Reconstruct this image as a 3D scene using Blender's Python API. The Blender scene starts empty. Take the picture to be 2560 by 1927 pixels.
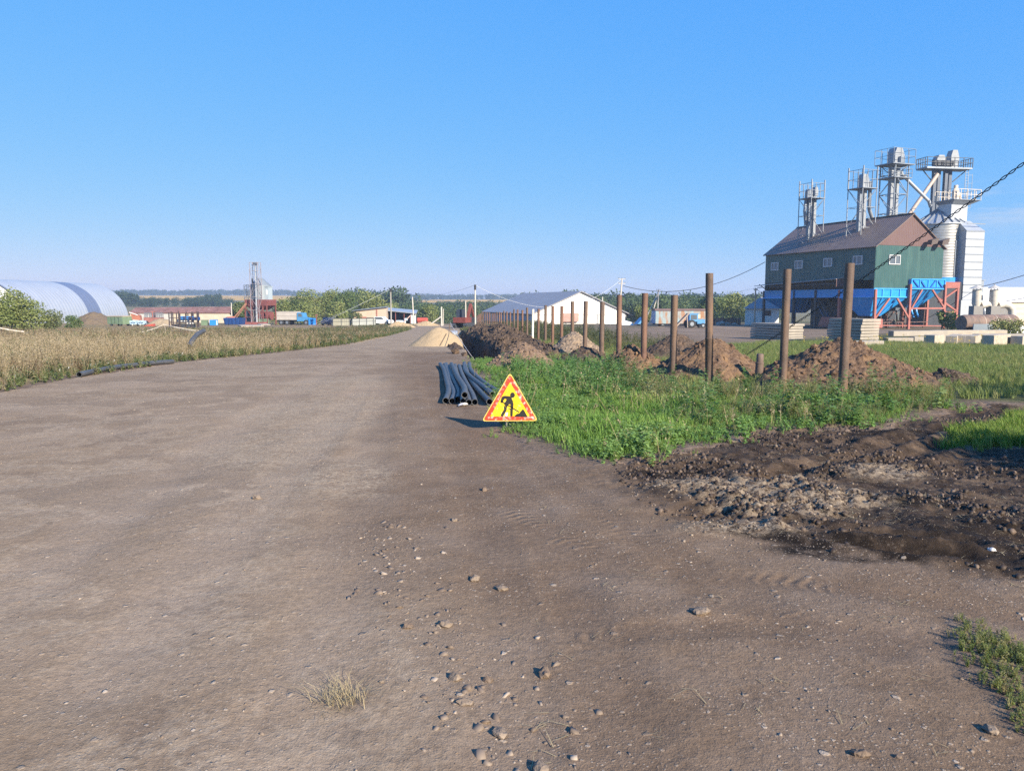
import bpy, math, random
import numpy as np
from mathutils import Vector, Matrix, Euler

random.seed(7)
RNG = np.random.default_rng(11)
scene = bpy.context.scene
COL = scene.collection
R = math.radians

# ---------------------------------------------------------------- camera model and terrain
FX, CX, CY, EYE = 1923.0, 1280.0, 963.5, 1.65
PITCH = math.atan((963.5 - 755.0) / FX)
CP, SP = math.cos(PITCH), math.sin(PITCH)
FH = FX * CP + 208.5 * SP          # focal length at the horizon row


def sstep(a, b, x):
    t = np.clip((x - a) / (b - a), 0, 1)
    return t * t * (3 - 2 * t)


def hash2(ix, iy, seed):
    h = (ix.astype(np.int64) * 374761393 + iy.astype(np.int64) * 668265263 + seed * 1274126177) & 0xFFFFFFFF
    h = ((h ^ (h >> 13)) * 1274126177) & 0xFFFFFFFF
    h = (h ^ (h >> 16)) & 0xFFFFFFFF
    return h / 4294967295.0


def vnoise(x, y, seed=0):
    ix, iy = np.floor(x), np.floor(y)
    fx, fy = x - ix, y - iy
    fx, fy = fx * fx * (3 - 2 * fx), fy * fy * (3 - 2 * fy)
    a, b = hash2(ix, iy, seed), hash2(ix + 1, iy, seed)
    c, d = hash2(ix, iy + 1, seed), hash2(ix + 1, iy + 1, seed)
    return (a + (b - a) * fx) * (1 - fy) + (c + (d - c) * fx) * fy


def fbm(x, y, oct=4, seed=0):
    s, a, t = 0, 1.0, 0
    for i in range(oct):
        s = s + a * vnoise(x * 2 ** i + 17.3 * i, y * 2 ** i - 9.1 * i, seed + i)
        t += a
        a *= .5
    return s / t - .5


def worley(x, y, seed=0):
    ix, iy = np.floor(x), np.floor(y)
    best = np.full(np.shape(x), 9.0)
    for dx in (-1, 0, 1):
        for dy in (-1, 0, 1):
            cx = ix + dx + hash2(ix + dx, iy + dy, seed)
            cy = iy + dy + hash2(ix + dx, iy + dy, seed + 5)
            best = np.minimum(best, (x - cx) ** 2 + (y - cy) ** 2)
    return np.sqrt(best)


def trench_x(y):
    return 1.6 - .093 * y


def Zb(x, y):
    """Large terrain form: level near the camera, sinking away, wooded valley, far rise."""
    L = np.interp(y, [0, 16, 170, 250, 300, 500, 900, 1500, 1800, 5000], [0, 0, -3.1, -3.2, -3, -1.2, 3.6, 14.6, 16.5, 17])
    C = np.interp(y, [0, 16, 60, 150, 200, 260, 450, 700, 900, 1250, 1500, 1800, 5000], [0, 0, -.85, -2.65, -4, -5.5, -6, -3, .2, 5.2, 7, 9, 12])
    Rr = np.interp(y, [0, 14, 42, 50, 100, 115, 135, 200, 260, 450, 700, 900, 1250, 1500, 1800, 5000],
                   [0, 0, -.72, -.92, -1.75, -1.85, -2.25, -3.6, -5, -6, -3, .2, 5.2, 7, 9, 12])
    a = x / np.maximum(y, 1)
    wl = 1 - sstep(-.30, -.22, a)
    wr = sstep(0.0, .08, a)
    return L * wl + Rr * wr + C * (1 - wl - wr)


def Zt(x, y):
    z = Zb(x, y)
    # the trench cut along the line of posts
    d = np.abs(x - trench_x(y))
    m = sstep(23.2, 24.2, y) * (1 - sstep(74, 78, y))
    return z - m * 1.35 * (1 - sstep(.38, .62, d + .12 * (vnoise(x * 2, y * 2, 3) - .5)))


def Zs(x, y):
    return float(Zb(np.array([float(x)]), np.array([float(y)]))[0])


def ray(px, py):
    u, v = px - CX, CY - py
    return u, FX * CP + v * SP, v * CP - FX * SP


def P(px, py, Y):
    d = ray(px, py)
    t = Y / d[1]
    return Vector((d[0] * t, Y, EYE + d[2] * t))


def G(px, py):
    """Where the line of sight of a photo pixel meets the terrain."""
    d = ray(px, py)
    a, b = 1.0 / d[1], None
    y = 1.0
    while y < 3000:
        t = y / d[1]
        if EYE + d[2] * t < Zs(d[0] * t, y):
            b = t
            break
        a = t
        y *= 1.03
    if b is None:
        b = a
    for _ in range(18):
        m = (a + b) / 2
        if EYE + d[2] * m < Zs(d[0] * m, d[1] * m):
            b = m
        else:
            a = m
    return (d[0] * a, d[1] * a)


def at(px, Y):
    x = (px - CX) / FH * Y
    return Vector((x, Y, Zs(x, Y)))


def inpoly(x, y, poly):
    """Signed distance to a polygon, positive inside."""
    n = len(poly)
    ins = np.zeros(x.shape, bool)
    dist = np.full(x.shape, 1e9)
    for i in range(n):
        x0, y0 = poly[i]
        x1, y1 = poly[(i + 1) % n]
        c = ((y0 > y) != (y1 > y)) & (x < (x1 - x0) * (y - y0) / ((y1 - y0) or 1e-12) + x0)
        ins ^= c
        ex, ey = x1 - x0, y1 - y0
        t = np.clip(((x - x0) * ex + (y - y0) * ey) / max(ex * ex + ey * ey, 1e-12), 0, 1)
        dist = np.minimum(dist, (x - x0 - t * ex) ** 2 + (y - y0 - t * ey) ** 2)
    return np.where(ins, 1, -1) * np.sqrt(dist)


# ---------------------------------------------------------------- materials
def nt(m):
    m.use_nodes = True
    n = m.node_tree
    n.nodes.clear()
    return n


class N:
    """Small helper for node trees."""

    def __init__(s, tree):
        s.t = tree

    def __call__(s, typ, **kw):
        n = s.t.nodes.new(typ)
        ins = kw.pop('ins', {})
        for k, v in kw.items():
            setattr(n, k, v)
        for k, v in ins.items():
            if hasattr(v, 'is_linked') or isinstance(v, bpy.types.NodeSocket):
                s.t.links.new(v, n.inputs[k])
            else:
                n.inputs[k].default_value = v
        return n

    def mix(s, f, a, b, mode='MIX'):
        n = s.t.nodes.new('ShaderNodeMix')
        n.data_type = 'RGBA'
        n.blend_type = mode
        for i, v in ((0, f), (6, a), (7, b)):
            if isinstance(v, bpy.types.NodeSocket):
                s.t.links.new(v, n.inputs[i])
            else:
                n.inputs[i].default_value = v if i == 0 else (tuple(v) + (1,))[:4]
        return n.outputs[2]

    def math(s, op, a, b=0.0, clamp=False):
        n = s.t.nodes.new('ShaderNodeMath')
        n.operation = op
        n.use_clamp = clamp
        for i, v in ((0, a), (1, b)):
            if isinstance(v, bpy.types.NodeSocket):
                s.t.links.new(v, n.inputs[i])
            else:
                n.inputs[i].default_value = v
        return n.outputs[0]

    def noise(s, vec, scale, detail=4, rough=.55):
        n = s('ShaderNodeTexNoise', ins={'Scale': scale, 'Detail': detail, 'Roughness': rough})
        s.t.links.new(vec, n.inputs['Vector'])
        return n.outputs['Fac']

    def ramp(s, f, lo, hi):
        n = s('ShaderNodeMapRange', ins={'Value': f, 'From Min': lo, 'From Max': hi})
        n.clamp = True
        return n.outputs[0]


def srgb(r, g, b):
    f = lambda c: (c / 255 / 12.92) if c / 255 <= .04045 else ((c / 255 + .055) / 1.055) ** 2.4
    return f(r), f(g), f(b)


MATS = {}


def mat(name, base, rough=.75, var=.18, scale=3., col2=None, amount=.5, bump=0., bscale=None, metal=0., spec=.4,
        corr=None, fine=0., streak=None):
    """Plain surface: base colour with clouded variation, a second colour in patches, optional corrugation."""
    if name in MATS:
        return MATS[name]
    m = bpy.data.materials.new(name)
    t = nt(m)
    n = N(t)
    co = n('ShaderNodeTexCoord').outputs['Object']
    f = n.noise(co, scale, 5, .6)
    lo = tuple(c * (1 - var) for c in base)
    hi = tuple(min(1, c * (1 + var)) for c in base)
    c = n.mix(n.ramp(f, .3, .7), lo, hi)
    if col2:
        f2 = n.noise(co, scale * 1.7 + .3, 6, .65)
        if streak:
            mp = n('ShaderNodeMapping', ins={'Vector': co, 'Scale': streak})
            f2 = n.noise(mp.outputs[0], scale * 1.7 + .3, 6, .65)
        c = n.mix(n.ramp(f2, 1 - amount - .08, 1 - amount + .1), c, col2)
    if fine:
        f3 = n.noise(co, scale * 14, 3, .7)
        c = n.mix(n.ramp(f3, .25, .75), c, n.mix(1.0, c, (1 - fine,) * 3, 'MULTIPLY'))
    p = n('ShaderNodeBsdfPrincipled', ins={'Roughness': rough, 'Metallic': metal, 'Specular IOR Level': spec})
    t.links.new(c, p.inputs['Base Color'])
    h = None
    if bump:
        h = n('ShaderNodeBump', ins={'Strength': 1.0, 'Distance': bump, 'Height': n.noise(co, bscale or scale * 4, 5, .65)})
    if corr:
        axis, pitch, dist = corr
        s = n('ShaderNodeSeparateXYZ', ins={'Vector': co})
        a = s.outputs[0] if axis == 'x' else s.outputs[1] if axis == 'y' else s.outputs[2] if axis == 'z' else \
            n.math('ADD', s.outputs[0], s.outputs[1])
        w = n.math('SINE', n.math('MULTIPLY', a, 2 * math.pi / pitch))
        h2 = n('ShaderNodeBump', ins={'Strength': 1.0, 'Distance': dist, 'Height': w})
        if h:
            t.links.new(h.outputs[0], h2.inputs['Normal'])
        h = h2
    if h:
        t.links.new(h.outputs[0], p.inputs['Normal'])
    o = n('ShaderNodeOutputMaterial')
    t.links.new(p.outputs[0], o.inputs[0])
    MATS[name] = m
    return m


def leafmat(name, a, b, c=None, trans=.35):
    """Leaves and stems: each plant has its own tone, some light comes through."""
    if name in MATS:
        return MATS[name]
    m = bpy.data.materials.new(name)
    t = nt(m)
    n = N(t)
    r = n('ShaderNodeAttribute', attribute_name='rnd').outputs['Fac']
    col = n.mix(n.ramp(r, 0, .75), a, b)
    if c:
        col = n.mix(n.ramp(r, .72, .9), col, c)
    d = n('ShaderNodeBsdfPrincipled', ins={'Roughness': .6, 'Specular IOR Level': .25})
    t.links.new(col, d.inputs['Base Color'])
    tr = n('ShaderNodeBsdfTranslucent')
    t.links.new(n.mix(1.0, col, (1.0, 1.0, .55), 'MULTIPLY'), tr.inputs[0])
    mx = n('ShaderNodeMixShader', ins={0: trans})
    t.links.new(d.outputs[0], mx.inputs[1])
    t.links.new(tr.outputs[0], mx.inputs[2])
    o = n('ShaderNodeOutputMaterial')
    t.links.new(mx.outputs[0], o.inputs[0])
    MATS[name] = m
    return m


# ---------------------------------------------------------------- mesh helpers
def np_mesh(name, V, F, mat_, attrs=None, smooth=False):
    V = np.asarray(V, np.float32)
    F = np.asarray(F, np.int32)
    me = bpy.data.meshes.new(name)
    k = F.shape[1]
    me.vertices.add(len(V))
    me.vertices.foreach_set('co', V.ravel())
    me.loops.add(F.size)
    me.loops.foreach_set('vertex_index', F.ravel())
    me.polygons.add(len(F))
    me.polygons.foreach_set('loop_start', np.arange(0, F.size, k, dtype=np.int32))
    if smooth:
        me.polygons.foreach_set('use_smooth', np.ones(len(F), bool))
    for an, av in (attrs or {}).items():
        a = me.attributes.new(an, 'FLOAT', 'POINT')
        a.data.foreach_set('value', np.asarray(av, np.float32))
    me.update(calc_edges=True)
    me.materials.append(mat_)
    return me


def link(name, me, parent=None):
    o = bpy.data.objects.new(name, me)
    COL.objects.link(o)
    o.parent = parent
    return o


def tag(o, label=None, cat=None, group=None, kind=None):
    if label: o['label'] = label
    if cat: o['category'] = cat
    if group: o['group'] = group
    if kind or label: o['kind'] = kind or 'thing'
    return o


def thing(name, label, cat, loc=(0, 0, 0), rz=0., group=None):
    o = bpy.data.objects.new(name, None)
    o.empty_display_size = .2
    COL.objects.link(o)
    o.location = loc
    o.rotation_euler = (0, 0, rz)
    return tag(o, label, cat, group)


def children(o):
    return [c for c in bpy.data.objects if c.parent == o]


def copy_tree(o, loc, rz=0., label=None, scale=None, parent=None):
    c = o.copy()
    COL.objects.link(c)
    if parent is None:
        c.location = loc
        c.rotation_euler = (0, 0, rz)
        if scale: c.scale = (scale,) * 3 if not hasattr(scale, '__len__') else scale
        if label: c['label'] = label
    else:
        c.parent = parent
    for ch in children(o):
        copy_tree(ch, None, parent=c)
    return c


class MB:
    """Collects shapes and links them as one mesh object."""

    def __init__(s):
        s.v, s.f = [], []

    def add(s, V, F):
        b = len(s.v)
        s.v += [tuple(p) for p in V]
        s.f += [tuple(i + b for i in f) for f in F]
        return s

    def box(s, c, d, rz=0., tilt=None):
        M = Matrix.Rotation(rz, 3, 'Z')
        if tilt: M = M @ Euler(tilt).to_matrix()
        V = []
        for sx, sy, sz in ((-1, -1, -1), (1, -1, -1), (1, 1, -1), (-1, 1, -1), (-1, -1, 1), (1, -1, 1), (1, 1, 1), (-1, 1, 1)):
            V.append(Vector(c) + M @ Vector((sx * d[0] / 2, sy * d[1] / 2, sz * d[2] / 2)))
        return s.add(V, [(0, 3, 2, 1), (4, 5, 6, 7), (0, 1, 5, 4), (1, 2, 6, 5), (2, 3, 7, 6), (3, 0, 4, 7)])

    def hexa(s, V):
        """Eight corners: four below, four above, both anticlockwise."""
        return s.add(V, [(0, 3, 2, 1), (4, 5, 6, 7), (0, 1, 5, 4), (1, 2, 6, 5), (2, 3, 7, 6), (3, 0, 4, 7)])

    def bar(s, a, b, w, h=None):
        a, b = Vector(a), Vector(b)
        h = h or w
        d = (b - a).normalized()
        up = Vector((0, 0, 1)) if abs(d.z) < .95 else Vector((1, 0, 0))
        x = d.cross(up).normalized() * w / 2
        y = x.cross(d).normalized() * h / 2
        V = [a - x - y, a + x - y, a + x + y, a - x + y, b - x - y, b + x - y, b + x + y, b - x + y]
        return s.add(V, [(0, 1, 2, 3), (7, 6, 5, 4), (0, 4, 5, 1), (1, 5, 6, 2), (2, 6, 7, 3), (3, 7, 4, 0)])

    def tube(s, pts, r, n=8, hollow=False):
        pts = [Vector(p) for p in pts]
        rr = r if hasattr(r, '__len__') else [r] * len(pts)
        rings = []
        x = None
        for i, p in enumerate(pts):
            d = (pts[min(i + 1, len(pts) - 1)] - pts[max(i - 1, 0)])
            d = d.normalized() if d.length > 0 else Vector((0, 0, 1))
            if x is None:
                x = d.orthogonal().normalized()
            else:
                x = (x - d * x.dot(d)).normalized()
            y = d.cross(x)
            rings.append([p + (x * math.cos(2 * math.pi * k / n) + y * math.sin(2 * math.pi * k / n)) * rr[i] for k in range(n)])
        V = [q for ring in rings for q in ring]
        F = []
        for i in range(len(pts) - 1):
            for k in range(n):
                F.append((i * n + k, i * n + (k + 1) % n, (i + 1) * n + (k + 1) % n, (i + 1) * n + k))
        if not hollow:
            F.append(tuple(range(n - 1, -1, -1)))
            F.append(tuple((len(pts) - 1) * n + k for k in range(n)))
        return s.add(V, F)

    def lathe(s, prof, n=16, c=(0, 0, 0)):
        V, F = [], []
        for r, z in prof:
            for k in range(n):
                a = 2 * math.pi * k / n
                V.append((c[0] + r * math.cos(a), c[1] + r * math.sin(a), c[2] + z))
        for i in range(len(prof) - 1):
            for k in range(n):
                F.append((i * n + k, i * n + (k + 1) % n, (i + 1) * n + (k + 1) % n, (i + 1) * n + k))
        F.append(tuple(range(n - 1, -1, -1)))
        F.append(tuple((len(prof) - 1) * n + k for k in range(n)))
        return s.add(V, F)

    def prism(s, poly, t0, t1, plane='xz'):
        """A flat outline pushed from t0 to t1 along the axis left over."""
        def pt(p, t):
            return (p[0], t, p[1]) if plane == 'xz' else (p[0], p[1], t) if plane == 'xy' else (t, p[0], p[1])
        n = len(poly)
        V = [pt(p, t0) for p in poly] + [pt(p, t1) for p in poly]
        F = [tuple(range(n - 1, -1, -1)), tuple(range(n, 2 * n))]
        F += [(i, (i + 1) % n, n + (i + 1) % n, n + i) for i in range(n)]
        return s.add(V, F)

    def slab(s, a, b, c, d, t):
        """Four corners of the upper side, thickness t below it."""
        a, b, c, d = map(Vector, (a, b, c, d))
        nn = (b - a).cross(d - a).normalized() * t
        return s.hexa([a - nn, b - nn, c - nn, d - nn, a, b, c, d])

    def frustum(s, c, b0, b1, z0, z1):
        """Tapered box: b0 = (x0, x1, y0, y1) at z0, b1 at z1."""
        q = lambda b, z: [(c[0] + b[0], c[1] + b[2], z), (c[0] + b[1], c[1] + b[2], z), (c[0] + b[1], c[1] + b[3], z), (c[0] + b[0], c[1] + b[3], z)]
        return s.hexa(q(b0, z0) + q(b1, z1))

    def lattice(s, c, w, z0, z1, step, r=.05, diag=True, d=None):
        d = d or w
        cs = [(c[0] - w / 2, c[1] - d / 2), (c[0] + w / 2, c[1] - d / 2), (c[0] + w / 2, c[1] + d / 2), (c[0] - w / 2, c[1] + d / 2)]
        for x, y in cs: s.bar((x, y, z0), (x, y, z1), r * 2)
        z, k = z0, 0
        while z < z1 - .2:
            zz = min(z + step, z1)
            for i in range(4):
                p, q = cs[i], cs[(i + 1) % 4]
                s.bar((p[0], p[1], zz - r), (q[0], q[1], zz - r), r * 1.4)
                if diag:
                    if (k + i) % 2: p, q = q, p
                    s.bar((p[0], p[1], z), (q[0], q[1], zz - r), r * 1.1)
            z = zz
            k += 1
        return s

    def rail(s, c, w, d, z, h=1.1, r=.03, n=3):
        x0, x1, y0, y1 = c[0] - w / 2, c[0] + w / 2, c[1] - d / 2, c[1] + d / 2
        pts = []
        for i in range(n): pts += [(x0 + (x1 - x0) * i / n, y0), (x1, y0 + (y1 - y0) * i / n), (x1 - (x1 - x0) * i / n, y1), (x0, y1 - (y1 - y0) * i / n)]
        for x, y in pts: s.bar((x, y, z), (x, y, z + h), r * 2)
        for k in (.5, 1.0):
            for a, b in (((x0, y0), (x1, y0)), ((x1, y0), (x1, y1)), ((x1, y1), (x0, y1)), ((x0, y1), (x0, y0))):
                s.bar((a[0], a[1], z + h * k), (b[0], b[1], z + h * k), r * 1.6)
        return s

    def rock(s, c, r, seed, squash=.7):
        rg = random.Random(seed)
        t = (1 + 5 ** .5) / 2
        V = [(-1, t, 0), (1, t, 0), (-1, -t, 0), (1, -t, 0), (0, -1, t), (0, 1, t), (0, -1, -t), (0, 1, -t), (t, 0, -1), (t, 0, 1), (-t, 0, -1), (-t, 0, 1)]
        F = [(0, 11, 5), (0, 5, 1), (0, 1, 7), (0, 7, 10), (0, 10, 11), (1, 5, 9), (5, 11, 4), (11, 10, 2), (10, 7, 6), (7, 1, 8),
             (3, 9, 4), (3, 4, 2), (3, 2, 6), (3, 6, 8), (3, 8, 9), (4, 9, 5), (2, 4, 11), (6, 2, 10), (8, 6, 7), (9, 8, 1)]
        M = Euler((rg.random() * 6, rg.random() * 6, rg.random() * 6)).to_matrix()
        out = []
        sx, sy = rg.uniform(.75, 1.3), rg.uniform(.75, 1.3)
        for v in V:
            q = M @ (Vector(v).normalized() * r * rg.uniform(.72, 1.2))
            out.append((c[0] + q.x * sx, c[1] + q.y * sy, c[2] + q.z * squash))
        return s.add(out, F)

    def chunk(s, c, r, seed, squash=.7):
        """Angular broken lump: a jittered, tapered block."""
        rg = random.Random(seed)
        M = Euler((rg.uniform(-.5, .5), rg.uniform(-.5, .5), rg.random() * 6)).to_matrix()
        ax, ay, az = rg.uniform(.6, 1.2), rg.uniform(.45, .95), rg.uniform(.5, 1.0) * squash
        V = []
        for sz in (-1, 1):
            k = 1 if sz < 0 else rg.uniform(.45, .9)
            for sx, sy in ((-1, -1), (1, -1), (1, 1), (-1, 1)):
                V.append(Vector(c) + M @ Vector((sx * ax * k * rg.uniform(.55, 1.1), sy * ay * k * rg.uniform(.55, 1.1), sz * az * rg.uniform(.6, 1.1))) * r)
        return s.add(V, [(0, 2, 1), (0, 3, 2), (4, 5, 6), (4, 6, 7), (0, 1, 5), (0, 5, 4), (1, 2, 6), (1, 6, 5), (2, 3, 7), (2, 7, 6), (3, 0, 4), (3, 4, 7)])

    def build(s, name, m, parent=None, smooth=False):
        me = bpy.data.meshes.new(name)
        me.from_pydata(s.v, [], s.f)
        me.update()
        me.materials.append(m)
        if smooth:
            me.shade_smooth()
            me.set_sharp_from_angle(angle=R(40))
        return link(name, me, parent)

# ================================================================ THE GROUND
def PL(pts):
    return [p if p[0] == 'w' and False else (G(*p) if not isinstance(p[0], str) else (p[1], p[2])) for p in pts]


POLY_ROAD = PL([('w', 14, -8), ('w', -45, -8), ('w', -45, 8.5), ('w', -17, 12.6), (0, 984), (208, 943), (428, 908), (694, 882), (868, 862),
                (960, 842), (1018, 827), (1047, 813), (1075, 808), (1152, 810), (1150, 825), (1160, 845), (1172, 880), (1182, 905), (1205, 950), (1216, 1003), (1236, 1060),
                (1270, 1092), (1307, 1112), (1360, 1140), (1446, 1163), (1540, 1166), (1608, 1157), (1660, 1145), (1740, 1122), (1852, 1107), (1898, 1082),
                (2050, 1080), (2199, 1076), (2300, 1050), (2407, 1022), (2480, 1012), ('w', 9.5, 11.6), ('w', 14, 11.0)])
POLY_GREEN = PL([(1172, 880), (1182, 905), (1205, 950), (1216, 1003), (1236, 1060), (1270, 1092), (1307, 1112), (1360, 1140), (1446, 1163),
                 (1540, 1166), (1608, 1157), (1660, 1145), (1740, 1122), (1852, 1107), (1898, 1082), (2050, 1080), (2199, 1076), (2300, 1050), (2407, 1022),
                 (2385, 1003), (2330, 990), (2200, 985), (1900, 992), (1700, 985), (1610, 965), (1550, 935), (1400, 903), (1300, 888), (1240, 885)])
POLY_TUFT = PL([(2335, 1108), (2420, 1075), (2560, 1036), ('w', 9.5, 10.4), ('w', 9.5, 7.8), (2560, 1125), (2400, 1128)])
POLY_CORNER = PL([(2335, 1535), (2400, 1545), (2470, 1580), (2560, 1610), ('w', 3.6, 3.5), ('w', 3.2, 2.6), (2580, 1850), (2490, 1770), (2425, 1705), (2370, 1625)])
POLY_MUD = PL([(1480, 1172), (1560, 1150), (1680, 1130), (1760, 1105), (1900, 1070), (2050, 1070), (2230, 1065), (2440, 1010), ('w', 9, 11.6), ('w', 9, 5.0), (2560, 1440),
               (2420, 1420), (2250, 1390), (2080, 1340), (1930, 1300), (1760, 1290), (1600, 1240)])
YARD = PL([(1500, 842), (1560, 822), (1700, 812), (2060, 812), (2330, 826), (2200, 836), (2080, 842), (1880, 858), (1700, 866), (1560, 862)])
EDGE = PL([(985, 880), (1010, 1000), (960, 1150), (900, 1250), (985, 1420), (1080, 1600), (1200, 1927), ('w', .2, 0), ('w', -.1, -8), ('w', 14, -8), ('w', 14, 11.0), (1216, 1003), (1150, 880)])


def ell(x, y, px, py, rx, ry, rot=0.):
    cx, cy = G(px, py)
    dx, dy = x - cx, y - cy
    c, s = math.cos(rot), math.sin(rot)
    return 1 - np.sqrt(((dx * c + dy * s) / rx) ** 2 + ((dy * c - dx * s) / ry) ** 2)


def axis_x():
    a = list(np.arange(-3.2, 7.6, .03)) + list(np.arange(7.6, 11, .05))
    s, v = .05, 11.0
    while v < 2600:
        a.append(v); v += s; s *= 1.045
    b = list(np.arange(-3.25, -10, -.055))
    s, v = .06, -10.0
    while v > -2600:
        b.append(v); v -= s; s *= 1.045
    return np.array(b[::-1] + a)


def axis_y():
    a = [-8, -5, -3, -1.5, -.6, 0, .4, .8]
    v = 1.0
    while v < 4200:
        a.append(v)
        v += .03 if v < 10 else .003 * v if v < 16 else .006 * v if v < 90 else .02 * v
    return np.array(a)


gx, gy = axis_x(), axis_y()
X, Y = np.meshgrid(gx, gy)
xs, ys = X.ravel(), Y.ravel()
near = (ys < 140) & (np.abs(xs) < 120)
sd_road = np.full(xs.shape, -60.)
sd_road[near] = inpoly(xs[near], ys[near], POLY_ROAD)
warp = .35 * fbm(xs * 1.3, ys * 1.3, 4, 5) + .25 * fbm(xs * 5, ys * 5, 3, 6)
sd_road += warp * np.clip(ys / 12, .4, 2)
A = {}
small = (ys < 60) & (ys > -8) & (xs > -46) & (xs < 16)


def attr(poly, soft, wob=.5, sc=1.2, seed=0):
    a = np.zeros(xs.shape)
    x, y = xs[small], ys[small]
    d = inpoly(x, y, poly) + wob * (fbm(x * sc, y * sc, 5, seed))
    a[small] = sstep(-soft, soft, d)
    return a


tuft = np.maximum(attr(POLY_TUFT, .12, .5, 2, 8), attr(POLY_CORNER, .06, .25, 4, 9))
green = np.maximum(attr(POLY_GREEN, .1, .5, 2, 7), tuft)
mud = attr(POLY_MUD, .4, 1.0, 1.3, 12) * (1 - .75 * tuft)
soil = attr(EDGE, .8, 1.2, .6, 13)
pale = np.zeros(xs.shape)
xx, yy = xs[small], ys[small]
wob = 1.1 * fbm(xx * 1.1, yy * 1.1, 5, 21)
pe = np.full(xx.shape, -9.)
for e in ((760, 1020, .95, 1.5, .1), (690, 1115, .85, 1.2, 0), (830, 955, 1.0, 2.2, .2), (900, 1010, .5, 2.5, .1), (560, 930, 2.2, 1.2, 0), (860, 1200, .5, 1.0, 0)):
    pe = np.maximum(pe, ell(xx, yy, *e) + wob)
pale[small] = sstep(-.25, .45, pe)
pale = np.maximum(pale, .75 * sstep(27, 36, ys + 4 * fbm(xs * .4, ys * .4, 3, 23)) * (ys < 130))
rub = np.zeros(xs.shape)
re_ = np.full(xx.shape, -9.)
for e in ((1880, 1225, .7, .35, .2), (1930, 1270, .55, .3, 0), (1840, 1320, .5, .22, .1), (2210, 1185, .4, .35, .3), (1740, 1215, .5, .2, .1), (2090, 1250, .5, .25, 0)):
    re_ = np.maximum(re_, ell(xx, yy, *e) + .8 * wob)
rub[small] = sstep(-.3, .4, re_)
dark_mud = np.zeros(xs.shape)  # near-black mud in ellipses along the ruts and at the right
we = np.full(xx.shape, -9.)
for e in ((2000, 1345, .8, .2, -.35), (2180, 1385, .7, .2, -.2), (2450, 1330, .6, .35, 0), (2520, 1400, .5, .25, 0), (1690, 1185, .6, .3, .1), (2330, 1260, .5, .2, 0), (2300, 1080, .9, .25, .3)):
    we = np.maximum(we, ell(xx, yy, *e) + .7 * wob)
dark_mud[small] = sstep(-.15, .35, we)
dirt = np.clip(sstep(-.1, .1, sd_road) - tuft, 0, 1)
yard = np.zeros(xs.shape)
yn = (ys > 25) & (ys < 150) & (xs > 0) & (xs < 90)
yard[yn] = sstep(-2, 2, inpoly(xs[yn], ys[yn], YARD) + 3 * fbm(xs[yn] * .15, ys[yn] * .15, 3, 4))
yard = np.maximum(yard, sstep(60, 95, ys) * (1 - sstep(160, 200, ys)) * (xs > -50) * .7)
ang = xs / np.maximum(ys, 1)
dry = (1 - sstep(-.12, -.05, ang)) * (1 - sstep(150, 260, ys))

z = Zt(xs, ys)
# slow unevenness of the carriageway, ruts and clods
z += np.where(ys < 60, .05 * fbm(xs * .55, ys * .55, 3, 31), 0) * dirt
z += .012 * fbm(xs * 3.1, ys * 3.1, 4, 33) * dirt * (ys < 30)
clod = (.42 - worley(xs * 7, ys * 7, 41)) * .09 * np.clip(fbm(xs * 1.6, ys * 1.6, 4, 43) * 3 + .45, 0, 1.3) \
    + (.40 - worley(xs * 16, ys * 16, 45)) * .035 + .14 * fbm(xs * 1.9, ys * 1.9, 5, 47)
z += np.clip(mud, 0, 1) * clod * (ys < 16) * 1.0
z += rub * (.03 * (.5 - worley(xs * 15, ys * 15, 51)) + .02) * (ys < 14)
# curved wheel ruts through the mud
for (a, b, c, w, dep) in (((2000, 1330), (2180, 1370), (2400, 1395), .09, .05), ((1980, 1310), (2200, 1345), (2420, 1360), .08, .045),
                          ((2200, 1160), (2350, 1120), (2500, 1060), .12, .05), ((1900, 1200), (2150, 1130), (2420, 1060), .12, .045)):
    pa, pb, pc = np.array(G(*a)), np.array(G(*b)), np.array(G(*c))
    best = np.full(xs.shape, 9.)
    sel = (ys > 3) & (ys < 14) & (xs > 1) & (xs < 10)
    for t in np.linspace(0, 1, 40):
        q = (1 - t) ** 2 * pa + 2 * t * (1 - t) * pb + t * t * pc
        best[sel] = np.minimum(best[sel], np.hypot(xs[sel] - q[0], ys[sel] - q[1]))
    z -= dep * np.exp(-(best / w) ** 2) - .6 * dep * np.exp(-((best - 2.0 * w) / (w * .7)) ** 2)
z += .012 * (1 - dirt) * (ys < 60)
z += np.where((ys > 12) & (ys < 250), .35 * fbm(xs * .07, ys * .07, 3, 61), 0) * (1 - dirt) * sstep(20, 60, ys)
# wheel tracks: where they run, how far along and across each point lies
track, tread = np.zeros(xs.shape), np.zeros(xs.shape)
along, across = np.zeros(xs.shape), np.zeros(xs.shape)
TRK = [(((1300, 1927), (1330, 1500), (1180, 1180), (1060, 930)), .2, 0), (((1560, 1927), (1500, 1500), (1290, 1200), (1120, 1000)), .2, 0), (((1900, 1500), (1550, 1330), (1330, 1180), (1180, 1060)), .14, 1),
       (((2200, 1620), (1800, 1480), (1450, 1400), (1250, 1250)), .13, 1), (((700, 1927), (850, 1500), (900, 1200), (960, 960)), .24, 0), (((250, 1700), (600, 1300), (800, 1100), (940, 940)), .26, 0),
       (((2560, 1560), (2200, 1480), (1900, 1430), (1500, 1420)), .12, 1), (((0, 1500), (450, 1150), (700, 1000), (900, 890)), .28, 0), (((2560, 1640), (2150, 1560), (1800, 1540), (1450, 1600)), .12, 1)]
sel = np.where((ys > 1) & (ys < 24) & (xs > -14) & (xs < 8) & (dirt > .3))[0]
sx0, sy0 = xs[sel], ys[sel]
bd = np.full(sel.shape, 9.)
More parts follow.
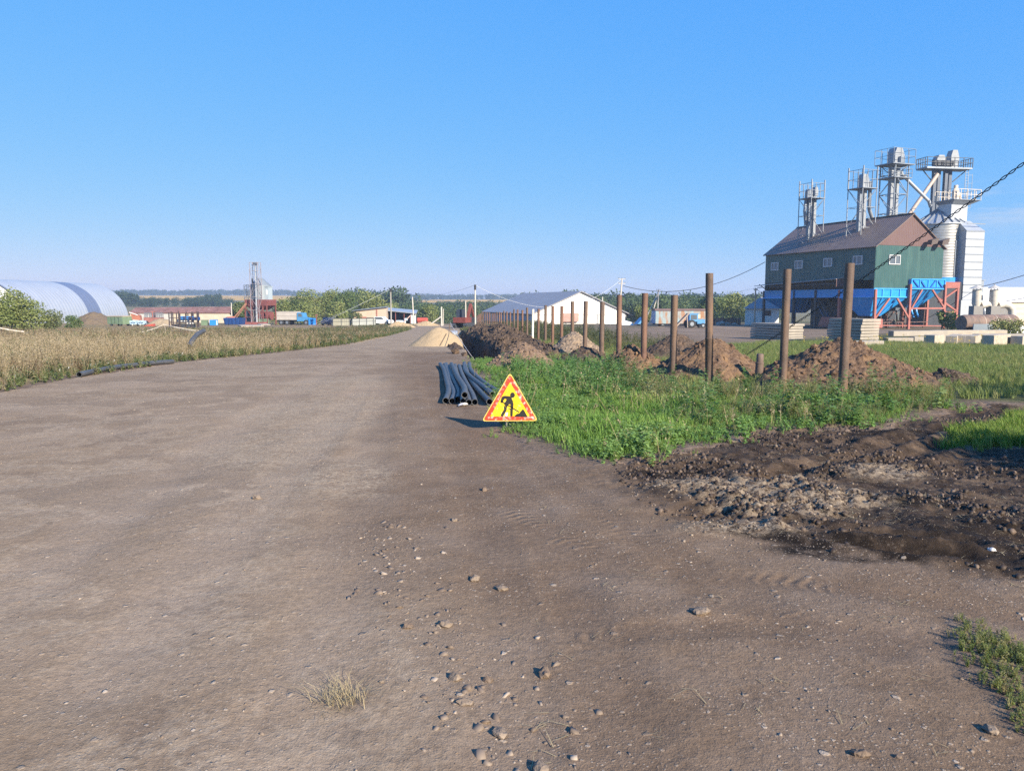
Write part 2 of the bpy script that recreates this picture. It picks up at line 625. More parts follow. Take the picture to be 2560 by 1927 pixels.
bd2 = np.full(sel.shape, 9.)
for pts, w, tr_ in TRK:
    bprev = bd.copy()
    dmin = np.full(sel.shape, 9.)
    q = [np.array(G(*p)) for p in pts]
    tt = np.linspace(0, 1, 60)[:, None]
    pth = (1 - tt) ** 3 * q[0] + 3 * (1 - tt) ** 2 * tt * q[1] + 3 * (1 - tt) * tt ** 2 * q[2] + tt ** 3 * q[3]
    acc = 0.
    for a, b in zip(pth[:-1], pth[1:]):
        e = b - a
        L = np.hypot(*e)
        e = e / L
        u = np.clip((sx0 - a[0]) * e[0] + (sy0 - a[1]) * e[1], 0, L)
        v = (sx0 - a[0]) * -e[1] + (sy0 - a[1]) * e[0]
        d = np.hypot(sx0 - a[0] - e[0] * u, sy0 - a[1] - e[1] * u)
        m = np.exp(-(d / w) ** 4)
        track[sel] = np.maximum(track[sel], m)
        dmin = np.minimum(dmin, d)
        if not tr_:
            continue
        nb = d < bd
        bd = np.where(nb, d, bd)
        ii_ = sel[nb]
        along[ii_], across[ii_] = acc + u[nb], v[nb]
        tread[ii_] = m[nb] * tr_
        acc += L
    if tr_: bd2 = np.where(dmin < bprev, bprev, np.minimum(bd2, dmin))
tread[sel] *= sstep(.04, .12, bd2 - bd)
z -= .012 * track * (1 - mud)
nx, ny = len(gx), len(gy)
idx = np.arange(nx * ny).reshape(ny, nx)
F = np.stack([idx[:-1, :-1], idx[:-1, 1:], idx[1:, 1:], idx[1:, :-1]], -1).reshape(-1, 4)
isdirt = dirt[F].mean(1) > .5
V = np.stack([xs, ys, z], 1)


def submesh(name, mask, m, attrs):
    f = F[mask]
    u, inv = np.unique(f, return_inverse=True)
    me = np_mesh(name, V[u], inv.reshape(f.shape), m, {k: v[u] for k, v in attrs.items()}, True)
    return tag(link(name, me), kind='structure')


def road_material():
    m = bpy.data.materials.new('compacted dirt')
    t = nt(m)
    n = N(t)
    co = n('ShaderNodeTexCoord').outputs['Object']
    at_ = lambda k: n('ShaderNodeAttribute', attribute_name=k).outputs['Fac']
    mud_, soil_, pale_, rub_ = at_('mud'), at_('soil'), at_('pale'), at_('rubble')
    big = n.noise(co, .55, 6, .6)
    mid = n.noise(co, 3.2, 6, .65)
    fine = n.noise(co, 28, 5, .7)
    grit = n.noise(co, 110, 3, .7)
    # packed road metal, dusty grey-brown
    c = n.mix(n.ramp(big, .36, .64), (.228, .163, .108), (.305, .228, .162))
    c = n.mix(n.ramp(mid, .42, .72), c, (.26, .19, .127))
    c = n.mix(n.math('MULTIPLY', n.ramp(n.noise(co, .9, 7, .62), .56, .66), .55), c, (.14, .1, .072))
    # remnants of an old bound surface with gravelly broken edges
    old = n.noise(co, .5, 9, .62)
    off_ = n.math('SUBTRACT', 1.0, soil_)
    grv = n.math('MULTIPLY', n.math('MULTIPLY', n.ramp(old, .45, .485), n.ramp(old, .535, .515)), n.ramp(n.noise(co, 13, 5, .7), .4, .6))
    c = n.mix(n.math('MULTIPLY', n.math('MULTIPLY', grv, off_), .45), c, (.39, .31, .225))
    c = n.mix(n.math('MULTIPLY', n.math('MULTIPLY', n.ramp(old, .52, .535), off_), .32), c, (.2, .148, .106))
    # browner earth on the side of the diggings
    e = n.mix(n.ramp(mid, .3, .7), (.122, .079, .05), (.187, .128, .085))
    e = n.mix(n.ramp(n.noise(co, 1.3, 6, .6), .45, .68), e, (.205, .15, .11))
    c = n.mix(n.math('MULTIPLY', soil_, n.ramp(big, .2, .75)), c, e)
    c = n.mix(n.math('MULTIPLY', soil_, .65), c, e)
    tk_ = n.math('MULTIPLY', at_('track'), n.ramp(n.noise(co, .7, 4, .6), .3, .6))
    c = n.mix(n.math('MULTIPLY', tk_, .5), c, n.mix(soil_, (.32, .243, .178), (.135, .091, .062)))
    # pale crushed limestone showing through
    pl = n.math('MULTIPLY', pale_, n.math('MULTIPLY', n.ramp(n.noise(co, 7, 7, .72), .4, .6), .8))
    c = n.mix(pl, c, n.mix(n.ramp(fine, .3, .7), (.27, .205, .14), (.38, .3, .215)))
    # black earth turned up by wheels, then the near-black ellipses
    md = n.math('MULTIPLY', mud_, n.ramp(n.noise(co, 1.7, 6, .65), .2, .5))
    mc = n.mix(n.ramp(n.noise(co, 6, 6, .7), .4, .68), (.024, .016, .011), (.085, .058, .039))
    c = n.mix(md, c, mc)
    c = n.mix(n.math('MULTIPLY', at_('dark_mud'), n.ramp(n.noise(co, 4, 5, .65), .3, .55)), c, (.017, .012, .009))
    c = n.mix(n.math('MULTIPLY', rub_, n.ramp(n.noise(co, 14, 4, .7), .38, .55)), c, n.mix(n.ramp(fine, .3, .7), (.16, .116, .08), (.3, .235, .162)))
    c = n.mix(n.ramp(fine, .25, .75), n.mix(1.0, c, (.72, .71, .7), 'MULTIPLY'), n.mix(1.0, c, (1.22, 1.22, 1.22), 'MULTIPLY'))
    c = n.mix(n.ramp(grit, .3, .7), n.mix(1.0, c, (.84, .84, .84), 'MULTIPLY'), n.mix(1.0, c, (1.12, 1.12, 1.12), 'MULTIPLY'))
    # stones set in the surface, three sizes, each its own tone
    hts = []
    for sc, lo, keep, k in ((11, .15, .74, 1.0), (26, .2, .6, .85), (60, .25, .5, .7)):
        v = n('ShaderNodeTexVoronoi', ins={'Vector': n('ShaderNodeVectorMath', operation='ADD', ins={0: co, 1: n('ShaderNodeVectorMath', operation='SCALE', ins={0: n('ShaderNodeTexNoise', ins={'Vector': co, 'Scale': sc * 1.7}).outputs['Color'], 'Scale': .5 / sc}).outputs[0]}).outputs[0], 'Scale': sc, 'Randomness': 1.0})
        sx = n('ShaderNodeSeparateColor', ins={0: v.outputs['Color']})
        on = n.math('MULTIPLY', n.ramp(v.outputs['Distance'], lo + .06, lo - .03), n.ramp(sx.outputs[0], keep, keep + .02))
        on = n.math('MULTIPLY', on, n.ramp(n.noise(co, 1.1, 4, .6), .36, .6))
        on = n.math('MULTIPLY', on, n.math('SUBTRACT', 1.0, n.math('MULTIPLY', mud_, .7)))
        c = n.mix(n.math('MULTIPLY', on, k), c, n.mix(sx.outputs[1], (.21, .16, .12), (.5, .41, .32)))
        hts.append((on, 1.0 / sc))
    p = n('ShaderNodeBsdfPrincipled', ins={'Specular IOR Level': .12})
    t.links.new(c, p.inputs['Base Color'])
    t.links.new(n.ramp(md, 6.0, 0.0), p.inputs['Roughness'])
    # relief: grit, small lumps, stones and tyre marks
    #tr = n('ShaderNodeMapping', ins={'Vector': co, 'Rotation': (0, 0, R(-28)), 'Scale': (1, 1, 1)})
    #wv = n('ShaderNodeTexWave', bands_direction='Y', ins={'Vector': tr.outputs[0], 'Scale': 2.6, 'Distortion': 2.2, 'Detail': 2.0, 'Detail Scale': 1.5})
    #wx = n('ShaderNodeTexWave', bands_direction='X', ins={'Vector': n('ShaderNodeMapping', ins={'Vector': co, 'Rotation': (0, 0, R(24))}).outputs[0], 'Scale': 1.3, 'Distortion': 3.0, 'Detail': 3.0, 'Detail Scale': .8})
    h = n.math('MULTIPLY', mid, .02)
    h = n.math('ADD', h, n.math('MULTIPLY', fine, .007))
    h = n.math('ADD', h, n.math('MULTIPLY', grit, .005))
    h = n.math('ADD', h, n.math('MULTIPLY', n.noise(co, 10, 5, .65), .004))
    for on, s in hts:
        h = n.math('ADD', h, n.math('MULTIPLY', on, s * .16))
    trd = n.math('SINE', n.math('ADD', n.math('MULTIPLY', at_('along'), 2 * math.pi / .085), n.math('MULTIPLY', n.math('ABSOLUTE', at_('across')), 30.0)))
    h = n.math('ADD', h, n.math('MULTIPLY', n.math('MULTIPLY', trd, n.math('MULTIPLY', at_('tread'), n.ramp(n.noise(co, 1.6, 4, .6), .5, .64))), .005))
    b = n('ShaderNodeBump', ins={'Strength': .9, 'Distance': 1.0, 'Height': h})
    t.links.new(b.outputs[0], p.inputs['Normal'])
    o = n('ShaderNodeOutputMaterial')
    t.links.new(p.outputs[0], o.inputs[0])
    return m


def field_material():
    m = bpy.data.materials.new('field soil')
    t = nt(m)
    n = N(t)
    co = n('ShaderNodeTexCoord').outputs['Object']
    at_ = lambda k: n('ShaderNodeAttribute', attribute_name=k).outputs['Fac']
    big, mid, fine = n.noise(co, .12, 5, .6), n.noise(co, 1.2, 6, .65), n.noise(co, 14, 5, .7)
    g = n.mix(n.ramp(mid, .3, .7), (.05, .062, .022), (.105, .105, .045))
    d = n.mix(n.ramp(mid, .3, .7), (.17, .125, .062), (.27, .205, .11))
    d = n.mix(n.ramp(n.noise(co, .35, 5, .6), .55, .7), d, (.12, .115, .05))
    c = n.mix(at_('dry'), g, d)
    c = n.mix(n.math('MULTIPLY', at_('yard'), n.ramp(mid, .1, .5)), c, n.mix(n.ramp(big, .3, .7), (.17, .12, .085), (.27, .2, .15)))
    # far away: dark meadow, then ripe fields
    far = at_('far')
    c = n.mix(n.ramp(far, .02, .1), c, n.mix(n.ramp(big, .3, .7), (.2, .16, .085), (.16, .15, .07)))
    c = n.mix(n.ramp(far, .42, .44), c, (.6, .34, .04))
    c = n.mix(n.ramp(far, .93, .96), c, (.09, .1, .05))
    c = n.mix(at_('bare'), c, n.mix(n.ramp(mid, .3, .7), (.12, .085, .062), (.21, .155, .115)))
    sp = n.math('MULTIPLY', at_('spoil'), 1.0)
    c = n.mix(sp, c, n.mix(n.ramp(mid, .35, .65), (.035, .027, .022), (.13, .095, .075)))
    c = n.mix(n.ramp(fine, .25, .75), n.mix(1.0, c, (.65, .65, .65), 'MULTIPLY'), n.mix(1.0, c, (1.25, 1.25, 1.25), 'MULTIPLY'))
    p = n('ShaderNodeBsdfPrincipled', ins={'Roughness': .95, 'Specular IOR Level': .1})
    t.links.new(c, p.inputs['Base Color'])
    h = n.math('ADD', n.math('MULTIPLY', mid, .08), n.math('MULTIPLY', fine, .03))
    b = n('ShaderNodeBump', ins={'Strength': .8, 'Distance': 1.0, 'Height': h})
    t.links.new(b.outputs[0], p.inputs['Normal'])
    o = n('ShaderNodeOutputMaterial')
    t.links.new(p.outputs[0], o.inputs[0])
    return m


# ripe field: a band of the far rise, left part nearer than the right part
farv = np.clip((ys - 200) / 600, 0, .4) * (ys > 200)
fld = ((ys > np.where(ang < -.15, 880, 960)) & (ys < np.where(ang < -.15, 1420, 1250)))
ff = np.where(ys <= 200, 0, np.where(fld, .6, np.where(ys > 1200, 1.0, farv)))
dtr = np.abs(xs - trench_x(ys))
spoil = (1 - sstep(1.2, 3.2, np.abs(xs - trench_x(ys) - 1.2))) * sstep(21.5, 23, ys) * (1 - sstep(75, 82, ys)) * (1 - dirt * 0)
submesh('dirt_road', isdirt, road_material(), {'mud': mud, 'soil': soil, 'pale': pale, 'rubble': rub, 'dark_mud': dark_mud, 'track': track, 'tread': tread, 'along': along, 'across': across})
submesh('ground', ~isdirt, field_material(), {'dry': dry, 'yard': yard, 'far': ff, 'spoil': spoil, 'bare': sstep(-.75, -.1, sd_road) * (ys < 40)})


def zmesh(x, y):
    """Height of the built ground under points near the camera."""
    ix = np.clip(np.searchsorted(gx, x) - 1, 0, nx - 2)
    iy = np.clip(np.searchsorted(gy, y) - 1, 0, ny - 2)
    fx, fy = (x - gx[ix]) / (gx[ix + 1] - gx[ix]), (y - gy[iy]) / (gy[iy + 1] - gy[iy])
    zz = z.reshape(ny, nx)
    return (zz[iy, ix] * (1 - fx) + zz[iy, ix + 1] * fx) * (1 - fy) + (zz[iy + 1, ix] * (1 - fx) + zz[iy + 1, ix + 1] * fx) * fy


def zg(x, y):
    return float(zmesh(np.array([float(x)]), np.array([float(y)]))[0])


# ================================================================ HEAPS
def heap_material(name, dark, light, warm, crumb=.06):
    if name in MATS: return MATS[name]
    m = bpy.data.materials.new(name)
    t = nt(m)
    n = N(t)
    co = n('ShaderNodeTexCoord').outputs['Object']
    f1, f2, f3 = n.noise(co, 3, 6, .65), n.noise(co, 11, 6, .7), n.noise(co, 45, 4, .7)
    c = n.mix(n.ramp(f2, .35, .66), dark, light)
    c = n.mix(n.math('MULTIPLY', n.ramp(f1, .5, .66), .7), c, warm)
    c = n.mix(n.ramp(f3, .3, .7), n.mix(1.0, c, (.75, .75, .75), 'MULTIPLY'), n.mix(1.0, c, (1.2, 1.2, 1.2), 'MULTIPLY'))
    p = n('ShaderNodeBsdfPrincipled', ins={'Roughness': .95, 'Specular IOR Level': .12})
    t.links.new(c, p.inputs['Base Color'])
    h = n.math('ADD', n.math('MULTIPLY', f2, crumb), n.math('MULTIPLY', f3, crumb * .3))
    b = n('ShaderNodeBump', ins={'Strength': .9, 'Distance': 1.0, 'Height': h})
    t.links.new(b.outputs[0], p.inputs['Normal'])
    o = n('ShaderNodeOutputMaterial')
    t.links.new(p.outputs[0], o.inputs[0])
    MATS[name] = m
    return m


BLACK_EARTH = heap_material('black earth', (.036, .027, .021), (.15, .108, .082), (.2, .13, .085))
BROWN_EARTH = heap_material('brown earth', (.08, .048, .031), (.225, .148, .098), (.28, .17, .088))
PALE_EARTH = heap_material('pale clay', (.13, .095, .07), (.34, .26, .19), (.4, .28, .17))
SAND = heap_material('yellow sand', (.34, .25, .15), (.41, .31, .195), (.38, .28, .17), .02)


def heap(name, label, cat, cx, cy, rx, ry, h, m, seed, rz=0., lump=.12, n=(80, 80), clods=120, flat=1.0, group=None, cs=1.0):
    u, v = np.meshgrid(np.linspace(-1.25, 1.25, n[0]), np.linspace(-1.25, 1.25, n[1]))
    u, v = u.ravel(), v.ravel()
    lx, ly = u * rx, v * ry
    c, s = math.cos(rz), math.sin(rz)
    wx, wy = cx + lx * c - ly * s, cy + lx * s + ly * c
    r = np.hypot(u, v) + .38 * fbm(wx * .9 + seed, wy * .9, 3, seed) * (1 if lump > .03 else .35)
    if ry > 6 * rx:                                        # a long bank
        h = h * (.4 + 1.9 * np.clip(fbm(wx * .25 + 3, wy * .42, 3, seed + 9) + .22, 0, .6))
        r = np.hypot(u, np.clip(np.abs(v) - .85, 0, 9) * 6) + 1.25 * fbm(wx * .5 + seed, wy * .5, 4, seed)
    prof = np.clip(1.06 - np.sqrt(r * r + .03) ** flat, -.2, 1.2)
    hh = h * prof * 1.17
    up = np.clip(prof * 4, 0, 1)
    hh += up * lump * (.9 * fbm(wx * 1.7, wy * 1.7, 6, seed + 2) + .55 * (.5 - worley(wx * 4.5, wy * 4.5, seed + 3)) + .4 * (.45 - worley(wx * 10, wy * 10, seed + 4)) + .2 * (.45 - worley(wx * 21, wy * 21, seed + 6))) * np.minimum(1, h + .35)
    base = Zs(cx, cy)
    zz = zmesh(wx, wy) - base + hh
    zz = np.where(prof < -.03, zmesh(wx, wy) - base - .12 + 0 * zz, zz)
    ii = np.arange(n[0] * n[1]).reshape(n[1], n[0])
    FF = np.stack([ii[:-1, :-1], ii[:-1, 1:], ii[1:, 1:], ii[1:, :-1]], -1).reshape(-1, 4)
    keep = (prof[FF] > -.06).any(1)
    FF = FF[keep]
    uu, inv = np.unique(FF, return_inverse=True)
    VV = np.stack([wx - cx, wy - cy, zz], 1)
    mb = MB()
    rg = random.Random(seed)
    cand = np.where(prof > .02)[0]
    for k in range(int(clods * 2.2)):
        i = int(cand[rg.randrange(len(cand))])
        q = rg.random() ** 2
        (mb.chunk if k % 4 else mb.rock)((VV[i, 0], VV[i, 1], VV[i, 2] + .0), (.014 + .07 * q * q) * cs, seed * 977 + k, .8)
    V2 = np.concatenate([VV[uu], np.array(mb.v).reshape(-1, 3)])
    f4 = inv.reshape(FF.shape)
    f3 = np.array(mb.f, int).reshape(-1, 3) + len(uu)
    tri = np.concatenate([f4[:, [0, 1, 2]], f4[:, [0, 2, 3]], f3])
    me = np_mesh(name, V2, tri, m, None, False)
    sm = np.zeros(len(tri), bool)
    sm[:2 * len(f4)] = True
    me.polygons.foreach_set('use_smooth', sm)
    o = link(name, me)
    o.location = (cx, cy, base)
    return tag(o, label, cat, group)


def H(px0, px1, ytop, ybase, back=0.):
    """Centre and half width of a heap seen between two columns with its foot on row ybase."""
    x, y = G((px0 + px1) / 2, ybase)
    w = (px1 - px0) / FH * y / 2 * 1.16
    y2 = y + w * .75 + back
    zt = P((px0 + px1) / 2, ytop, y2).z
    return x * y2 / y, y2, w * y2 / y, zt - Zs(x * y2 / y, y2)


def put_heap(label, px0, px1, yt, yb, m, seed, cat='earth heap', name='earth_heap', back=0., ry=1.0, **kw):
    x, y, w, h = H(px0, px1, yt, yb, back)
    return heap(name, label, cat, x, y, w, w * ry, max(h, .2), m, seed, **kw)


GH = 'heaps of dug earth beside the pipe posts'
put_heap('small pointed heap of crumbly brown earth behind the road works sign', 1228, 1380, 856, 924, heap_material('light brown earth', (.13, .085, .06), (.27, .19, .135), (.3, .2, .12)), 3, group=GH, clods=220)
put_heap('pale clay heap with lit flank behind the earth bank', 1372, 1500, 833, 890, PALE_EARTH, 4, group=GH)
put_heap('orange-brown broken heap of clods between the middle posts', 1500, 1660, 866, 934, BROWN_EARTH, 5, group=GH, lump=.2, clods=260)
put_heap('dark shaded heap on the grass behind the other heaps', 1610, 1765, 838, 898, BLACK_EARTH, 6, group=GH)
put_heap('dark steep heap with a sunlit right slope behind the tall leaning-in post', 1655, 1900, 852, 952, BROWN_EARTH, 8, group=GH, clods=200)
put_heap('largest brown earth heap, standing behind the two nearest posts', 1905, 2310, 855, 972, BROWN_EARTH, 9, group=GH, n=(120, 120), clods=420, lump=.16)
put_heap('low scraped remnant of earth trailing off from the largest heap', 2290, 2440, 925, 962, BLACK_EARTH, 10, group=GH, clods=60)
put_heap('dark cloddy heap at the end of the trench', 1395, 1530, 872, 912, BLACK_EARTH, 12, group=GH, clods=150)
heap('spoil_bank', 'long ridge of black and brown clods thrown up beside the trench', 'earth bank', trench_x(48) + 1.75, 48.5, 1.2, 22.5, .5, BLACK_EARTH, 14,
     rz=math.atan(.093), lump=.62, n=(56, 460), clods=1300, cs=1.8)
heap('spoil_bank', 'low narrow ridge of clods on the road side of the trench', 'earth bank', trench_x(47) - .95, 47, .4, 15, .16, BLACK_EARTH, 15,
     rz=math.atan(.093), lump=.2, n=(24, 260), clods=260, cs=1.2)
x, y, w, h = H(1033, 1160, 822, 866)
heap('sand_heap', 'clean yellow sand heap on the road edge, the nearest of three', 'sand heap', x, y, w, w * .9, h * 1.05, SAND, 16, lump=.025, clods=10, flat=1.05, cs=.5)
x, y, w, h = H(966, 1032, 803, 819)
heap('sand_heap', 'long pale sand heap in front of the open grey shed', 'sand heap', x, y, w, w * .6, h, SAND, 17, lump=.25, clods=10)
x, y, w, h = H(1036, 1096, 804, 815)
heap('sand_heap', 'low sand heap at the far end of the road by the leaning strut pole', 'sand heap', x, y, w, w * .6, h, SAND, 18, lump=.2, clods=10)
DRY_EARTH = heap_material('overgrown earth', (.1, .075, .05), (.2, .145, .1), (.16, .13, .07))
x, y, w, h = H(190, 285, 781, 812)
heap('earth_mound', 'rounded brown overgrown earth mound in front of the arched hangar', 'earth mound', x, y, w, w, h, DRY_EARTH, 19, lump=.1, clods=20)
x, y, w, h = H(368, 440, 797, 815)
heap('earth_mound', 'pale low sandy mound in the dry field left of the dark tine frame', 'earth mound', x, y, w, w * .7, h, heap_material('pale dry earth', (.26, .2, .13), (.36, .28, .19), (.3, .24, .15)), 20, lump=.1, clods=20)

# ================================================================ PLANTS
def blade_tuft(n, h, w, spread, seed, lean=.5):
    rg = random.Random(seed)
    V, Fc = [], []
    for _ in range(n):
        a, r = rg.random() * 6.283, spread * math.sqrt(rg.random())
        bx, by = r * math.cos(a), r * math.sin(a)
        d = rg.random() * 6.283
        hh = h * rg.uniform(.55, 1.1)
        l = lean * hh * rg.random()
        wx, wy = -math.sin(d) * w / 2, math.cos(d) * w / 2
        dx, dy = math.cos(d), math.sin(d)
        b = len(V)
        V += [(bx - wx, by - wy, -.02), (bx + wx, by + wy, -.02),
              (bx - wx * .8 + dx * l * .35, by - wy * .8 + dy * l * .35, hh * .6), (bx + wx * .8 + dx * l * .35, by + wy * .8 + dy * l * .35, hh * .6),
              (bx + dx * l, by + dy * l, hh)]
        Fc += [(b, b + 1, b + 3), (b, b + 3, b + 2), (b + 2, b + 3, b + 4)]
    return np.array(V), np.array(Fc)


def leafy(h, nl, leaf, seed, stems=2, droop=.2, base=.1):
    """Upright weed: stems with pointed leaves all the way up."""
    rg = random.Random(seed)
    V, Fc = [], []
    for s in range(stems):
        a = rg.random() * 6.283
        tip = Vector((math.cos(a) * h * rg.uniform(.05, .35), math.sin(a) * h * rg.uniform(.05, .35), h * rg.uniform(.75, 1.05)))
        b = len(V)
        V += [(-.003, 0, 0), (.003, 0, 0), tuple(tip)]
        Fc.append((b, b + 1, b + 2))
        for k in range(nl // stems):
            t = base + (1 - base) * (k + rg.random()) / (nl / stems)
            p = tip * min(t, 1)
            q = rg.random() * 6.283
            L = leaf * rg.uniform(.6, 1.2) * (1.15 - .5 * t)
            up = rg.uniform(-droop, .7)
            d = Vector((math.cos(q), math.sin(q), up)).normalized()
            sd = Vector((-math.sin(q), math.cos(q), rg.uniform(-.5, .5))) * L * .3
            b = len(V)
            V += [tuple(p), tuple(p + d * L * .5 + sd), tuple(p + d * L + Vector((0, 0, -L * .15))), tuple(p + d * L * .5 - sd)]
            Fc += [(b, b + 1, b + 2), (b, b + 2, b + 3)]
    return np.array(V), np.array(Fc)


def drystalk(h, n, w, seed, head=.05):
    """Bleached stems with tufted seed heads."""
    rg = random.Random(seed)
    V, Fc = [], []
    for _ in range(n):
        a, r = rg.random() * 6.283, .12 * rg.random()
        b0 = Vector((math.cos(a) * r, math.sin(a) * r, 0))
        d = rg.random() * 6.283
        hh = h * rg.uniform(.6, 1.1)
        l = hh * rg.uniform(.02, .3)
        tip = b0 + Vector((math.cos(d) * l, math.sin(d) * l, hh))
        q = rg.random() * 3.14
        s = Vector((math.cos(q), math.sin(q), 0)) * w / 2
        b = len(V)
        V += [tuple(b0 - s), tuple(b0 + s), tuple(tip + s * .6), tuple(tip - s * .6)]
        Fc += [(b, b + 1, b + 2), (b, b + 2, b + 3)]
        for k in range(5):
            t = rg.uniform(.45, 1.02)
            p = b0.lerp(tip, t)
            q = rg.random() * 6.283
            L = head * rg.uniform(.6, 1.5)
            dd = Vector((math.cos(q), math.sin(q), rg.uniform(.2, 1.2))).normalized()
            sd = Vector((-math.sin(q), math.cos(q), 0)) * L * .28
            b = len(V)
            V += [tuple(p), tuple(p + dd * L * .5 + sd), tuple(p + dd * L), tuple(p + dd * L * .5 - sd)]
            Fc += [(b, b + 1, b + 2), (b, b + 2, b + 3)]
    return np.array(V), np.array(Fc)


def scatter(name, temps, pts, scl, m, label, cat, seed=0, tilt=.15, zoff=0., tone=None):
    rg = np.random.default_rng(seed)
    pts, scl = np.asarray(pts), np.asarray(scl)
    pick = rg.integers(0, len(temps), len(pts))
    VV, FF, RR, off = [], [], [], 0
    for i, (tv, tf) in enumerate(temps):
        s = pick == i
        k = int(s.sum())
        if not k: continue
        p, sc = pts[s], scl[s]
        a = rg.random(k) * 6.283
        c, sn = np.cos(a), np.sin(a)
        x = tv[None, :, 0] * sc[:, None]
        y = tv[None, :, 1] * sc[:, None]
        zz = tv[None, :, 2] * sc[:, None]
        tx, ty = rg.normal(0, tilt, k), rg.normal(0, tilt, k)
        X_ = x * c[:, None] - y * sn[:, None] + zz * tx[:, None] + p[:, 0:1]
        Y_ = x * sn[:, None] + y * c[:, None] + zz * ty[:, None] + p[:, 1:2]
        Z_ = zz + p[:, 2:3] + zoff
        VV.append(np.stack([X_, Y_, Z_], -1).reshape(-1, 3))
        FF.append((tf[None] + (np.arange(k) * len(tv))[:, None, None] + off).reshape(-1, 3))
        r = rg.random(k) if tone is None else np.clip(tone[s] + rg.normal(0, .16, k), 0, 1)
        RR.append(np.repeat(r, len(tv)))
        off += k * len(tv)
    me = np_mesh(name, np.concatenate(VV), np.concatenate(FF), m, {'rnd': np.concatenate(RR)})
    return tag(link(name, me), label, cat, kind='stuff')


def sample(n, x0, x1, y0, y1, fn, seed):
    """n tries in a box, kept with probability fn(x, y)."""
    rg = np.random.default_rng(seed)
    x, y = rg.uniform(x0, x1, n), rg.uniform(y0, y1, n)
    k = rg.random(n) < fn(x, y)
    x, y = x[k], y[k]
    return x, y


def on(x, y, dz=0.):
    return np.stack([x, y, zmesh(x, y) + dz], 1)


GRASS = leafmat('green grass', (.14, .26, .05), (.24, .36, .08), (.35, .34, .14))
WEED = leafmat('weed leaves', (.125, .245, .065), (.23, .35, .1), (.34, .34, .14))
SEEDY = leafmat('seeding weeds', (.19, .23, .085), (.29, .28, .115), (.34, .27, .15))
DRYM = leafmat('dry weeds', (.26, .2, .115), (.42, .335, .215), (.2, .205, .095), .25)
STRAW = leafmat('straw', (.3, .23, .13), (.42, .34, .2), None, .2)
tufts = [blade_tuft(13, .17, .009, .08, i, 1.0) for i in range(6)]
low = [leafy(.13, 26, .045, 20 + i, 4, .5) for i in range(5)]
weeds = [leafy(.5, 54, .085, 40 + i, 3) for i in range(6)]
talls = [leafy(.75, 60, .12, 60 + i, 2) for i in range(4)]
seedy = [leafy(.55, 90, .045, 80 + i, 5, .0, .25) for i in range(5)]
stalks = [drystalk(.75, 7, .007, 90 + i) for i in range(6)]

# --- green patch right of the sign
f = lambda x, y: sstep(-.3, .7, inpoly(x, y, POLY_GREEN) + 1.1 * fbm(x * 1.9, y * 1.9, 5, 7)) ** 1.5 * (.35 + .65 * sstep(-.25, .1, fbm(x * 1.1, y * 1.1, 3, 72)))
x, y = sample(40000, -2.2, 7.8, 7.5, 26, f, 1)
edge = np.clip(inpoly(x, y, POLY_GREEN) / 1.1, 0, 1)
scatter('grass', tufts, on(x, y), (.3 + .6 * edge) * (.85 + 1.5 * fbm(x * 1.1, y * 1.1, 3, 171)) * RNG.uniform(.5, 1.4, len(x)), GRASS, 'bright green grass between the road and the pipe posts', 'grass', 1, tone=.42 + 1.3 * fbm(x * .9, y * .9, 4, 70))
x, y = sample(40000, -2.2, 7.8, 7.5, 24, f, 2)
scatter('ground_cover', low, on(x, y), RNG.uniform(.4, 1.5, len(x)) * (.8 + 1.3 * fbm(x * 1.3, y * 1.3, 3, 172)), WEED, 'low creeping green weeds along the road edge', 'weeds', 2, tone=.42 + 1.2 * fbm(x * .8, y * .8, 4, 71))
# nettles and goosefoot around the posts
line = PL([(1240, 900), (1290, 960), (1400, 1010), (1560, 1040), (1740, 1080), (1900, 1068), (2050, 1066), (2190, 1060), (2380, 1015), (2380, 1000), (2200, 985), (1900, 992), (1700, 985), (1600, 962), (1540, 925), (1420, 900)])
fw = lambda x, y: sstep(-.15, .3, inpoly(x, y, line)) * sstep(-.2, .12, fbm(x * .9, y * .9, 3, 75))
x, y = sample(5200, -1, 7.5, 8, 22, lambda x, y: fw(x, y) * (x < 3.4 + .4 * np.sin(y)), 3)
scatter('weeds', weeds, on(x, y), RNG.uniform(.35, .8, len(x)) * np.where(y < 12.5, .6, np.where(x / y > .14, .5, 1.15)), WEED, 'lush green nettle-like weeds behind the road works sign', 'weeds', 3, tone=.3 + .6 * fbm(x * .7, y * .7, 3, 73))
x, y = sample(6200, 2.2, 7.5, 8.2, 18, fw, 4)
scatter('weeds', seedy, on(x, y), RNG.uniform(.3, .72, len(x)) * np.where(y < 12.5, .62, 1), SEEDY, 'yellowish seeding weeds at the feet of the nearest posts', 'weeds', 4)
x, y = sample(420, 1.2, 7, 10, 19, fw, 5)
scatter('weeds', talls, on(x, y), RNG.uniform(.5, .85, len(x)), leafmat('broad leaves', (.09, .19, .05), (.15, .25, .08), (.24, .28, .12)), 'tall broad-leaved weeds standing above the grass by the posts', 'weeds', 5)
x, y = sample(800, -1.5, 7.8, 7.8, 18, f, 31)
scatter('dry_stalks', [drystalk(.5, 3, .005, 300 + i, .035) for i in range(5)], on(x, y), RNG.uniform(.35, .95, len(x)), STRAW, 'thin dry stalks standing among the green weeds', 'dry stalks', 31, tilt=.3)
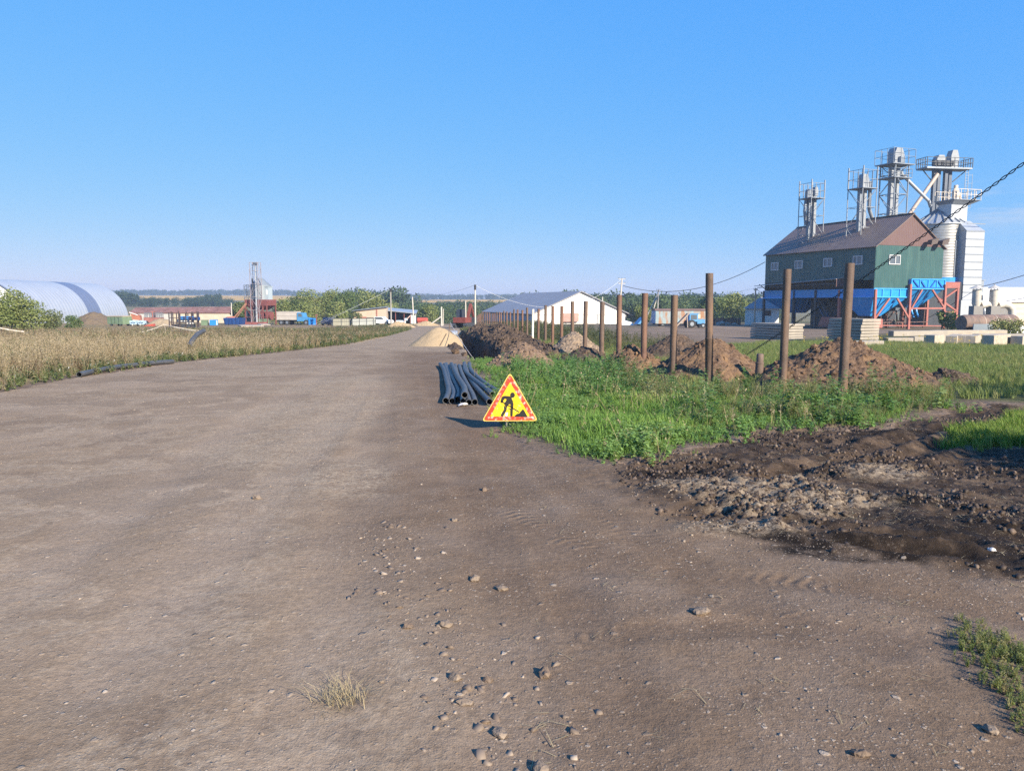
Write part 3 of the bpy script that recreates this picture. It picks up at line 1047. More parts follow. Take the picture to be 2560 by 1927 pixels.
# --- right tufts on the mud
ft = lambda x, y: np.maximum(sstep(-.05, .2, inpoly(x, y, POLY_TUFT) + .3 * fbm(x * 2, y * 2, 3, 8)), 0)
x, y = sample(9000, 4.5, 9.5, 7.5, 11.5, ft, 6)
scatter('grass', tufts, on(x, y), RNG.uniform(.5, 1.05, len(x)), leafmat('fresh grass', (.12, .21, .03), (.2, .29, .05), (.27, .3, .08)), 'fresh green grass island on the mud at the right edge', 'grass', 6)
fc = lambda x, y: sstep(-.03, .1, inpoly(x, y, POLY_CORNER) + .2 * fbm(x * 4, y * 4, 3, 9))
x, y = sample(10000, 1.8, 3.8, 2.5, 4.4, lambda x, y: fc(x, y) * (.3 + .7 * sstep(-.15, .2, fbm(x * 4, y * 4, 3, 190))), 7)
scatter('ground_cover', [leafy(.1, 30, .022, 120 + i, 6, .6) for i in range(5)], on(x, y), RNG.uniform(.25, .6, len(x)), leafmat('knotgrass', (.13, .17, .045), (.22, .24, .08), (.33, .28, .13)), 'creeping green knotgrass in the near right corner', 'weeds', 7)
# --- field grass beyond the heaps
def fr(x, y):
    a = x / y
    d = np.where(y < 60, inpoly(x, y, POLY_ROAD), -9)
    yd = inpoly(x, y, YARD)
    return (d < -.3) * (yd < 0) * sstep(.02, .09, a) * (y < 48) * (.3 + .7 * sstep(-.2, .15, fbm(x * .4, y * .4, 3, 77)))
x, y = sample(52000, 1, 36, 13, 50, fr, 8)
scatter('grass', tufts, on(x, y), RNG.uniform(.5, 1.25, len(x)), leafmat('meadow grass', (.14, .205, .055), (.24, .275, .095), (.36, .31, .14)), 'green meadow grass between the earth heaps and the concrete', 'grass', 8, tone=.45 + .7 * fbm(x * .35, y * .35, 3, 78))
x, y = sample(5200, 1, 34, 14, 46, fr, 9)
scatter('weeds', seedy, on(x, y), RNG.uniform(.3, .65, len(x)), SEEDY, 'yellow-green weeds dotted over the meadow', 'weeds', 9)
x, y = sample(110, 14, 34, 30, 43, fr, 10)
scatter('flowers', [leafy(.5, 10, .12, 140 + i, 3, 0, .8) for i in range(3)], on(x, y, .25), RNG.uniform(.5, .9, len(x)), leafmat('yellow flowers', (.75, .5, .02), (.8, .6, .05), None, .2), 'yellow flower heads in the grass in front of the concrete blocks', 'flowers', 10)
# shrubby weeds behind the posts, in front of the white barn
fb = lambda x, y: sstep(-1.2, 1.2, x - (5.4 - .0676 * y)) * (1 - sstep(3, 7, x - (6.2 - .0676 * y))) * (.15 + .85 * sstep(-.15, .1, fbm(x * .3, y * .3, 3, 79)))
x, y = sample(9000, -6, 14, 30, 110, fb, 11)
scatter('undergrowth', weeds, on(x, y), RNG.uniform(.9, 2.0, len(x)) * np.clip(y / 60, .5, 1.1), leafmat('grey-green scrub', (.085, .105, .045), (.16, .165, .07), (.25, .21, .11)), 'tall grey-green weeds behind the row of posts', 'undergrowth', 11)

# --- dry field on the left
def road_off(x, y):
    return -inpoly(x, y, POLY_ROAD)
def fl(x, y):
    return (road_off(x, y) > .25) * (x < -4) * (x / y > -.72)
def near_edge(x, y):
    return 1 - sstep(.5, 4.0, road_off(x, y) + .8 * fbm(x * .6, y * .6, 3, 81))
x, y = sample(21000, -26, -7, 11, 34, lambda x, y: fl(x, y) * (1 - .72 * near_edge(x, y)) * (.45 + .55 * sstep(-.2, .1, fbm(x * .5, y * .5, 3, 82))), 12)
scatter('dry_weeds', stalks, on(x, y), RNG.uniform(.32, .78, len(x)), DRYM, 'dry straw-coloured weeds filling the near left of the field', 'weeds', 12, tone=.4 + 1.1 * fbm(x * .4, y * .4, 3, 83))
x, y = sample(52000, -95, -5, 30, 145, lambda x, y: fl(x, y) * np.clip(1.2 - y / 150, .2, 1) * (.35 + .65 * sstep(-.2, .1, fbm(x * .2, y * .2, 3, 84))), 13)
scatter('dry_weeds', [drystalk(.6, 9, .016, 150 + i, .1) for i in range(5)], on(x, y), RNG.uniform(.32, .75, len(x)) * np.clip(1.25 - y / 130, .35, 1), DRYM, 'dry brown grass of the farther left field', 'weeds', 13, tone=.45 + 1.3 * fbm(x * .12, y * .12, 3, 85))
x, y = sample(52000, -24, -5, 11, 90, lambda x, y: (road_off(x, y) > .0) * near_edge(x, y) * (x < -4), 14)
scatter('ground_cover', low, on(x, y), RNG.uniform(.7, 1.8, len(x)), leafmat('road edge weeds', (.1, .14, .05), (.19, .225, .085), (.32, .28, .15)), 'low green weeds along the left edge of the road', 'weeds', 14)
fg = lambda x, y: fl(x, y) * sstep(.02, .16, fbm(x * .33 + 3, y * .33, 3, 86)) * (road_off(x, y) < 9)
x, y = sample(15000, -26, -5, 12, 100, fg, 15)
scatter('weeds', weeds, on(x, y), RNG.uniform(.45, .95, len(x)), leafmat('thistle green', (.08, .115, .04), (.155, .185, .075), (.27, .24, .12)), 'clumps of green thistles among the dry weeds', 'weeds', 15)
x, y = sample(16000, -22, 2, 35, 130, lambda x, y: (road_off(x, y) > .3) * (x / y > -.26) * (x < -3) * (.3 + .7 * sstep(-.15, .15, fbm(x * .2, y * .2, 3, 87))), 16)
scatter('weeds', weeds, on(x, y), RNG.uniform(.3, .75, len(x)), leafmat('verge weeds', (.1, .13, .05), (.18, .195, .08), (.31, .25, .14)), 'green and brown weeds of the verge where the road bends away', 'weeds', 16)
fsor = lambda x, y: fl(x, y) * sstep(.05, .2, fbm(x * .28 - 7, y * .28 + 2, 4, 186))
x, y = sample(5200, -40, -6, 14, 80, fsor, 32)
scatter('dry_weeds', seedy, on(x, y), RNG.uniform(.5, 1.15, len(x)), leafmat('brown sorrel', (.16, .095, .055), (.26, .17, .1), (.2, .19, .1)), 'patches of brown seeded sorrel in the left field', 'weeds', 32)
x, y = sample(14000, -40, -6, 12, 90, lambda x, y: fl(x, y) * sstep(-.05, .15, fbm(x * .22 + 9, y * .22, 4, 187)), 33)
scatter('ground_cover', low, on(x, y), RNG.uniform(1.2, 3.0, len(x)), leafmat('olive weeds', (.13, .155, .065), (.23, .24, .11), (.34, .29, .17)), 'olive low weeds between the dry stalks of the left field', 'weeds', 33)
# chicory and yarrow specks
x, y = sample(500, -14, -6, 15, 45, lambda x, y: (road_off(x, y) > .2) * near_edge(x, y), 17)
scatter('flowers', [leafy(.05, 5, .03, 160 + i, 1, 0, .5) for i in range(3)], on(x, y, .16), RNG.uniform(.6, 1.3, len(x)), leafmat('white flowers', (.75, .72, .68), (.8, .78, .75), None, .2), 'small white flower heads on the left road edge', 'flowers', 17)

# --- litter of straw and twigs, pebbles, clods
def twig(n, seed):
    rg = random.Random(seed)
    V, Fc = [], []
    for _ in range(n):
        a = rg.random() * 6.283
        L, w = rg.uniform(.03, .13), rg.uniform(.001, .0022)
        o = (rg.uniform(-.06, .06), rg.uniform(-.06, .06))
        c, s = math.cos(a), math.sin(a)
        zz = rg.uniform(.004, .022)
        b = len(V)
        V += [(o[0] - c * L / 2 - s * w, o[1] - s * L / 2 + c * w, .004), (o[0] - c * L / 2 + s * w, o[1] - s * L / 2 - c * w, .004), (o[0] + c * L / 2, o[1] + s * L / 2, zz)]
        Fc.append((b, b + 1, b + 2))
    return np.array(V), np.array(Fc)


fm = lambda x, y: np.clip(sstep(-.6, .4, inpoly(x, y, POLY_MUD)) * sstep(-.1, .15, fbm(x * 1.2, y * 1.2, 3, 91)) + .05 * (x > 0), 0, 1)
x, y = sample(3400, -.5, 7.5, 2.2, 10, fm, 18)
scatter('straw', [twig(5, 170 + i) for i in range(6)], on(x, y), RNG.uniform(.6, 1.3, len(x)), STRAW, 'bleached straw and stalks strewn over the mud', 'straw', 18, tilt=.3)


def rocktemp(seed, sq):
    mb = MB().chunk((0, 0, 0), 1, seed, sq * 1.25)
    return np.array(mb.v), np.array(mb.f)


STONE = leafmat('pebble stone', (.13, .095, .07), (.215, .165, .125), (.33, .265, .205), 0)
rocks = [rocktemp(i, .55) for i in range(8)]
fp = lambda x, y: (inpoly(x, y, POLY_ROAD) > .1) * (.25 + .75 * sstep(-.1, .2, fbm(x * .7, y * .7, 4, 93))) * np.clip(2.2 / y, .1, 1) * 1.0
x, y = sample(24000, -9, 7, 1.5, 14, fp, 19)
sz = .002 + .009 * RNG.random(len(x)) ** 5 + .0005 * y
scatter('pebbles', rocks, on(x, y), sz, STONE, 'small pale pebbles scattered over the road', 'pebbles', 19, tilt=0)
belt = [G(*p) for p in ((960, 1330), (955, 1400), (1010, 1480), (1100, 1560), (1130, 1640), (1160, 1720), (1220, 1790), (1300, 1860), (1400, 1920))]
def fbelt(x, y):
    d = np.full(x.shape, 9.)
    for q in belt: d = np.minimum(d, np.hypot(x - q[0], y - q[1]))
    return np.exp(-(d / .22) ** 2)
x, y = sample(5200, -1.5, 1, 1.7, 6.5, fbelt, 20)
scatter('stones', [rocktemp(30 + i, .35) for i in range(8)], on(x, y), .005 + .024 * RNG.random(len(x)) ** 4, STONE, 'flat grey stones working out of the road surface', 'stones', 20, tilt=0)
CLOD = leafmat('mud clods', (.032, .022, .016), (.07, .049, .036), (.14, .1, .073), 0)
fcl = lambda x, y: sstep(-.4, .5, inpoly(x, y, POLY_MUD)) * sstep(-.12, .2, fbm(x * 1.6, y * 1.6, 4, 43))
x, y = sample(60000, 1, 9, 4.5, 11, fcl, 21)
scatter('mud_clods', [rocktemp(50 + i, .85) for i in range(8)], on(x, y), .004 + .026 * RNG.random(len(x)) ** 3, CLOD, 'dark crumbled clods on the churned mud', 'clods', 21, tilt=0)
rubc = [(G(a, b), s) for a, b, s in ((1870, 1225, .7), (1930, 1270, .6), (1840, 1320, .4), (2210, 1185, .35), (1720, 1215, .45), (2100, 1250, .5))]
def frub(x, y):
    v = 0
    for q, s in rubc: v = np.maximum(v, np.exp(-(((x - q[0]) / s) ** 2 + ((y - q[1]) / s / .8) ** 2)))
    return v * sstep(-.25, .1, fbm(x * 2, y * 2, 3, 95))
x, y = sample(15000, 1, 6.5, 5, 9, frub, 22)
scatter('rubble', [rocktemp(70 + i, .5) for i in range(8)], on(x, y), .004 + .017 * RNG.random(len(x)) ** 3, leafmat('pale rubble', (.1, .07, .05), (.19, .145, .105), (.29, .23, .17), 0), 'pale broken stone tipped on the muddy turning', 'rubble', 22, tilt=0)

# ================================================================ NEAR THINGS
# --- the road works sign
def rounded(pts, r, n=5):
    out = []
    for i in range(len(pts)):
        p, a, b = Vector(pts[i]), Vector(pts[i - 1]), Vector(pts[(i + 1) % len(pts)])
        u, v = (a - p).normalized(), (b - p).normalized()
        for k in range(n + 1):
            t = k / n
            q0, q1 = p + u * r, p + v * r
            out.append(tuple(q0 * (1 - t) ** 2 + p * 2 * t * (1 - t) + q1 * t * t))
    return out


def tri(side, r, cz):
    h = side * .866
    return rounded([(-side / 2, cz - h / 3), (side / 2, cz - h / 3), (0, cz + 2 * h / 3)], r)


def plate_mat(name, base, dirt=.35):
    return mat(name, base, .45, .08, 11, col2=(.66, .6, .5), amount=dirt + .08, spec=.5, fine=.12)


sx, sy = G(1264, 1073)
sg = thing('road_sign', 'triangular yellow road works warning sign with red border and a digging figure', 'road sign', (sx + .057, sy, zg(sx, sy) - .05), R(3))
SIGNY = plate_mat('sign yellow', (.82, .56, .01), .27)
SIGNR = plate_mat('sign red', (.62, .045, .018), .33)
K = .001169
cz = .36
bd = MB().prism(tri(.735, .055, cz), -.006, .016).build('sign_panel', plate_mat('sign rim', (.85, .55, .12), .25), sg)
MB().prism(tri(.70, .05, cz), -.009, -.0061).build('red_border', SIGNR, sg)
MB().prism(tri(.515, .012, cz), -.012, -.0091).build('yellow_field', SIGNY, sg)
SYM = mat('sign black', (.018, .016, .015), .5, .15, 12, col2=(.09, .08, .07), amount=.33)
f0x, f0z = 945, 850


def sp(x, y): return ((x - f0x) * K, .11 + .032 + (f0z - 12 - y) * K)


w = MB()
fig = [[(855, 560), (880, 548), (940, 552), (962, 570), (985, 640), (980, 690), (955, 690), (948, 640), (925, 650), (905, 690), (880, 640), (908, 590), (890, 580), (872, 600), (868, 628), (848, 628), (838, 615)],
       [(880, 655), (905, 690), (955, 690), (978, 670), (978, 690), (975, 775), (960, 782), (948, 772), (948, 700), (910, 690), (905, 715), (868, 778), (850, 778), (842, 765), (878, 700)],
       [(836, 608), (848, 602), (1052, 728), (1046, 738)],
       [(988, 782), (1020, 752), (1050, 745), (1065, 722), (1090, 698), (1108, 722), (1142, 788)]]
for pl in fig:
    w.prism([sp(*q) for q in pl], -.0146, -.0121)
hd = [sp(973 + 27 * math.cos(a * .5236), 541 + 31 * math.sin(a * .5236)) for a in range(12)]
w.prism(hd, -.0146, -.0121)
w.build('digging_figure', SYM, sg)
st = MB().prism([sp(895, 737), sp(922, 734), (sp(918, 770)), sp(902, 785), sp(893, 768)], -.0135, -.0121)
st.build('sticker', mat('white sticker', (.75, .74, .7), .5), sg)
GALV = mat('weathered steel', (.3, .28, .26), .55, .2, 6, metal=.3, col2=(.22, .13, .08), amount=.35)
MB().tube([(-.045, .03, 0), (-.045, .03, .5)], .011).bar((-.045, .014, .14), (-.045, .03, .14), .02).build('stake', GALV, sg)
MB().tube([(.02, .33, 0), (-.02, .03, .55)], .011).build('prop', GALV, sg)

# --- black plastic pipes
PIPE = mat('black plastic pipe', (.07, .072, .077), .5, .2, 5, col2=(.15, .13, .115), amount=.35, bump=.002, spec=.35)


def plastic_pipe(pts, r, label, lift=None, group=None, name='plastic_pipe'):
    ctrl = []
    for i, q in enumerate(pts):
        x, y = G(*q)
        ctrl.append(Vector((x, y, zg(x, y) + r + (lift[i] if lift else 0))))
    path = []
    for i in range(len(ctrl) - 1):
        p0, p1, p2, p3 = ctrl[max(i - 1, 0)], ctrl[i], ctrl[i + 1], ctrl[min(i + 2, len(ctrl) - 1)]
        for k in range(8):
            t = k / 8
            path.append(.5 * ((2 * p1) + (p2 - p0) * t + (2 * p0 - 5 * p1 + 4 * p2 - p3) * t * t + (3 * p1 - p0 - 3 * p2 + p3) * t ** 3))
    path.append(ctrl[-1])
    inner = [path[0] + (path[1] - path[0]).normalized() * .0]
    base = ctrl[0].copy()
    base.z -= r
    mb = MB()
    mb.tube([p - base for p in path], r, 14, hollow=True)
    # wall thickness and the dark bore at both ends
    d0, d1 = (path[1] - path[0]).normalized(), (path[-2] - path[-1]).normalized()
    bores = []
    for e, d in ((path[0], d0), (path[-1], d1)):
        b = MB()
        bores.append(b)
        mb.tube([e - base - d * .001, e - base + d * .001], [r, r * .82], 14, hollow=True)
        b.tube([e - base, e - base + d * .3], r * .82, 14, hollow=True)
        b.tube([e - base + d * .28, e - base + d * .3], r * .81, 14)
    o = mb.build(name, PIPE, None, True)
    o.location = base
    tag(o, label, 'pipe', group)
    for b in bores: b.build('bore', mat('pipe bore', (.012, .012, .013), .6), o, True)
    return o


z8 = lambda q: (1060 + q[0] * .22604, 860 + (q[1] + 26) * .22604)
PG = 'black plastic pipes lying by the road works sign'
bundle = [([(240, 625), (275, 520), (250, 400), (222, 290), (180, 215)], 'leftmost curved black pipe of the bundle, open end towards the camera', None),
          ([(310, 630), (333, 540), (285, 420), (262, 320), (228, 225)], 'second black pipe from the left, its end tucked between its neighbours', None),
          ([(372, 612), (388, 530), (330, 400), (275, 300), (247, 215)], 'third black pipe from the left with a strong S bend', None),
          ([(435, 640), (415, 540), (345, 400), (310, 310), (290, 240)], 'low black pipe lying directly under the raised one', None),
          ([(450, 650), (445, 560), (375, 420), (322, 300), (305, 240)], 'black pipe lying raised on top of the others, near end highest', [.12, .12, .1, .09, .05]),
          ([(497, 652), (470, 560), (412, 440), (362, 330), (345, 235)], 'black pipe right of the raised one, near a white lump of concrete', None),
          ([(562, 648), (523, 540), (446, 400), (405, 300), (390, 240)], 'black pipe at the right edge of the bundle by the grass', None),
          ([(760, 612), (650, 500), (520, 390), (452, 290), (447, 205)], 'black pipe splaying right, its open end beside the sign', [.06, .05, .03, 0, 0]),
          ([(725, 655), (640, 560), (545, 440), (480, 330), (462, 240)], 'black pipe lying half hidden in grass left of the sign', None),
          ([(850, 560), (700, 465), (575, 360), (512, 280), (502, 215)], 'rightmost black pipe running behind the sign', None)]
for pts, lb, lf in bundle:
    plastic_pipe([z8(q) for q in pts], .053, lb, lf, PG)
o = MB().rock((0, 0, .03), .07, 5, .5).build('concrete_lump', mat('chalky lump', (.62, .58, .53), .9, .1, 9, bump=.01))
x, y = G(1157, 1014)
o.location = (x, y, zg(x, y))
tag(o, 'white chalky lump in front of the pipe ends', 'concrete lump')
plastic_pipe([(198, 944), (249, 933), (300, 924), (347, 918), (392, 913), (432, 909)], .062, 'long black pipe lying along the left road edge in the weeds')
plastic_pipe([(474, 886), (484, 884), (496, 882), (512, 880)], .085, 'short black pipe end rising out of the dry weeds on the left', [.2, .42, .6, .72])

# --- pipe posts
RUST = mat('rusty pipe', (.17, .095, .07), .7, .35, 2.5, col2=(.24, .13, .08), amount=.5, bump=.007, bscale=40, metal=.1, spec=.35, fine=.25, streak=(1, 1, .15))
DRUST = mat('dark rusty pipe', (.125, .085, .066), .65, .35, 2.5, col2=(.2, .12, .075), amount=.48, bump=.007, bscale=40, spec=.35, fine=.25, streak=(1, 1, .15))
WHITEP = mat('whitewashed pipe', (.68, .62, .52), .7, .12, 3, col2=(.35, .22, .15), amount=.35)


def post_mesh(h, r, m, collar=None):
    mb = MB()
    prof = [(r, -.35)]
    if collar:
        prof += [(r, collar - .02), (r * 1.05, collar - .015), (r * 1.05, collar + .015), (r * .97, collar + .02), (r * .97, h)]
    else:
        prof += [(r, h)]
    prof += [(r * .88, h), (r * .88, h - .3)]
    mb.lathe(prof, 18)
    o = mb.build('post', m, None, True)
    me = o.data
    bpy.data.objects.remove(o)
    return me


ORD = ['first', 'second', 'third', 'fourth', 'fifth', 'sixth', 'seventh', 'eighth', 'ninth', 'tenth', 'eleventh', 'twelfth', 'thirteenth', 'fourteenth', 'fifteenth',
       'sixteenth', 'seventeenth', 'eighteenth', 'nineteenth', 'twentieth', 'twenty-first', 'twenty-second', 'twenty-third', 'twenty-fourth', 'twenty-fifth', 'twenty-sixth']
posts = [  # foot column, top column, top row, depth, radius
    (2116, 2130.5, 658, 13.15, .078, 'd', 'nearest and tallest dark steel pipe post, beside the largest heap'),
    (1964, 1974, 673, 15.1, .077, 'd', 'dark pipe post between the nearest post and the short pipe stub'),
    (1778, 1786, 683, 15.3, .077, 'c', 'brown pipe post with a welded collar in front of the steep shaded heap'),
    (1686, 1691, 738, 17.2, .078, 'd', 'thick brown pipe post right of the orange-brown heap'),
    (1611, 1616, 733, 19.4, .078, 'r', 'reddish pipe post rising from the orange-brown heap'),
    (1549, 1553, 737.5, 22.6, .078, 'r', 'reddish pipe post lining up with the leaning power pole'),
    (1505, 1507, 755, 24.6, .078, 'd', 'dark pipe post with a rusty lower half at the barn gable corner'),
    (1463, 1464.5, 752.8, 28.2, .078, 'd', 'blackish pipe post before the pale clay heap')]
tops = [(1432, 753.5), (1404, 765), (1382, 765), (1363.6, 763), (1346, 772), (1331.6, 773), (1318, 769), (1306, 775), (1294, 774), (1285, 773), (1276, 780), (1267, 779), (1260, 777),
        (1253, 781), (1248, 780), (1242, 780), (1237, 783), (1232, 783), (1227, 783), (1222.6, 781), (1218, 780.5), (1213.6, 779.5), (1209, 779), (1205, 778.5)]
far = [(1201.5, 784), (1199, 785), (1196.5, 786), (1193.7, 788.5), (1189, 790), (1184.6, 791), (1181, 791.5), (1177.5, 792), (1174, 792.5), (1170.5, 793.5), (1167, 794)]
PGR = 'steel pipe posts of the unfinished fence'
mats_ = {'r': RUST, 'd': DRUST, 'c': DRUST, 'w': WHITEP}
rg = random.Random(4)
for k, (fx, tx, ty, Yd, r, kind, lb) in enumerate(posts):
    p = at(fx, Yd)
    top = P(tx, ty, Yd)
    zf = zg(p.x, p.y)
    o = link('pipe_post', post_mesh(top.z - zf, r, mats_[kind], .95 if kind == 'c' else None))
    o.location = (p.x, p.y, zf)
    o.rotation_euler = (rg.uniform(-.008, .008), math.atan2(top.x - p.x, top.z - zf), rg.random() * 6)
    tag(o, lb, 'post', PGR)
for k, (px, ty) in enumerate(tops):
    Yd = 9134 / (px - 1150) * (1 - .10 * sstep(40, 160, 9134 / (px - 1150)))
    p = at(px, float(Yd))
    top = P(px, ty, p.y)
    zf = zg(p.x, p.y)
    white = k == 5
    o = link('pipe_post', post_mesh(max(top.z - zf, 1.2), .077, WHITEP if white else RUST if k % 3 else DRUST))
    o.location = (p.x, p.y, zf)
    o.rotation_euler = (rg.uniform(-.012, .012), rg.uniform(-.012, .012), rg.random() * 6)
    if white:
        lb = 'whitewashed pipe post, the only pale one in the row'
    elif k < 5:
        lb = f'rusty pipe post, {ORD[4 - k]} on the near side of the whitewashed one'
    else:
        lb = f'rusty pipe post, {ORD[k - 6]} beyond the whitewashed one'
    tag(o, lb, 'post', PGR)
fme = post_mesh(1.9, .077, RUST)
for k, (px, ty) in enumerate(far):
    Yd = 118 + k * 4.0
    x = (px - CX) / FH * Yd
    o = link('pipe_post', fme)
    top = P(px, ty, Yd)
    o.location = (x, Yd, top.z - 1.9)
    tag(o, f'tiny far rusty post, {ORD[len(far) - 1 - k]} from the excavator end of the row', 'post', PGR)
p = at(1903, 16.4)
zf = zg(p.x, p.y)
o = MB().lathe([(.085, -.3), (.085, .4), (.09, .405), (.09, .43), (.075, .44), (.075, .6), (.06, .62)], 16).build('pipe_stub', mat('grey rusty stub', (.13, .09, .07), .7, .25, 6, bump=.004), None, True)
o.location = (p.x, p.y, P(1903, 884, 16.4).z - .62)
o.rotation_euler = (0, .03, 0)
tag(o, 'short capped pipe stub standing between two tall posts', 'pipe stub')

# --- twisted guy chain down to the ground, its pole outside on the right
a = Vector((*G(1858, 893), 0))
a.z = zg(a.x, a.y)
b = P(2625, 361, 16.0)
ch = thing('guy_chain', 'dark twisted chain running from the ground by the pipe stub up past the right edge', 'chain', a)
mb = MB()
L = (b - a).length
d = (b - a).normalized()
ux = d.cross(Vector((0, 0, 1))).normalized()
uy = ux.cross(d)
nn = int(L / .03)
for s in (0, math.pi):
    pts = []
    for i in range(nn + 1):
        t = i / nn * L
        ph = t / .23 * math.pi + s
        sag = -.12 * math.sin(math.pi * t / L)
        pts.append(d * t + (ux * math.cos(ph) + uy * math.sin(ph)) * .024 + Vector((0, 0, sag)))
    mb.tube(pts, .0115, 5)
mb.build('chain_links', mat('tarred chain', (.03, .03, .035), .6, .2, 20), ch)
MB().tube([(0, 0, -.2), d * .25], .03, 6).build('anchor', DRUST, ch)
pole = thing('guyed_pole', 'tarred wooden pole holding the twisted chain', 'pole', (b.x, b.y, Zs(b.x, b.y)))
MB().tube([(0, 0, -.3), (0, 0, b.z - Zs(b.x, b.y) + .15)], [.11, .09], 10).build('pole_shaft', mat('tarred wood', (.09, .065, .05), .85, .25, 6, bump=.01), pole, True)

# --- loose stones one can tell apart
RK = mat('grey field stone', (.235, .18, .135), .9, .25, 9, col2=(.33, .265, .2), amount=.35, bump=.012, bscale=30, spec=.2, fine=.25)
RK2 = mat('brown field stone', (.18, .13, .095), .9, .25, 9, col2=(.26, .2, .145), amount=.35, bump=.012, bscale=30, spec=.2, fine=.25)
stones = [(1362, 1682, 36, 'grey rounded stone right of the stony strip, casting a dark shadow'), (1140, 1694, 30, 'pale blunt stone in the middle of the stony strip'),
          (1221, 1695, 27, 'dark wedge of stone beside the pale blunt one'), (1114, 1562, 26, 'white-edged stone at the top of the stony strip'),
          (1019, 1568, 24, 'brown stone with a black shadow left of the strip'), (1185, 1450, 27, 'roundish stone beyond the strip on the bare earth'),
          (1255, 1471, 22, 'small stone with straw caught under it, farther right'), (1754, 1533, 40, 'large flat stone lying in straw on the right earth'),
          (642, 1248, 19, 'lone small stone in the middle of the pale road'), (1165, 1752, 32, 'long flat stone below the pale blunt one'),
          (1250, 1822, 40, 'broad flat slab-like stone sunk in the earth near the lower edge'), (1350, 1912, 42, 'large stone at the bottom edge of the stony strip'),
          (2478, 1834, 34, 'angular stone with a long shadow in the near right corner'), (2150, 1890, 34, 'half buried brown stone near the bottom right'),
          (2245, 1897, 18, 'small brown stone beside the half buried one'), (953, 1703, 14, 'small two-toned stone right of the dry tuft'),
          (1211, 1222, 17, 'small stone on the dark wheel track'), (1135, 1300, 16, 'small stone on the earth above the strip'), (2480, 1386, 18, 'white stone in the dark shade at the right edge')]
for k, (px, py, wd, lb) in enumerate(stones):
    x, y = G(px, py)
    r = wd / FH * y / 2 * 1.3
    o = MB().rock((0, 0, r * .25), r, 300 + k, .62 if k not in (7, 9, 10) else .35).build('stone', mat('white stone', (.6, .55, .5), .9, .1, 9) if 'white stone' in lb else RK2 if 'brown' in lb or 'dark' in lb else RK)
    md = o.modifiers.new('round', 'SUBSURF')
    md.levels = md.render_levels = 2
    md.subdivision_type = 'SIMPLE'
    dm = o.modifiers.new('rough', 'DISPLACE')
    tx = bpy.data.textures.get('rough') or bpy.data.textures.new('rough', 'CLOUDS')
    tx.noise_scale = .03
    dm.texture = tx
    dm.strength = r * .5
    dm.texture_coords = 'GLOBAL'
    o.location = (x, y, zg(x, y))
    tag(o, lb, 'stone', 'loose stones on the road')

# --- dry tuft on the road
x, y = G(860, 1742)
o_v, o_f, off = [], [], 0
for i in range(9):
    tv, tf = blade_tuft(20, .062, .0026, .075, 500 + i, 4.2)
    ang_ = i * .7
    tv = tv + np.array([.07 * math.cos(ang_) * (i % 3) / 2, .05 * math.sin(ang_) * (i % 3) / 2, 0])
    o_v.append(tv); o_f.append(tf + off); off += len(tv)
me = np_mesh('dry_grass_tuft', np.concatenate(o_v), np.concatenate(o_f), STRAW, {'rnd': RNG.random(off)})
o = link('dry_grass_tuft', me)
o.location = (x, y, zg(x, y))
tag(o, 'lone tuft of bleached dry grass on the road', 'grass tuft')

# --- dark lumps at the trench end, tape stakes
for k, (px, py, w, lb) in enumerate(((1138, 884, 26, 'black angular lump with a long shadow at the near end of the trench'), (1160, 890, 14, 'smaller black lump next to the angular one'), (1186, 893, 18, 'black lump on the grass edge left of the tape stake'))):
    x, y = G(px, py)
    r = w / FH * y / 2
    o = MB().rock((0, 0, r * .6), r * 1.05, 610 + k, .9).build('earth_lump', BLACK_EARTH)
    o.location = (x, y, zg(x, y))
    tag(o, lb, 'earth lump')
TAPE = mat('barrier tape', (.5, .42, .31), .5, .1, 4, col2=(.75, .72, .68), amount=.5)


def stake(px, py, h, r, label, m, lean=0., cat='stake'):
    x, y = G(px, py)
    o = MB().tube([(0, 0, -.1), (lean, 0, h)], r, 6).build('stake', m)
    o.location = (x, y, zg(x, y))
    tag(o, label, cat)
    return Vector((x + lean, y, zg(x, y) + h))


def tape(pts, w, label, m=None, sag=.0, cat='barrier tape'):
    mb = MB()
    o0 = Vector(pts[0])
    for a, b in zip(pts[:-1], pts[1:]):
        a, b = Vector(a) - o0, Vector(b) - o0
        prev = a
        for i in range(1, 11):
            t = i / 10
            q = a.lerp(b, t) - Vector((0, 0, sag * 4 * t * (1 - t)))
            mb.bar(prev, q, .006, w)
            prev = q
    o = mb.build('barrier_tape', m or TAPE)
    o.location = o0
    return tag(o, label, cat)


OLDW = mat('grey old wood', (.3, .25, .2), .9, .2, 6)
s1 = stake(417, 834, .78, .022, 'leaning stake holding tape in the dry left field', OLDW, -.18)
tape([(*G(335, 836), 0)[:2] + (zg(*G(335, 836)) + .12,), s1, P(550, 836, 60)], .035, 'slack pale tape hung over the leaning stake in the dry field', sag=.12)
tape([s1 + Vector((0, 0, -.03)), P(556, 832, 66)], .03, 'second strand of pale tape right of the leaning stake', sag=.1)
tape([P(-40, 810, 40), P(60, 829, 40)], .05, 'pale tape sloping through the dry weeds at the left edge', sag=.05)
s2 = stake(1240.5, 896, .52, .018, 'thin grey stake at the near end of the trench', OLDW)
s3 = stake(1122, 829, .75, .035, 'dark stake behind the near sand heap', DRUST, .12)
tape([s2 + Vector((0, 0, -.05)), P(1125, 806, 37)], .035, 'pale tape stretched along the trench from the thin stake', mat('white tape', (.7, .68, .66), .5), sag=.18)
tape([P(1099, 865, 31.3), P(1116, 834, 31.6)], .05, 'dark strap lying down the flank of the near sand heap', mat('dark strap', (.1, .075, .06), .8), cat='strap')

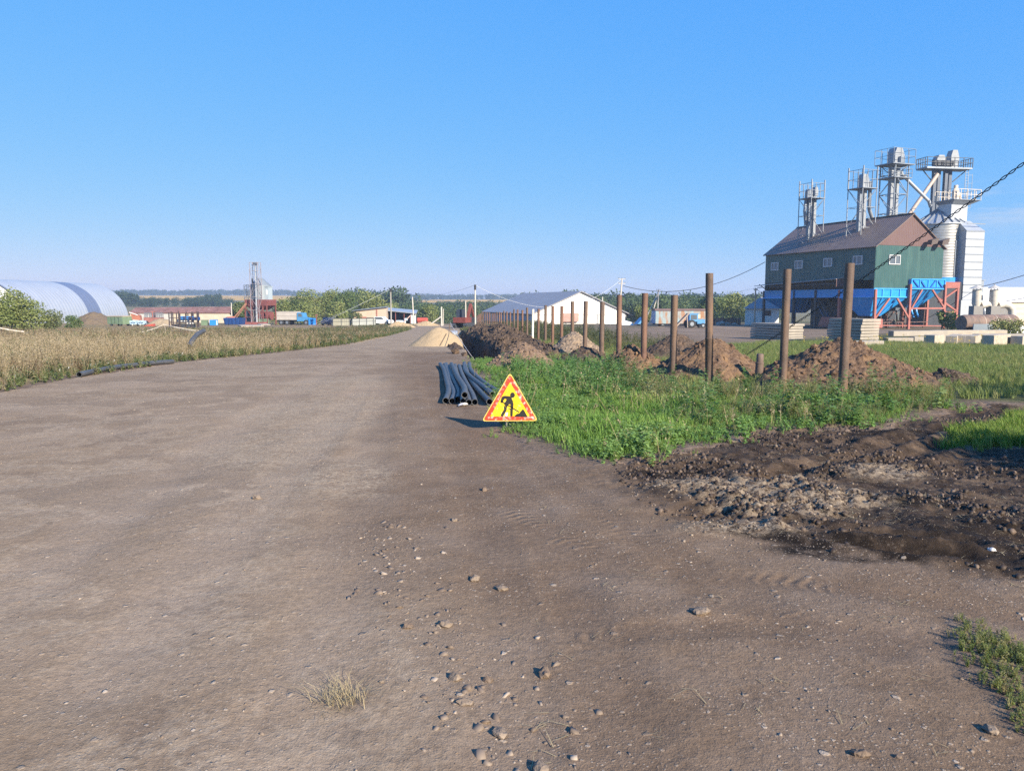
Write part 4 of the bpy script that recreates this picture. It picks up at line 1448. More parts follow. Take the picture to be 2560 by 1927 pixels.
# ================================================================ GRAIN STORE AND ITS PLANT
GREEN = mat('green cladding', (.03, .088, .084), .45, .12, .5, corr=('xy', .3, .035), spec=.5, col2=(.055, .125, .11), amount=.42, streak=(1, 1, .12))
GABLE = mat('brown-red cladding', (.135, .077, .07), .5, .1, .5, corr=('xy', .3, .03), spec=.45)
ROOFB = mat('brown metal roof', (.15, .105, .085), .5, .12, .4, corr=('y', .35, .03), spec=.45, col2=(.19, .135, .11), amount=.4)
BLUE = mat('blue painted steel', (.012, .24, .62), .4, .1, .8, spec=.5, col2=(.03, .3, .66), amount=.4)
REDS = mat('red oxide steel', (.3, .105, .085), .55, .15, 1.2, col2=(.36, .15, .12), amount=.4)
TOWERM = mat('grey-white lattice paint', (.25, .265, .285), .5, .15, 2, col2=(.18, .18, .185), amount=.35)
WHITE = mat('white paint', (.72, .72, .7), .5, .06, 3)
GLASS = mat('window glass', (.10, .12, .14), .12, .2, .6, spec=.7)
ZINC = mat('galvanised sheet', (.44, .46, .48), .42, .1, .8, metal=.5, col2=(.52, .53, .55), amount=.4)
ZINCD = mat('dull galvanised steel', (.2, .225, .26), .5, .12, 1.2, metal=.4)
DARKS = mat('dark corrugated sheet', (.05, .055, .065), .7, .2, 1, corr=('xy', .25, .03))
DARKM = mat('dark steel', (.045, .05, .06), .6, .2, 3)

q0 = at(2183, 95)
z0 = q0.z
RZ = math.atan2(.385, .923)
TRUE = lambda zz: 1.65 + (zz - 1.65) * (.979 if zz > 6 else .985 if zz > 3.5 else 1.0)   # heights read off the photo, put right for the tilt of the camera
W = lambda zz: TRUE(zz) - z0
gs = thing('grain_store', 'green clad grain building with brown roof raised on blue hoppers and red legs', 'grain building', q0, RZ)
BW, BL = 11.65, 19.5
e0, e1, ap = W(3.3), W(8.72), W(12.8)
h2 = W(4.55)
# side walls: long shaded side, gable with a stepped lower edge
t = .12
MB().prism([(0, e0 + 1.05), (0, e1), (BL, e1), (BL, e0 + 1.05)], 0, t, 'yz').build('long_wall', GREEN, gs)
MB().prism([(BW - t, e0), (BW - t, e1), (BW - t + t, e1), (BW, e0)], t, BL, 'xz').build('rear_wall', GREEN, gs)
MB().prism([(0.003, e0), (5.75, e0), (5.75, h2), (BW - .003, h2), (BW - .003, e1), (.003, e1)], 0, t, 'xz').build('gable_wall', GREEN, gs)
MB().prism([(.003, e1 + .004), (BW - .003, e1 + .004), (BW / 2, ap - .02)], -.03, t, 'xz').build('gable_top', GABLE, gs)
MB().prism([(.003, e0), (BW - .003, e0), (BW - .003, e1), (BW / 2, ap - .02), (.003, e1)], BL - t, BL, 'xz').build('far_gable', GREEN, gs)
sl = (ap - e1) / (BW / 2)
ov = .3
rf = MB()
rf.slab((-ov, -ov, e1 - ov * sl), (BW / 2, -ov, ap), (BW / 2, BL + ov, ap), (-ov, BL + ov, e1 - ov * sl), .1)
rf.slab((BW / 2, -ov, ap), (BW + ov, -ov, e1 - ov * sl), (BW + ov, BL + ov, e1 - ov * sl), (BW / 2, BL + ov, ap), .1)
ro = rf.build('roof', ROOFB, gs)
MB().bar((BW / 2, -ov, ap + .04), (BW / 2, BL + ov, ap + .04), .35, .06).build('ridge_cap', ROOFB, ro)


def window(parent, c, w, h, axis):
    """A two-light white window; axis is the wall's outward side ('x' faces -x, 'y' faces -y)."""
    fr, gl = MB(), MB()
    def bx(mb, u, zz, du, dz, dep, off):
        if axis == 'x': mb.box((c[0] - off, c[1] + u, c[2] + zz), (dep, du, dz))
        else: mb.box((c[0] + u, c[1] - off, c[2] + zz), (du, dep, dz))
    for s in (-1, 1):
        bx(fr, s * w / 2, 0, .1, h + .1, .12, .06)
        bx(fr, 0, s * h / 2, w - .1, .1, .12, .06)
    bx(fr, .06 * w, 0, .1, h - .1, .11, .055)
    o = fr.build('window', mat('window frame white', (.5, .5, .5), .5, .1, 3), parent)
    bx(gl, 0, 0, w - .1, h - .1, .04, .02)
    gl.build('pane', GLASS, o)
    return o


for k, ty in enumerate((2.65, 7.55, 12.8, 17.5)):
    window(gs, (0, ty, W(6.95 - .05 * k)), 1.38, 1.02, 'x')
window(gs, (3.15, 0, W(6.95)), 1.8, 1.08, 'y')
# flood lamps on the gable, hooded
for u in (8.3, 10.2):
    mb = MB()
    mb.tube([(u, 0, W(9.1)), (u + .15, -.5, W(9.15)), (u + .35, -1.1, W(9.3))], .09, 8)
    mb.hexa([Vector((u - .5, -1.3, W(8.85))), Vector((u + .3, -1.5, W(9.0))), Vector((u + .5, -.7, W(9.1))), Vector((u - .3, -.5, W(8.95))),
             Vector((u - .35, -1.3, W(9.45))), Vector((u + .6, -1.5, W(9.75))), Vector((u + .75, -.7, W(9.75))), Vector((u - .15, -.5, W(9.5)))])
    mb.build('hooded_lamp', mat('weathered brown tin', (.09, .065, .055), .7, .3, 5), gs)
# awning over the loading strip on the long side
aw = MB()
aw.slab((-1.5, 4.6, W(4.62)), (-.02, 4.6, W(4.85)), (-.02, BL + .6, W(4.2)), (-1.5, BL + .6, W(4.0)), .06)
ao = aw.build('awning', mat('faded tin awning', (.32, .28, .26), .6, .2, 2, col2=(.2, .12, .09), amount=.4), gs)
mb = MB()
for k in range(9):
    y_ = 5.2 + k * 1.75
    mb.bar((0, y_, W(3.4)), (-1.3, y_, W(4.45 - .03 * k)), .07)
mb.bar((-1.3, 4.8, W(4.05)), (-1.3, BL, W(3.75)), .1).build('brackets', DARKM, ao)
MB().box((-.7, 4.62, W(4.1)), (1.5, .06, .95)).build('awning_end', GABLE, ao)
MB().box((.35, BL / 2 + 2, W(3.85)), (.1, BL - 5, 1.0)).build('gap_shade_panel', DARKS, gs)  # dark panel added for the shade inside the open gap
# hoppers
def hopper(x0, x1, y0, y1, zt, zm, zb, cx=None, cy=None):
    mb = MB()
    mb.box(((x0 + x1) / 2, (y0 + y1) / 2, (zt + zm) / 2), (x1 - x0, y1 - y0, zt - zm))
    cx, cy = cx or (x0 + x1) / 2, cy or (y0 + y1) / 2
    mb.hexa([Vector((cx - .9, cy - .9, zb)), Vector((cx + .9, cy - .9, zb)), Vector((cx + .9, cy + .9, zb)), Vector((cx - .9, cy + .9, zb)),
             Vector((x0, y0, zm - .003)), Vector((x1, y0, zm - .003)), Vector((x1, y1, zm - .003)), Vector((x0, y1, zm - .003))])
    o = mb.build('hopper', BLUE, gs)
    rb = MB()
    for k in range(5):
        xx = x0 + (x1 - x0) * k / 4
        rb.bar((xx, y0 - .05, zm), (xx, y0 - .05, zt), .12)
    rb.bar((x0, y0 - .06, zm), (x1, y0 - .06, zm), .14).bar((x0, y0 - .06, zt), (x1, y0 - .06, zt), .12)
    rb.bar((x0 - .05, y0, zm), (x0 - .05, y1, zm), .14)
    for k in range(1, 4):
        a0 = Vector((x0 + (x1 - x0) * k / 4, y0, zm)).lerp(Vector((cx, cy - .9, zb)), .05)
        a1 = Vector((cx - .9 + 1.8 * k / 4, cy - .95, zb))
        rb.bar(a0 + Vector((0, -.08, 0)), a1 + Vector((0, -.08, 0)), .1)
    rb.build('ribs', mat('light blue steel', (.05, .33, .72), .4, .1, 1), o)
    return o
hopper(-.15, 5.65, -.12, 5.2, W(3.28), W(2.25), W(-.1), 1.9, 2.2)
hopper(5.85, BW + .1, -.35, 5.4, W(4.53), W(3.3), W(.9), 8.6, 2.6)
hopper(-.15, 5.65, 13.6, BL + .1, W(3.28), W(2.2), W(.1), 3.2, 16.4)
hopper(5.85, BW, 6.5, 12.5, W(3.28), W(2.2), W(.3))
MB().box((.1, 9.4, W(2.75)), (.35, 8.3, 1.06)).build('blue_girder', BLUE, gs)
# V braces in the upper panel and to the legs
mb = MB()
for a, b in (((6.1, 4.4), (7.2, 3.4)), ((8.3, 3.4), (7.4, 4.4)), ((9.1, 3.4), (10.0, 4.4)), ((11.4, 3.4), (10.4, 4.4))):
    mb.bar((a[0], -.42, W(a[1])), (b[0], -.42, W(b[1])), .14)
mb.bar((6.1, -.42, W(3.45)), (11.4, -.42, W(3.45)), .1)
mb.build('panel_braces', mat('dark blue steel', (.01, .1, .38), .45, .1, 1), gs)
lg = [(-.05, -.3), (5.6, -.45), (BW + .05, -.5), (-.05, 5.3), (5.7, 5.4), (BW, 5.6), (-.05, 9.4), (BW, 10.5), (-.05, 13.5), (5.7, 13.5), (-.05, BL), (5.7, BL), (BW, BL)]
for k, (u, v) in enumerate(lg):
    zt = W(3.9) if k in (1, 2) else W(3.2)
    MB().box((u, v, (zt - .3) / 2), (.3, .3, zt + .3)).build('leg', REDS if v < 8 else DARKM, gs)
for (a, b) in (((.1, -.32, W(-.3)), (2.3, -.32, W(2.1))), ((5.5, -.5, W(-.3)), (3.6, -.32, W(2.1))), ((5.7, -.52, W(.6)), (7.6, -.5, W(3.2))), ((BW, -.55, W(.9)), (9.4, -.5, W(3.2)))):
    MB().bar(a, b, .2).build('brace', REDS, gs)
MB().bar((5.6, -.5, W(.85)), (BW, -.55, W(.85)), .2).bar((0, -.3, W(-1.2)), (BW, -.55, W(-1.4)), .12).build('tie_beam', REDS, gs)
# dark core of the ground floor
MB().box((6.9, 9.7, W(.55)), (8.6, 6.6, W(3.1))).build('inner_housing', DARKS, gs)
mb = MB()
for k in range(9): mb.box((1.7, 8.2 + k * .33, W(-1.5) + k * .42), (.9, .34, .06))
mb.bar((1.25, 8.0, W(-1.7)), (1.25, 11.2, W(2.2)), .1).bar((2.15, 8.0, W(-1.7)), (2.15, 11.2, W(2.2)), .1)
mb.bar((1.25, 8.0, W(-.8)), (1.25, 11.2, W(3.1)), .06)
mb.build('stair', mat('blue-grey stair', (.08, .13, .22), .6, .1, 2), gs)
MB().hexa([Vector(p) for p in ((-.1, 5.6, .05), (1.2, 5.6, .05), (1.2, 9.6, .05), (-.1, 8.9, .05), (-.1, 5.6, 1.35), (1.2, 5.6, 1.35), (1.2, 8.9, 1.35), (-.1, 8.2, 1.35))]).build('red_skip', REDS, gs)
MB().box((1.6, .9, .65), (2.2, .12, 1.1)).bar((1.1, .8, .1), (1.1, .8, 1.2), .1).bar((1.2, .8, .2), (2.4, .8, 1.2), .08).build('red_guard', REDS, gs)
mb = MB()
rgm = random.Random(9)
for k in range(16):
    u, v = rgm.uniform(1.5, 11.2), rgm.uniform(1.5, 5.5)
    mb.bar((u, v, 0), (u + rgm.uniform(-.4, .4), v, rgm.uniform(1.6, 3.2)), rgm.uniform(.08, .2))
for k in range(6):
    u, v = rgm.uniform(2, 8), rgm.uniform(1.5, 4.5)
    mb.bar((u, v, rgm.uniform(.2, .8)), (u + rgm.uniform(2, 3), v + .4, rgm.uniform(1, 2.4)), .12)
mb.bar((2.5, 1.2, .75), (11, 1.2, .75), .1)
mb.build('machinery', mat('rusty machinery', (.16, .075, .06), .7, .4, 3, col2=(.05, .05, .055), amount=.5), gs)
mb = MB()
for k, (u, v) in enumerate(((8.4, 1.6), (9.6, 1.9))):
    mb.tube([(u, v, W(1.0)), (u - .1, v - .2, W(.4)), (u + .15, v - .3, W(-.3))], .13, 8)
mb.build('spout', BLUE, gs)
# white cabin seen between the legs
MB().box((9.0, 13.5, 1.5), (3.2, 2.6, 3.0)).build('inner_cabin', WHITE, gs)

# --- red platform frame at the side
rfm = thing('steel_frame', 'red oxide steel platform frame beside the grain building', 'steel frame', q0, RZ)
fb0 = MB()
fb0.box((13.65, .6, W(3.85)), (3.9, .35, .75)).box((13.65, 5.0, W(3.85)), (3.9, .35, .75)).box((13.65, 2.8, W(4.24)), (4.0, 4.8, .06)).build('top_beam', REDS, rfm)
for u, v in ((15.4, .6), (15.4, 5.0), (12.0, 5.0)):
    MB().box((u, v, W(3.45) / 2), (.32, .32, W(3.45))).build('leg', REDS, rfm)
for a, b in (((12.0, .6, W(1.6)), (15.3, .6, W(3.3))), ((12.0, .55, W(2.0)), (15.3, .55, W(.5))), ((11.9, .6, W(.35)), (15.4, .6, W(.35))), ((15.4, .6, W(.5)), (15.4, 5, W(3.2)))):
    MB().bar(a, b, .2).build('brace', REDS, rfm)

# --- elevator towers through the roof
def tower(name, label, u, v, side, zb, zt, zp, heads, root=None, rot=RZ, step=2.6):
    c = Vector(q0) + Matrix.Rotation(RZ, 3, 'Z') @ Vector((u, v, 0))
    tw = thing('elevator_tower', label, 'elevator tower', (c.x, c.y, z0 + zb), rot, 'grain elevator towers')
    MB().lattice((0, 0), side, 0, zp - zb, step, .042).build('lattice_mast', TOWERM, tw)
    return tw


def mast_posts(tw, side, zp, zt, m=None):
    mb = MB()
    for sx_ in (-1, 1):
        for sy_ in (-1, 1): mb.bar((sx_ * side / 2, sy_ * side / 2, zp), (sx_ * side / 2, sy_ * side / 2, zt), .12)
    mb.build('corner_post', m or TOWERM, tw)


def head_box(tw, c, w, d, z1, h, m):
    mb = MB()
    mb.prism([(c[0] - w / 2, z1), (c[0] + w / 2, z1), (c[0] + w / 2, z1 + h * .6), (c[0] + w * .25, z1 + h), (c[0] - w * .3, z1 + h), (c[0] - w / 2, z1 + h * .7)], c[1] - d / 2, c[1] + d / 2, 'xz')
    return mb.build('elevator_head', m, tw)


# first: farthest along the ridge
rz_at = lambda u: e1 + sl * min(u, BW - u)
u, v = 2.9, 14.0
tw = tower('a', 'lattice elevator tower at the far end of the brown roof, the lowest of the four', u, v, 2.3, rz_at(u) - 2.2, 0, W(16.2), 0)
b_ = rz_at(u) - 2.2
mast_posts(tw, 2.3, W(16.2) - b_, W(18.7) - b_)
MB().rail((0, 0), 2.3, 2.3, W(16.2) - b_, 2.0, .03, 3).build('railing', ZINCD, tw)
MB().box((0, 0, W(16.2) - b_), (2.5, 2.5, .1)).build('platform', ZINCD, tw)
MB().box((-.35, .1, (W(16.2) - b_) / 2), (.36, .45, W(16.2) - b_)).build('elevator_leg', ZINCD, tw)
MB().box((.4, -.1, (W(16.6) - b_) / 2), (.42, .42, W(16.6) - b_)).build('elevator_leg', TOWERM, tw)
head_box(tw, (-.45, .1), .8, .6, W(16.26) - b_, 1.2, ZINCD)
head_box(tw, (.45, -.1), .65, .6, W(16.61) - b_, 1.2, TOWERM)
MB().tube([(-.75, .3, W(16.0) - b_), (-.9, .3, W(14.5) - b_), (-.6, .3, W(12.5) - b_)], .2, 8).build('chute', ZINCD, tw)
# second: nearer, with a bent white duct
u, v = 3.6, 5.9
b_ = rz_at(u) - 2.4
tw = tower('b', 'lattice elevator tower on the brown roof with a white duct bending down to the right', u, v, 2.4, b_, 0, W(16.5), 0)
mast_posts(tw, 2.4, W(16.5) - b_, W(19.3) - b_)
MB().rail((0, 0), 2.4, 2.4, W(16.5) - b_, 2.3, .03, 3).build('railing', ZINCD, tw)
MB().box((0, 0, W(16.5) - b_), (2.6, 2.6, .1)).build('platform', ZINCD, tw)
MB().box((-.3, .1, (W(16.5) - b_) / 2), (.36, .45, W(16.5) - b_)).build('elevator_leg', ZINCD, tw)
MB().box((.3, -.1, (W(16.5) - b_) / 2), (.42, .42, W(16.5) - b_)).build('elevator_leg', TOWERM, tw)
head_box(tw, (.15, 0), 1.15, .8, W(16.56) - b_, 1.8, TOWERM)
MB().tube([(.95, -.3, W(17.5) - b_), (1.0, -.3, W(16.6) - b_), (1.0, -.3, W(14.3) - b_), (1.2, -.2, W(13.8) - b_), (4.9, 1.6, W(10.6) - b_)], .24, 10).build('chute', TOWERM, tw, True)
# third: behind the ridge on its own footing
c3 = at(2219, 118)
tw = thing('elevator_tower', 'tall dark and white elevator tower behind the ridge with two platforms', 'elevator tower', c3, RZ, 'grain elevator towers')
V3 = lambda zz: TRUE(zz) - c3.z
MB().lattice((0, 0), 2.7, 0, V3(22.4), 2.8, .07).build('lattice_mast', ZINCD, tw)
MB().box((0, 0, V3(22.4)), (4.4, 3.4, .14)).box((0, 0, V3(20.4)), (3.6, 3.2, .12)).build('platform', ZINCD, tw)
MB().rail((0, 0), 4.4, 3.4, V3(22.5), 2.1, .03, 3).rail((0, 0), 3.6, 3.2, V3(20.5), 1.2, .03, 3).build('railing', ZINCD, tw)
MB().box((-.55, 0, V3(22) / 2), (.6, .6, V3(22))).box((.55, 0, V3(22) / 2), (.5, .6, V3(22))).build('elevator_leg', TOWERM, tw)
h_ = head_box(tw, (.15, 0), 1.9, 1.4, V3(22.5), 2.4, TOWERM)
mb = MB().box((.3, -.9, V3(23.1)), (.9, .5, .9)).build('drive_motor', ZINCD, h_)
dst = P(2327, 518, 120)
loc = Matrix.Rotation(-RZ, 3, 'Z') @ (dst - Vector(c3))
MB().tube([(1.4, 0, V3(21.7)), (1.5, 0, V3(21.2)), loc + Vector((-.5, 0, .9)), loc], .26, 10).build('chute', ZINC, tw, True)
# fourth: cluster of dark legs with the long platform
c4 = at(2338, 126)
tw = thing('elevator_tower', 'cluster of four dark elevator legs under one long railed platform', 'elevator tower', c4, RZ * .4, 'grain elevator towers')
V4 = lambda zz: TRUE(zz) - c4.z
for k, du in enumerate((-1.5, -.55, .5, 1.45)):
    MB().box((du, .3 * (k % 2), V4(23) / 2), (.5, .55, V4(23))).build('elevator_leg', mat('slate blue steel', (.075, .09, .12), .5, .12, 1.2, metal=.2), tw)
MB().box((.2, 0, V4(23.2)), (8.0, 2.6, .25)).build('platform', ZINCD, tw)
MB().rail((.2, 0), 8.0, 2.6, V4(23.3), 1.5, .045, 5).build('railing', DARKM, tw)
head_box(tw, (-.6, .2), 1.6, 1.2, V4(23.33), 2.0, TOWERM)
head_box(tw, (1.6, 0), 1.4, 1.2, V4(23.33), 2.8, TOWERM)
mb = MB()
for k in range(5): mb.box((-2.2 + .75 * k, -.8, V4(24.0)), (.55, .5, .8))
mb.build('drive_motor', DARKM, tw)
MB().bar((-3.6, 0, V4(23)), (-1.6, 0, V4(21)), .12).bar((4, 0, V4(23)), (1.8, 0, V4(21.2)), .12).build('bracket', DARKM, tw)
MB().tube([(-1.3, -.5, V4(22.3)), (-4.0, -.9, V4(18.8)), (-6.6, -1.2, V4(15.4))], .3, 10).build('chute', mat('rust-stained duct', (.42, .33, .27), .5, .2, 2), tw, True)
MB().tube([(2.2, -.5, V4(20)), (3.0, -.5, V4(18.3)), (3.6, -.5, V4(17.3)), (3.6, -.5, V4(16))], .28, 10).build('chute', mat('rust-stained duct', (.4, .3, .25)), tw, True)
mb = MB()
for s in (-.25, .25): mb.bar((3.6 + s, -.9, V4(15.5)), (3.6 + s, -.9, V4(23.3)), .07)
for k in range(18): mb.bar((3.35, -.9, V4(15.7 + k * .43)), (3.85, -.9, V4(15.7 + k * .43)), .045)
for k in range(5): mb.bar((3.9, -.9, V4(17 + k * 1.3)), (4.6, -.9, V4(17 + k * 1.3)), .05)
mb.bar((4.6, -.9, V4(17)), (4.6, -.9, V4(22.4)), .05).build('ladder', ZINCD, tw)

# --- silo with a ribbed cone roof
cs_ = at(2337, 120)
so = thing('grain_silo', 'round galvanised silo with ribbed cone roof behind the gable', 'silo', cs_)
S = lambda zz: TRUE(zz) - cs_.z
SILO = mat('ribbed silo sheet', (.36, .35, .33), .35, .08, .7, metal=.6, corr=('z', .42, .005), col2=(.45, .43, .4), amount=.45)
MB().lathe([(3.45, S(5.4)), (3.45, S(13.6))], 40).build('silo_body', SILO, so, True)
MB().lathe([(3.7, S(13.5)), (3.7, S(13.65)), (.45, S(16.0)), (.45, S(16.4))], 40).build('cone_roof', ZINC, so)
mb = MB()
for k in range(20):
    a = 2 * math.pi * k / 20
    mb.bar((3.7 * math.cos(a), 3.7 * math.sin(a), S(13.75)), (.45 * math.cos(a), .45 * math.sin(a), S(16.1)), .1, .16)
mb.build('roof_rib', ZINCD, so)
mb = MB()
for a in (-1.9, -1.35, -1.0): mb.bar((3.5 * math.cos(a), 3.5 * math.sin(a), S(5.4)), (3.5 * math.cos(a), 3.5 * math.sin(a), S(11)), .1)
mb.build('stiffener', ZINCD, so)
MB().lathe([(3.7, S(4.6)), (3.7, S(5.38))], 32).lathe([(3.4, S(4.6)), (1.0, S(1.5))], 24).build('blue_skirt', BLUE, so)
for k in range(6):
    a = k * math.pi / 3 + .3
    MB().bar((3.3 * math.cos(a), 3.3 * math.sin(a), -.2), (3.3 * math.cos(a), 3.3 * math.sin(a), S(4.6)), .28).build('leg', DARKM, so)

# --- tall dryer tower
cd = at(2428, 116)
dr = thing('dryer_tower', 'tall white sheet metal dryer tower with railed top cabin', 'grain dryer', cd, R(16))
D = lambda zz: TRUE(zz) - cd.z
SHEET = mat('pale sheet panels', (.4, .42, .45), .4, .05, .5, metal=.25, corr=None)
MB().box((0, 1.7, D(12.4) / 2), (3.4, 3.4, D(12.4))).build('tower_body', SHEET, dr)
mb = MB()
for k in range(13):
    mb.box((0, -.02, 1.6 + k * 1.12), (3.4, .05, .13))
mb.build('panel_seam', ZINCD, dr)
MB().hexa([Vector(p) for p in ((-1.75, -.05, D(12.4)), (1.75, -.05, D(12.4)), (1.75, 3.45, D(12.4)), (-1.75, 3.45, D(12.4)), (-1.75, 1.6, D(14.0)), (.5, 1.6, D(14.0)), (.5, 2.6, D(14.0)), (-1.75, 2.6, D(14.0)))]).build('tower_roof', ZINC, dr)
MB().box((-1.2, 3.2, D(15)), (3.0, 2.4, 3.8)).build('top_cabin', SHEET, dr)
MB().hexa([Vector(p) for p in ((-2.6, 2.1, D(16.3)), (.2, 2.1, D(16.3)), (.2, 4.3, D(16.3)), (-2.6, 4.3, D(16.3)), (-2.9, 1.4, D(17.1)), (2.0, 1.4, D(17.1)), (2.0, 5.0, D(17.1)), (-2.9, 5.0, D(17.1)))]).build('platform_bracket', ZINCD, dr)
MB().box((-.45, 3.2, D(17.15)), (5.1, 3.8, .1)).build('platform', ZINCD, dr)
MB().rail((-.45, 3.2), 5.0, 3.6, D(17.2), 1.5, .035, 4).build('railing', mat('cream railing', (.6, .52, .42), .5, .1, 2), dr)
MB().lathe([(.5, D(17.2)), (.5, D(18.6)), (.3, D(18.8)), (.3, D(19.4))], 12, (-1.7, 2.4, 0)).build('vent_pot', mat('cream metal', (.6, .5, .4), .5, .1, 2), dr)
MB().box((0, 1.6, 1.9), (4.6, 4.0, 3.8)).build('base_housing', ZINC, dr)
MB().hexa([Vector(p) for p in ((1.9, -1.2, 0), (5.2, -1.2, 0), (5.2, 2.4, 0), (1.9, 2.4, 0), (1.9, -.2, 4.6), (3.0, -.2, 4.6), (3.0, 1.6, 4.6), (1.9, 1.6, 4.6))]).build('lean_to', ZINC, dr)
MB().box((-5, 1.5, 3.2), (6, 3, 6.4)).build('dark_block', DARKS, dr)  # dark block filling the space between the tower and the red frame

# --- cream store building at the right
cb = at(2451, 133)
ck = thing('store_building', 'long cream building with low white roof at the right edge', 'building', cb, R(8))
CREAM = mat('cream render', (.6, .5, .37), .8, .08, .5, corr=('z', .9, .02))
WROOF = mat('white sheet roof', (.74, .72, .68), .5, .05, .5)
MB().box((16, 6, 1.95), (30, 10, 3.9)).build('wall', CREAM, ck)
MB().slab((-.2, .6, 3.92), (32, .6, 3.92), (32, 6, 6.5), (-.2, 6, 6.5), .15).slab((-.2, 6, 6.5), (32, 6, 6.5), (32, 11.6, 3.92), (-.2, 11.6, 3.92), .15).build('roof', WROOF, ck)
MB().box((3.6, .3, 1.95), (4.4, 1.2, 3.3)).build('recess', mat('grey recess', (.2, .19, .18), .8, .1, 1), ck)
MB().box((13, -1.2, 2.4), (3.2, 2.2, .12)).build('porch_roof', DARKM, ck)
for u in (11.6, 14.4): MB().bar((u, -2.1, 0), (u, -2.1, 2.35), .12).build('porch_post', DARKM, ck)
MB().box((3.4, 4.4, 6.5), (.7, .7, 2.2)).box((3.4, 4.4, 7.7), (1.2, 1.0, .12)).build('roof_vent', ZINCD, ck)

# --- rusty horizontal tank with two elbow stacks
ct = at(2478, 76)
TANKM = mat('rust tank', (.2, .13, .1), .7, .25, 1.2, col2=(.12, .085, .07), amount=.5, streak=(1, 1, .3))
tk = thing('tank', 'rusty horizontal cylindrical tank with dull end', 'tank', ct, R(12))
MB().tube([(-3.3, 0, .95), (-3.0, 0, .95), (2.6, 0, .95), (2.85, 0, .95), (2.95, 0, .95)], [.75, .82, .82, .7, .3], 24).build('tank_shell', TANKM, tk, True)
for k in (-1.2, .2, 1.6): MB().tube([(k, 0, .95), (k + .06, 0, .95)], .835, 24).build('band', mat('pale band', (.42, .35, .28), .6), tk)
for k in (-2.2, 1.9): MB().box((k, 0, .1), (.4, 1.5, .5)).build('saddle', TANKM, tk)
MB().box((-1.3, -1.3, .35), (3.6, .1, 1.1)).build('grey_sheet', mat('grey sheet', (.16, .19, .22), .6, .1, 1), tk)
MB().slab((.6, -1.5, .95), (3.0, -1.6, .65), (3.0, -1.0, .8), (.6, -1.0, 1.0), .05).slab((.6, -1.9, -.05), (3.0, -2.0, -.05), (3.0, -1.55, .62), (.6, -1.45, .92), .04).build('white_sheet', WHITE, tk)
STACK = mat('cream painted duct', (.5, .46, .4), .55, .12, 2, col2=(.4, .33, .27), amount=.35)
for k, (px, lb) in enumerate(((2442, 'left of two capped elbow stacks behind the tank'), (2485, 'right of two capped elbow stacks behind the tank'))):
    c = at(px, 78.5)
    o = thing('elbow_stack', lb, 'chimney', c, R(5), 'elbow stacks on the tank')
    B = lambda zz: zz - c.z
    MB().tube([(2.05, 0, B(-.3)), (2.05, 0, B(.5)), (1.95, 0, B(.95)), (1.6, 0, B(1.3)), (1.1, 0, B(1.42)), (.45, 0, B(1.3))], .36, 14).build('elbow', STACK, o, True)
    MB().box((-.05, 0, B(.75)), (1.0, .8, 1.0)).build('junction_box', mat('grey duct', (.2, .19, .18), .6, .1, 2), o)
    MB().lathe([(.3, B(1.2)), (.42, B(1.5)), (.42, B(2.9))], 14, (-.05, 0, 0)).build('stack_pipe', STACK, o, True)
    MB().lathe([(.75, B(3.0)), (.1, B(3.32)), (.02, B(3.34))], 14, (-.05, 0, 0)).bar((-.4, 0, B(2.85)), (-.4, 0, B(3.05)), .05).bar((.3, 0, B(2.85)), (.3, 0, B(3.05)), .05).build('rain_cap', STACK, o)

# --- concrete: slab stacks, foundation blocks, beams
CONC = mat('precast concrete', (.42, .36, .29), .9, .1, 2, col2=(.52, .46, .38), amount=.4, bump=.01, fine=.15, spec=.2)
CONC2 = mat('older concrete', (.36, .32, .27), .9, .12, 2, col2=(.25, .22, .19), amount=.35, bump=.012, fine=.2, spec=.2)
rg = random.Random(12)


def slabstack(px, Y, n, label, rz, L=2.7, Wd=1.55, th=.165):
    p = at(px, Y)
    zb = zg(p.x, p.y)
    mb0 = None
    for k in range(n):
        mb = MB().box((0, 0, th / 2), (Wd, L, th - .012))
        for s in (-1, 1): mb.box((s * .4, 0, th - .008), (.1, L * .9, .014))
        o = mb.build('concrete_slab', CONC if k % 3 else CONC2) if mb0 is None else mb0.copy()
        if mb0 is None: mb0 = o
        else: COL.objects.link(o)
        o.location = (p.x + rg.uniform(-.05, .05), p.y + rg.uniform(-.05, .05), zb + .02 + k * (th + .022))
        o.rotation_euler = (0, 0, rz + rg.uniform(-.03, .03))
        lev = 'lowest' if k == 0 else 'topmost' if k == n - 1 else ORD[k] + ' from the bottom'
        tag(o, f'concrete road slab, {lev} in the stack {label}', 'concrete slab', 'stacked concrete slabs ' + label)


slabstack(1944, 54.5, 6, 'left of the two nearest posts', R(24), 3.3, 1.75)
slabstack(2137, 49.5, 8, 'under the grain building corner', R(24))


def block(px, Y, L, w, h, rz, label, cat='concrete block', m=None, dz=0, name='concrete_block', group='concrete foundation blocks', bev=.02):
    p = at(px, Y)
    zb = zg(p.x, p.y)
    o = MB().box((0, 0, h / 2), (L, w, h)).build(name, m or CONC)
    bv = o.modifiers.new('chipped edges', 'BEVEL')
    bv.width = bev
    bv.segments = 2
    o.location = (p.x, p.y, zb - .03 + dz)
    o.rotation_euler = (rg.uniform(-.01, .01), rg.uniform(-.015, .015), rz)
    return tag(o, label, cat, group)


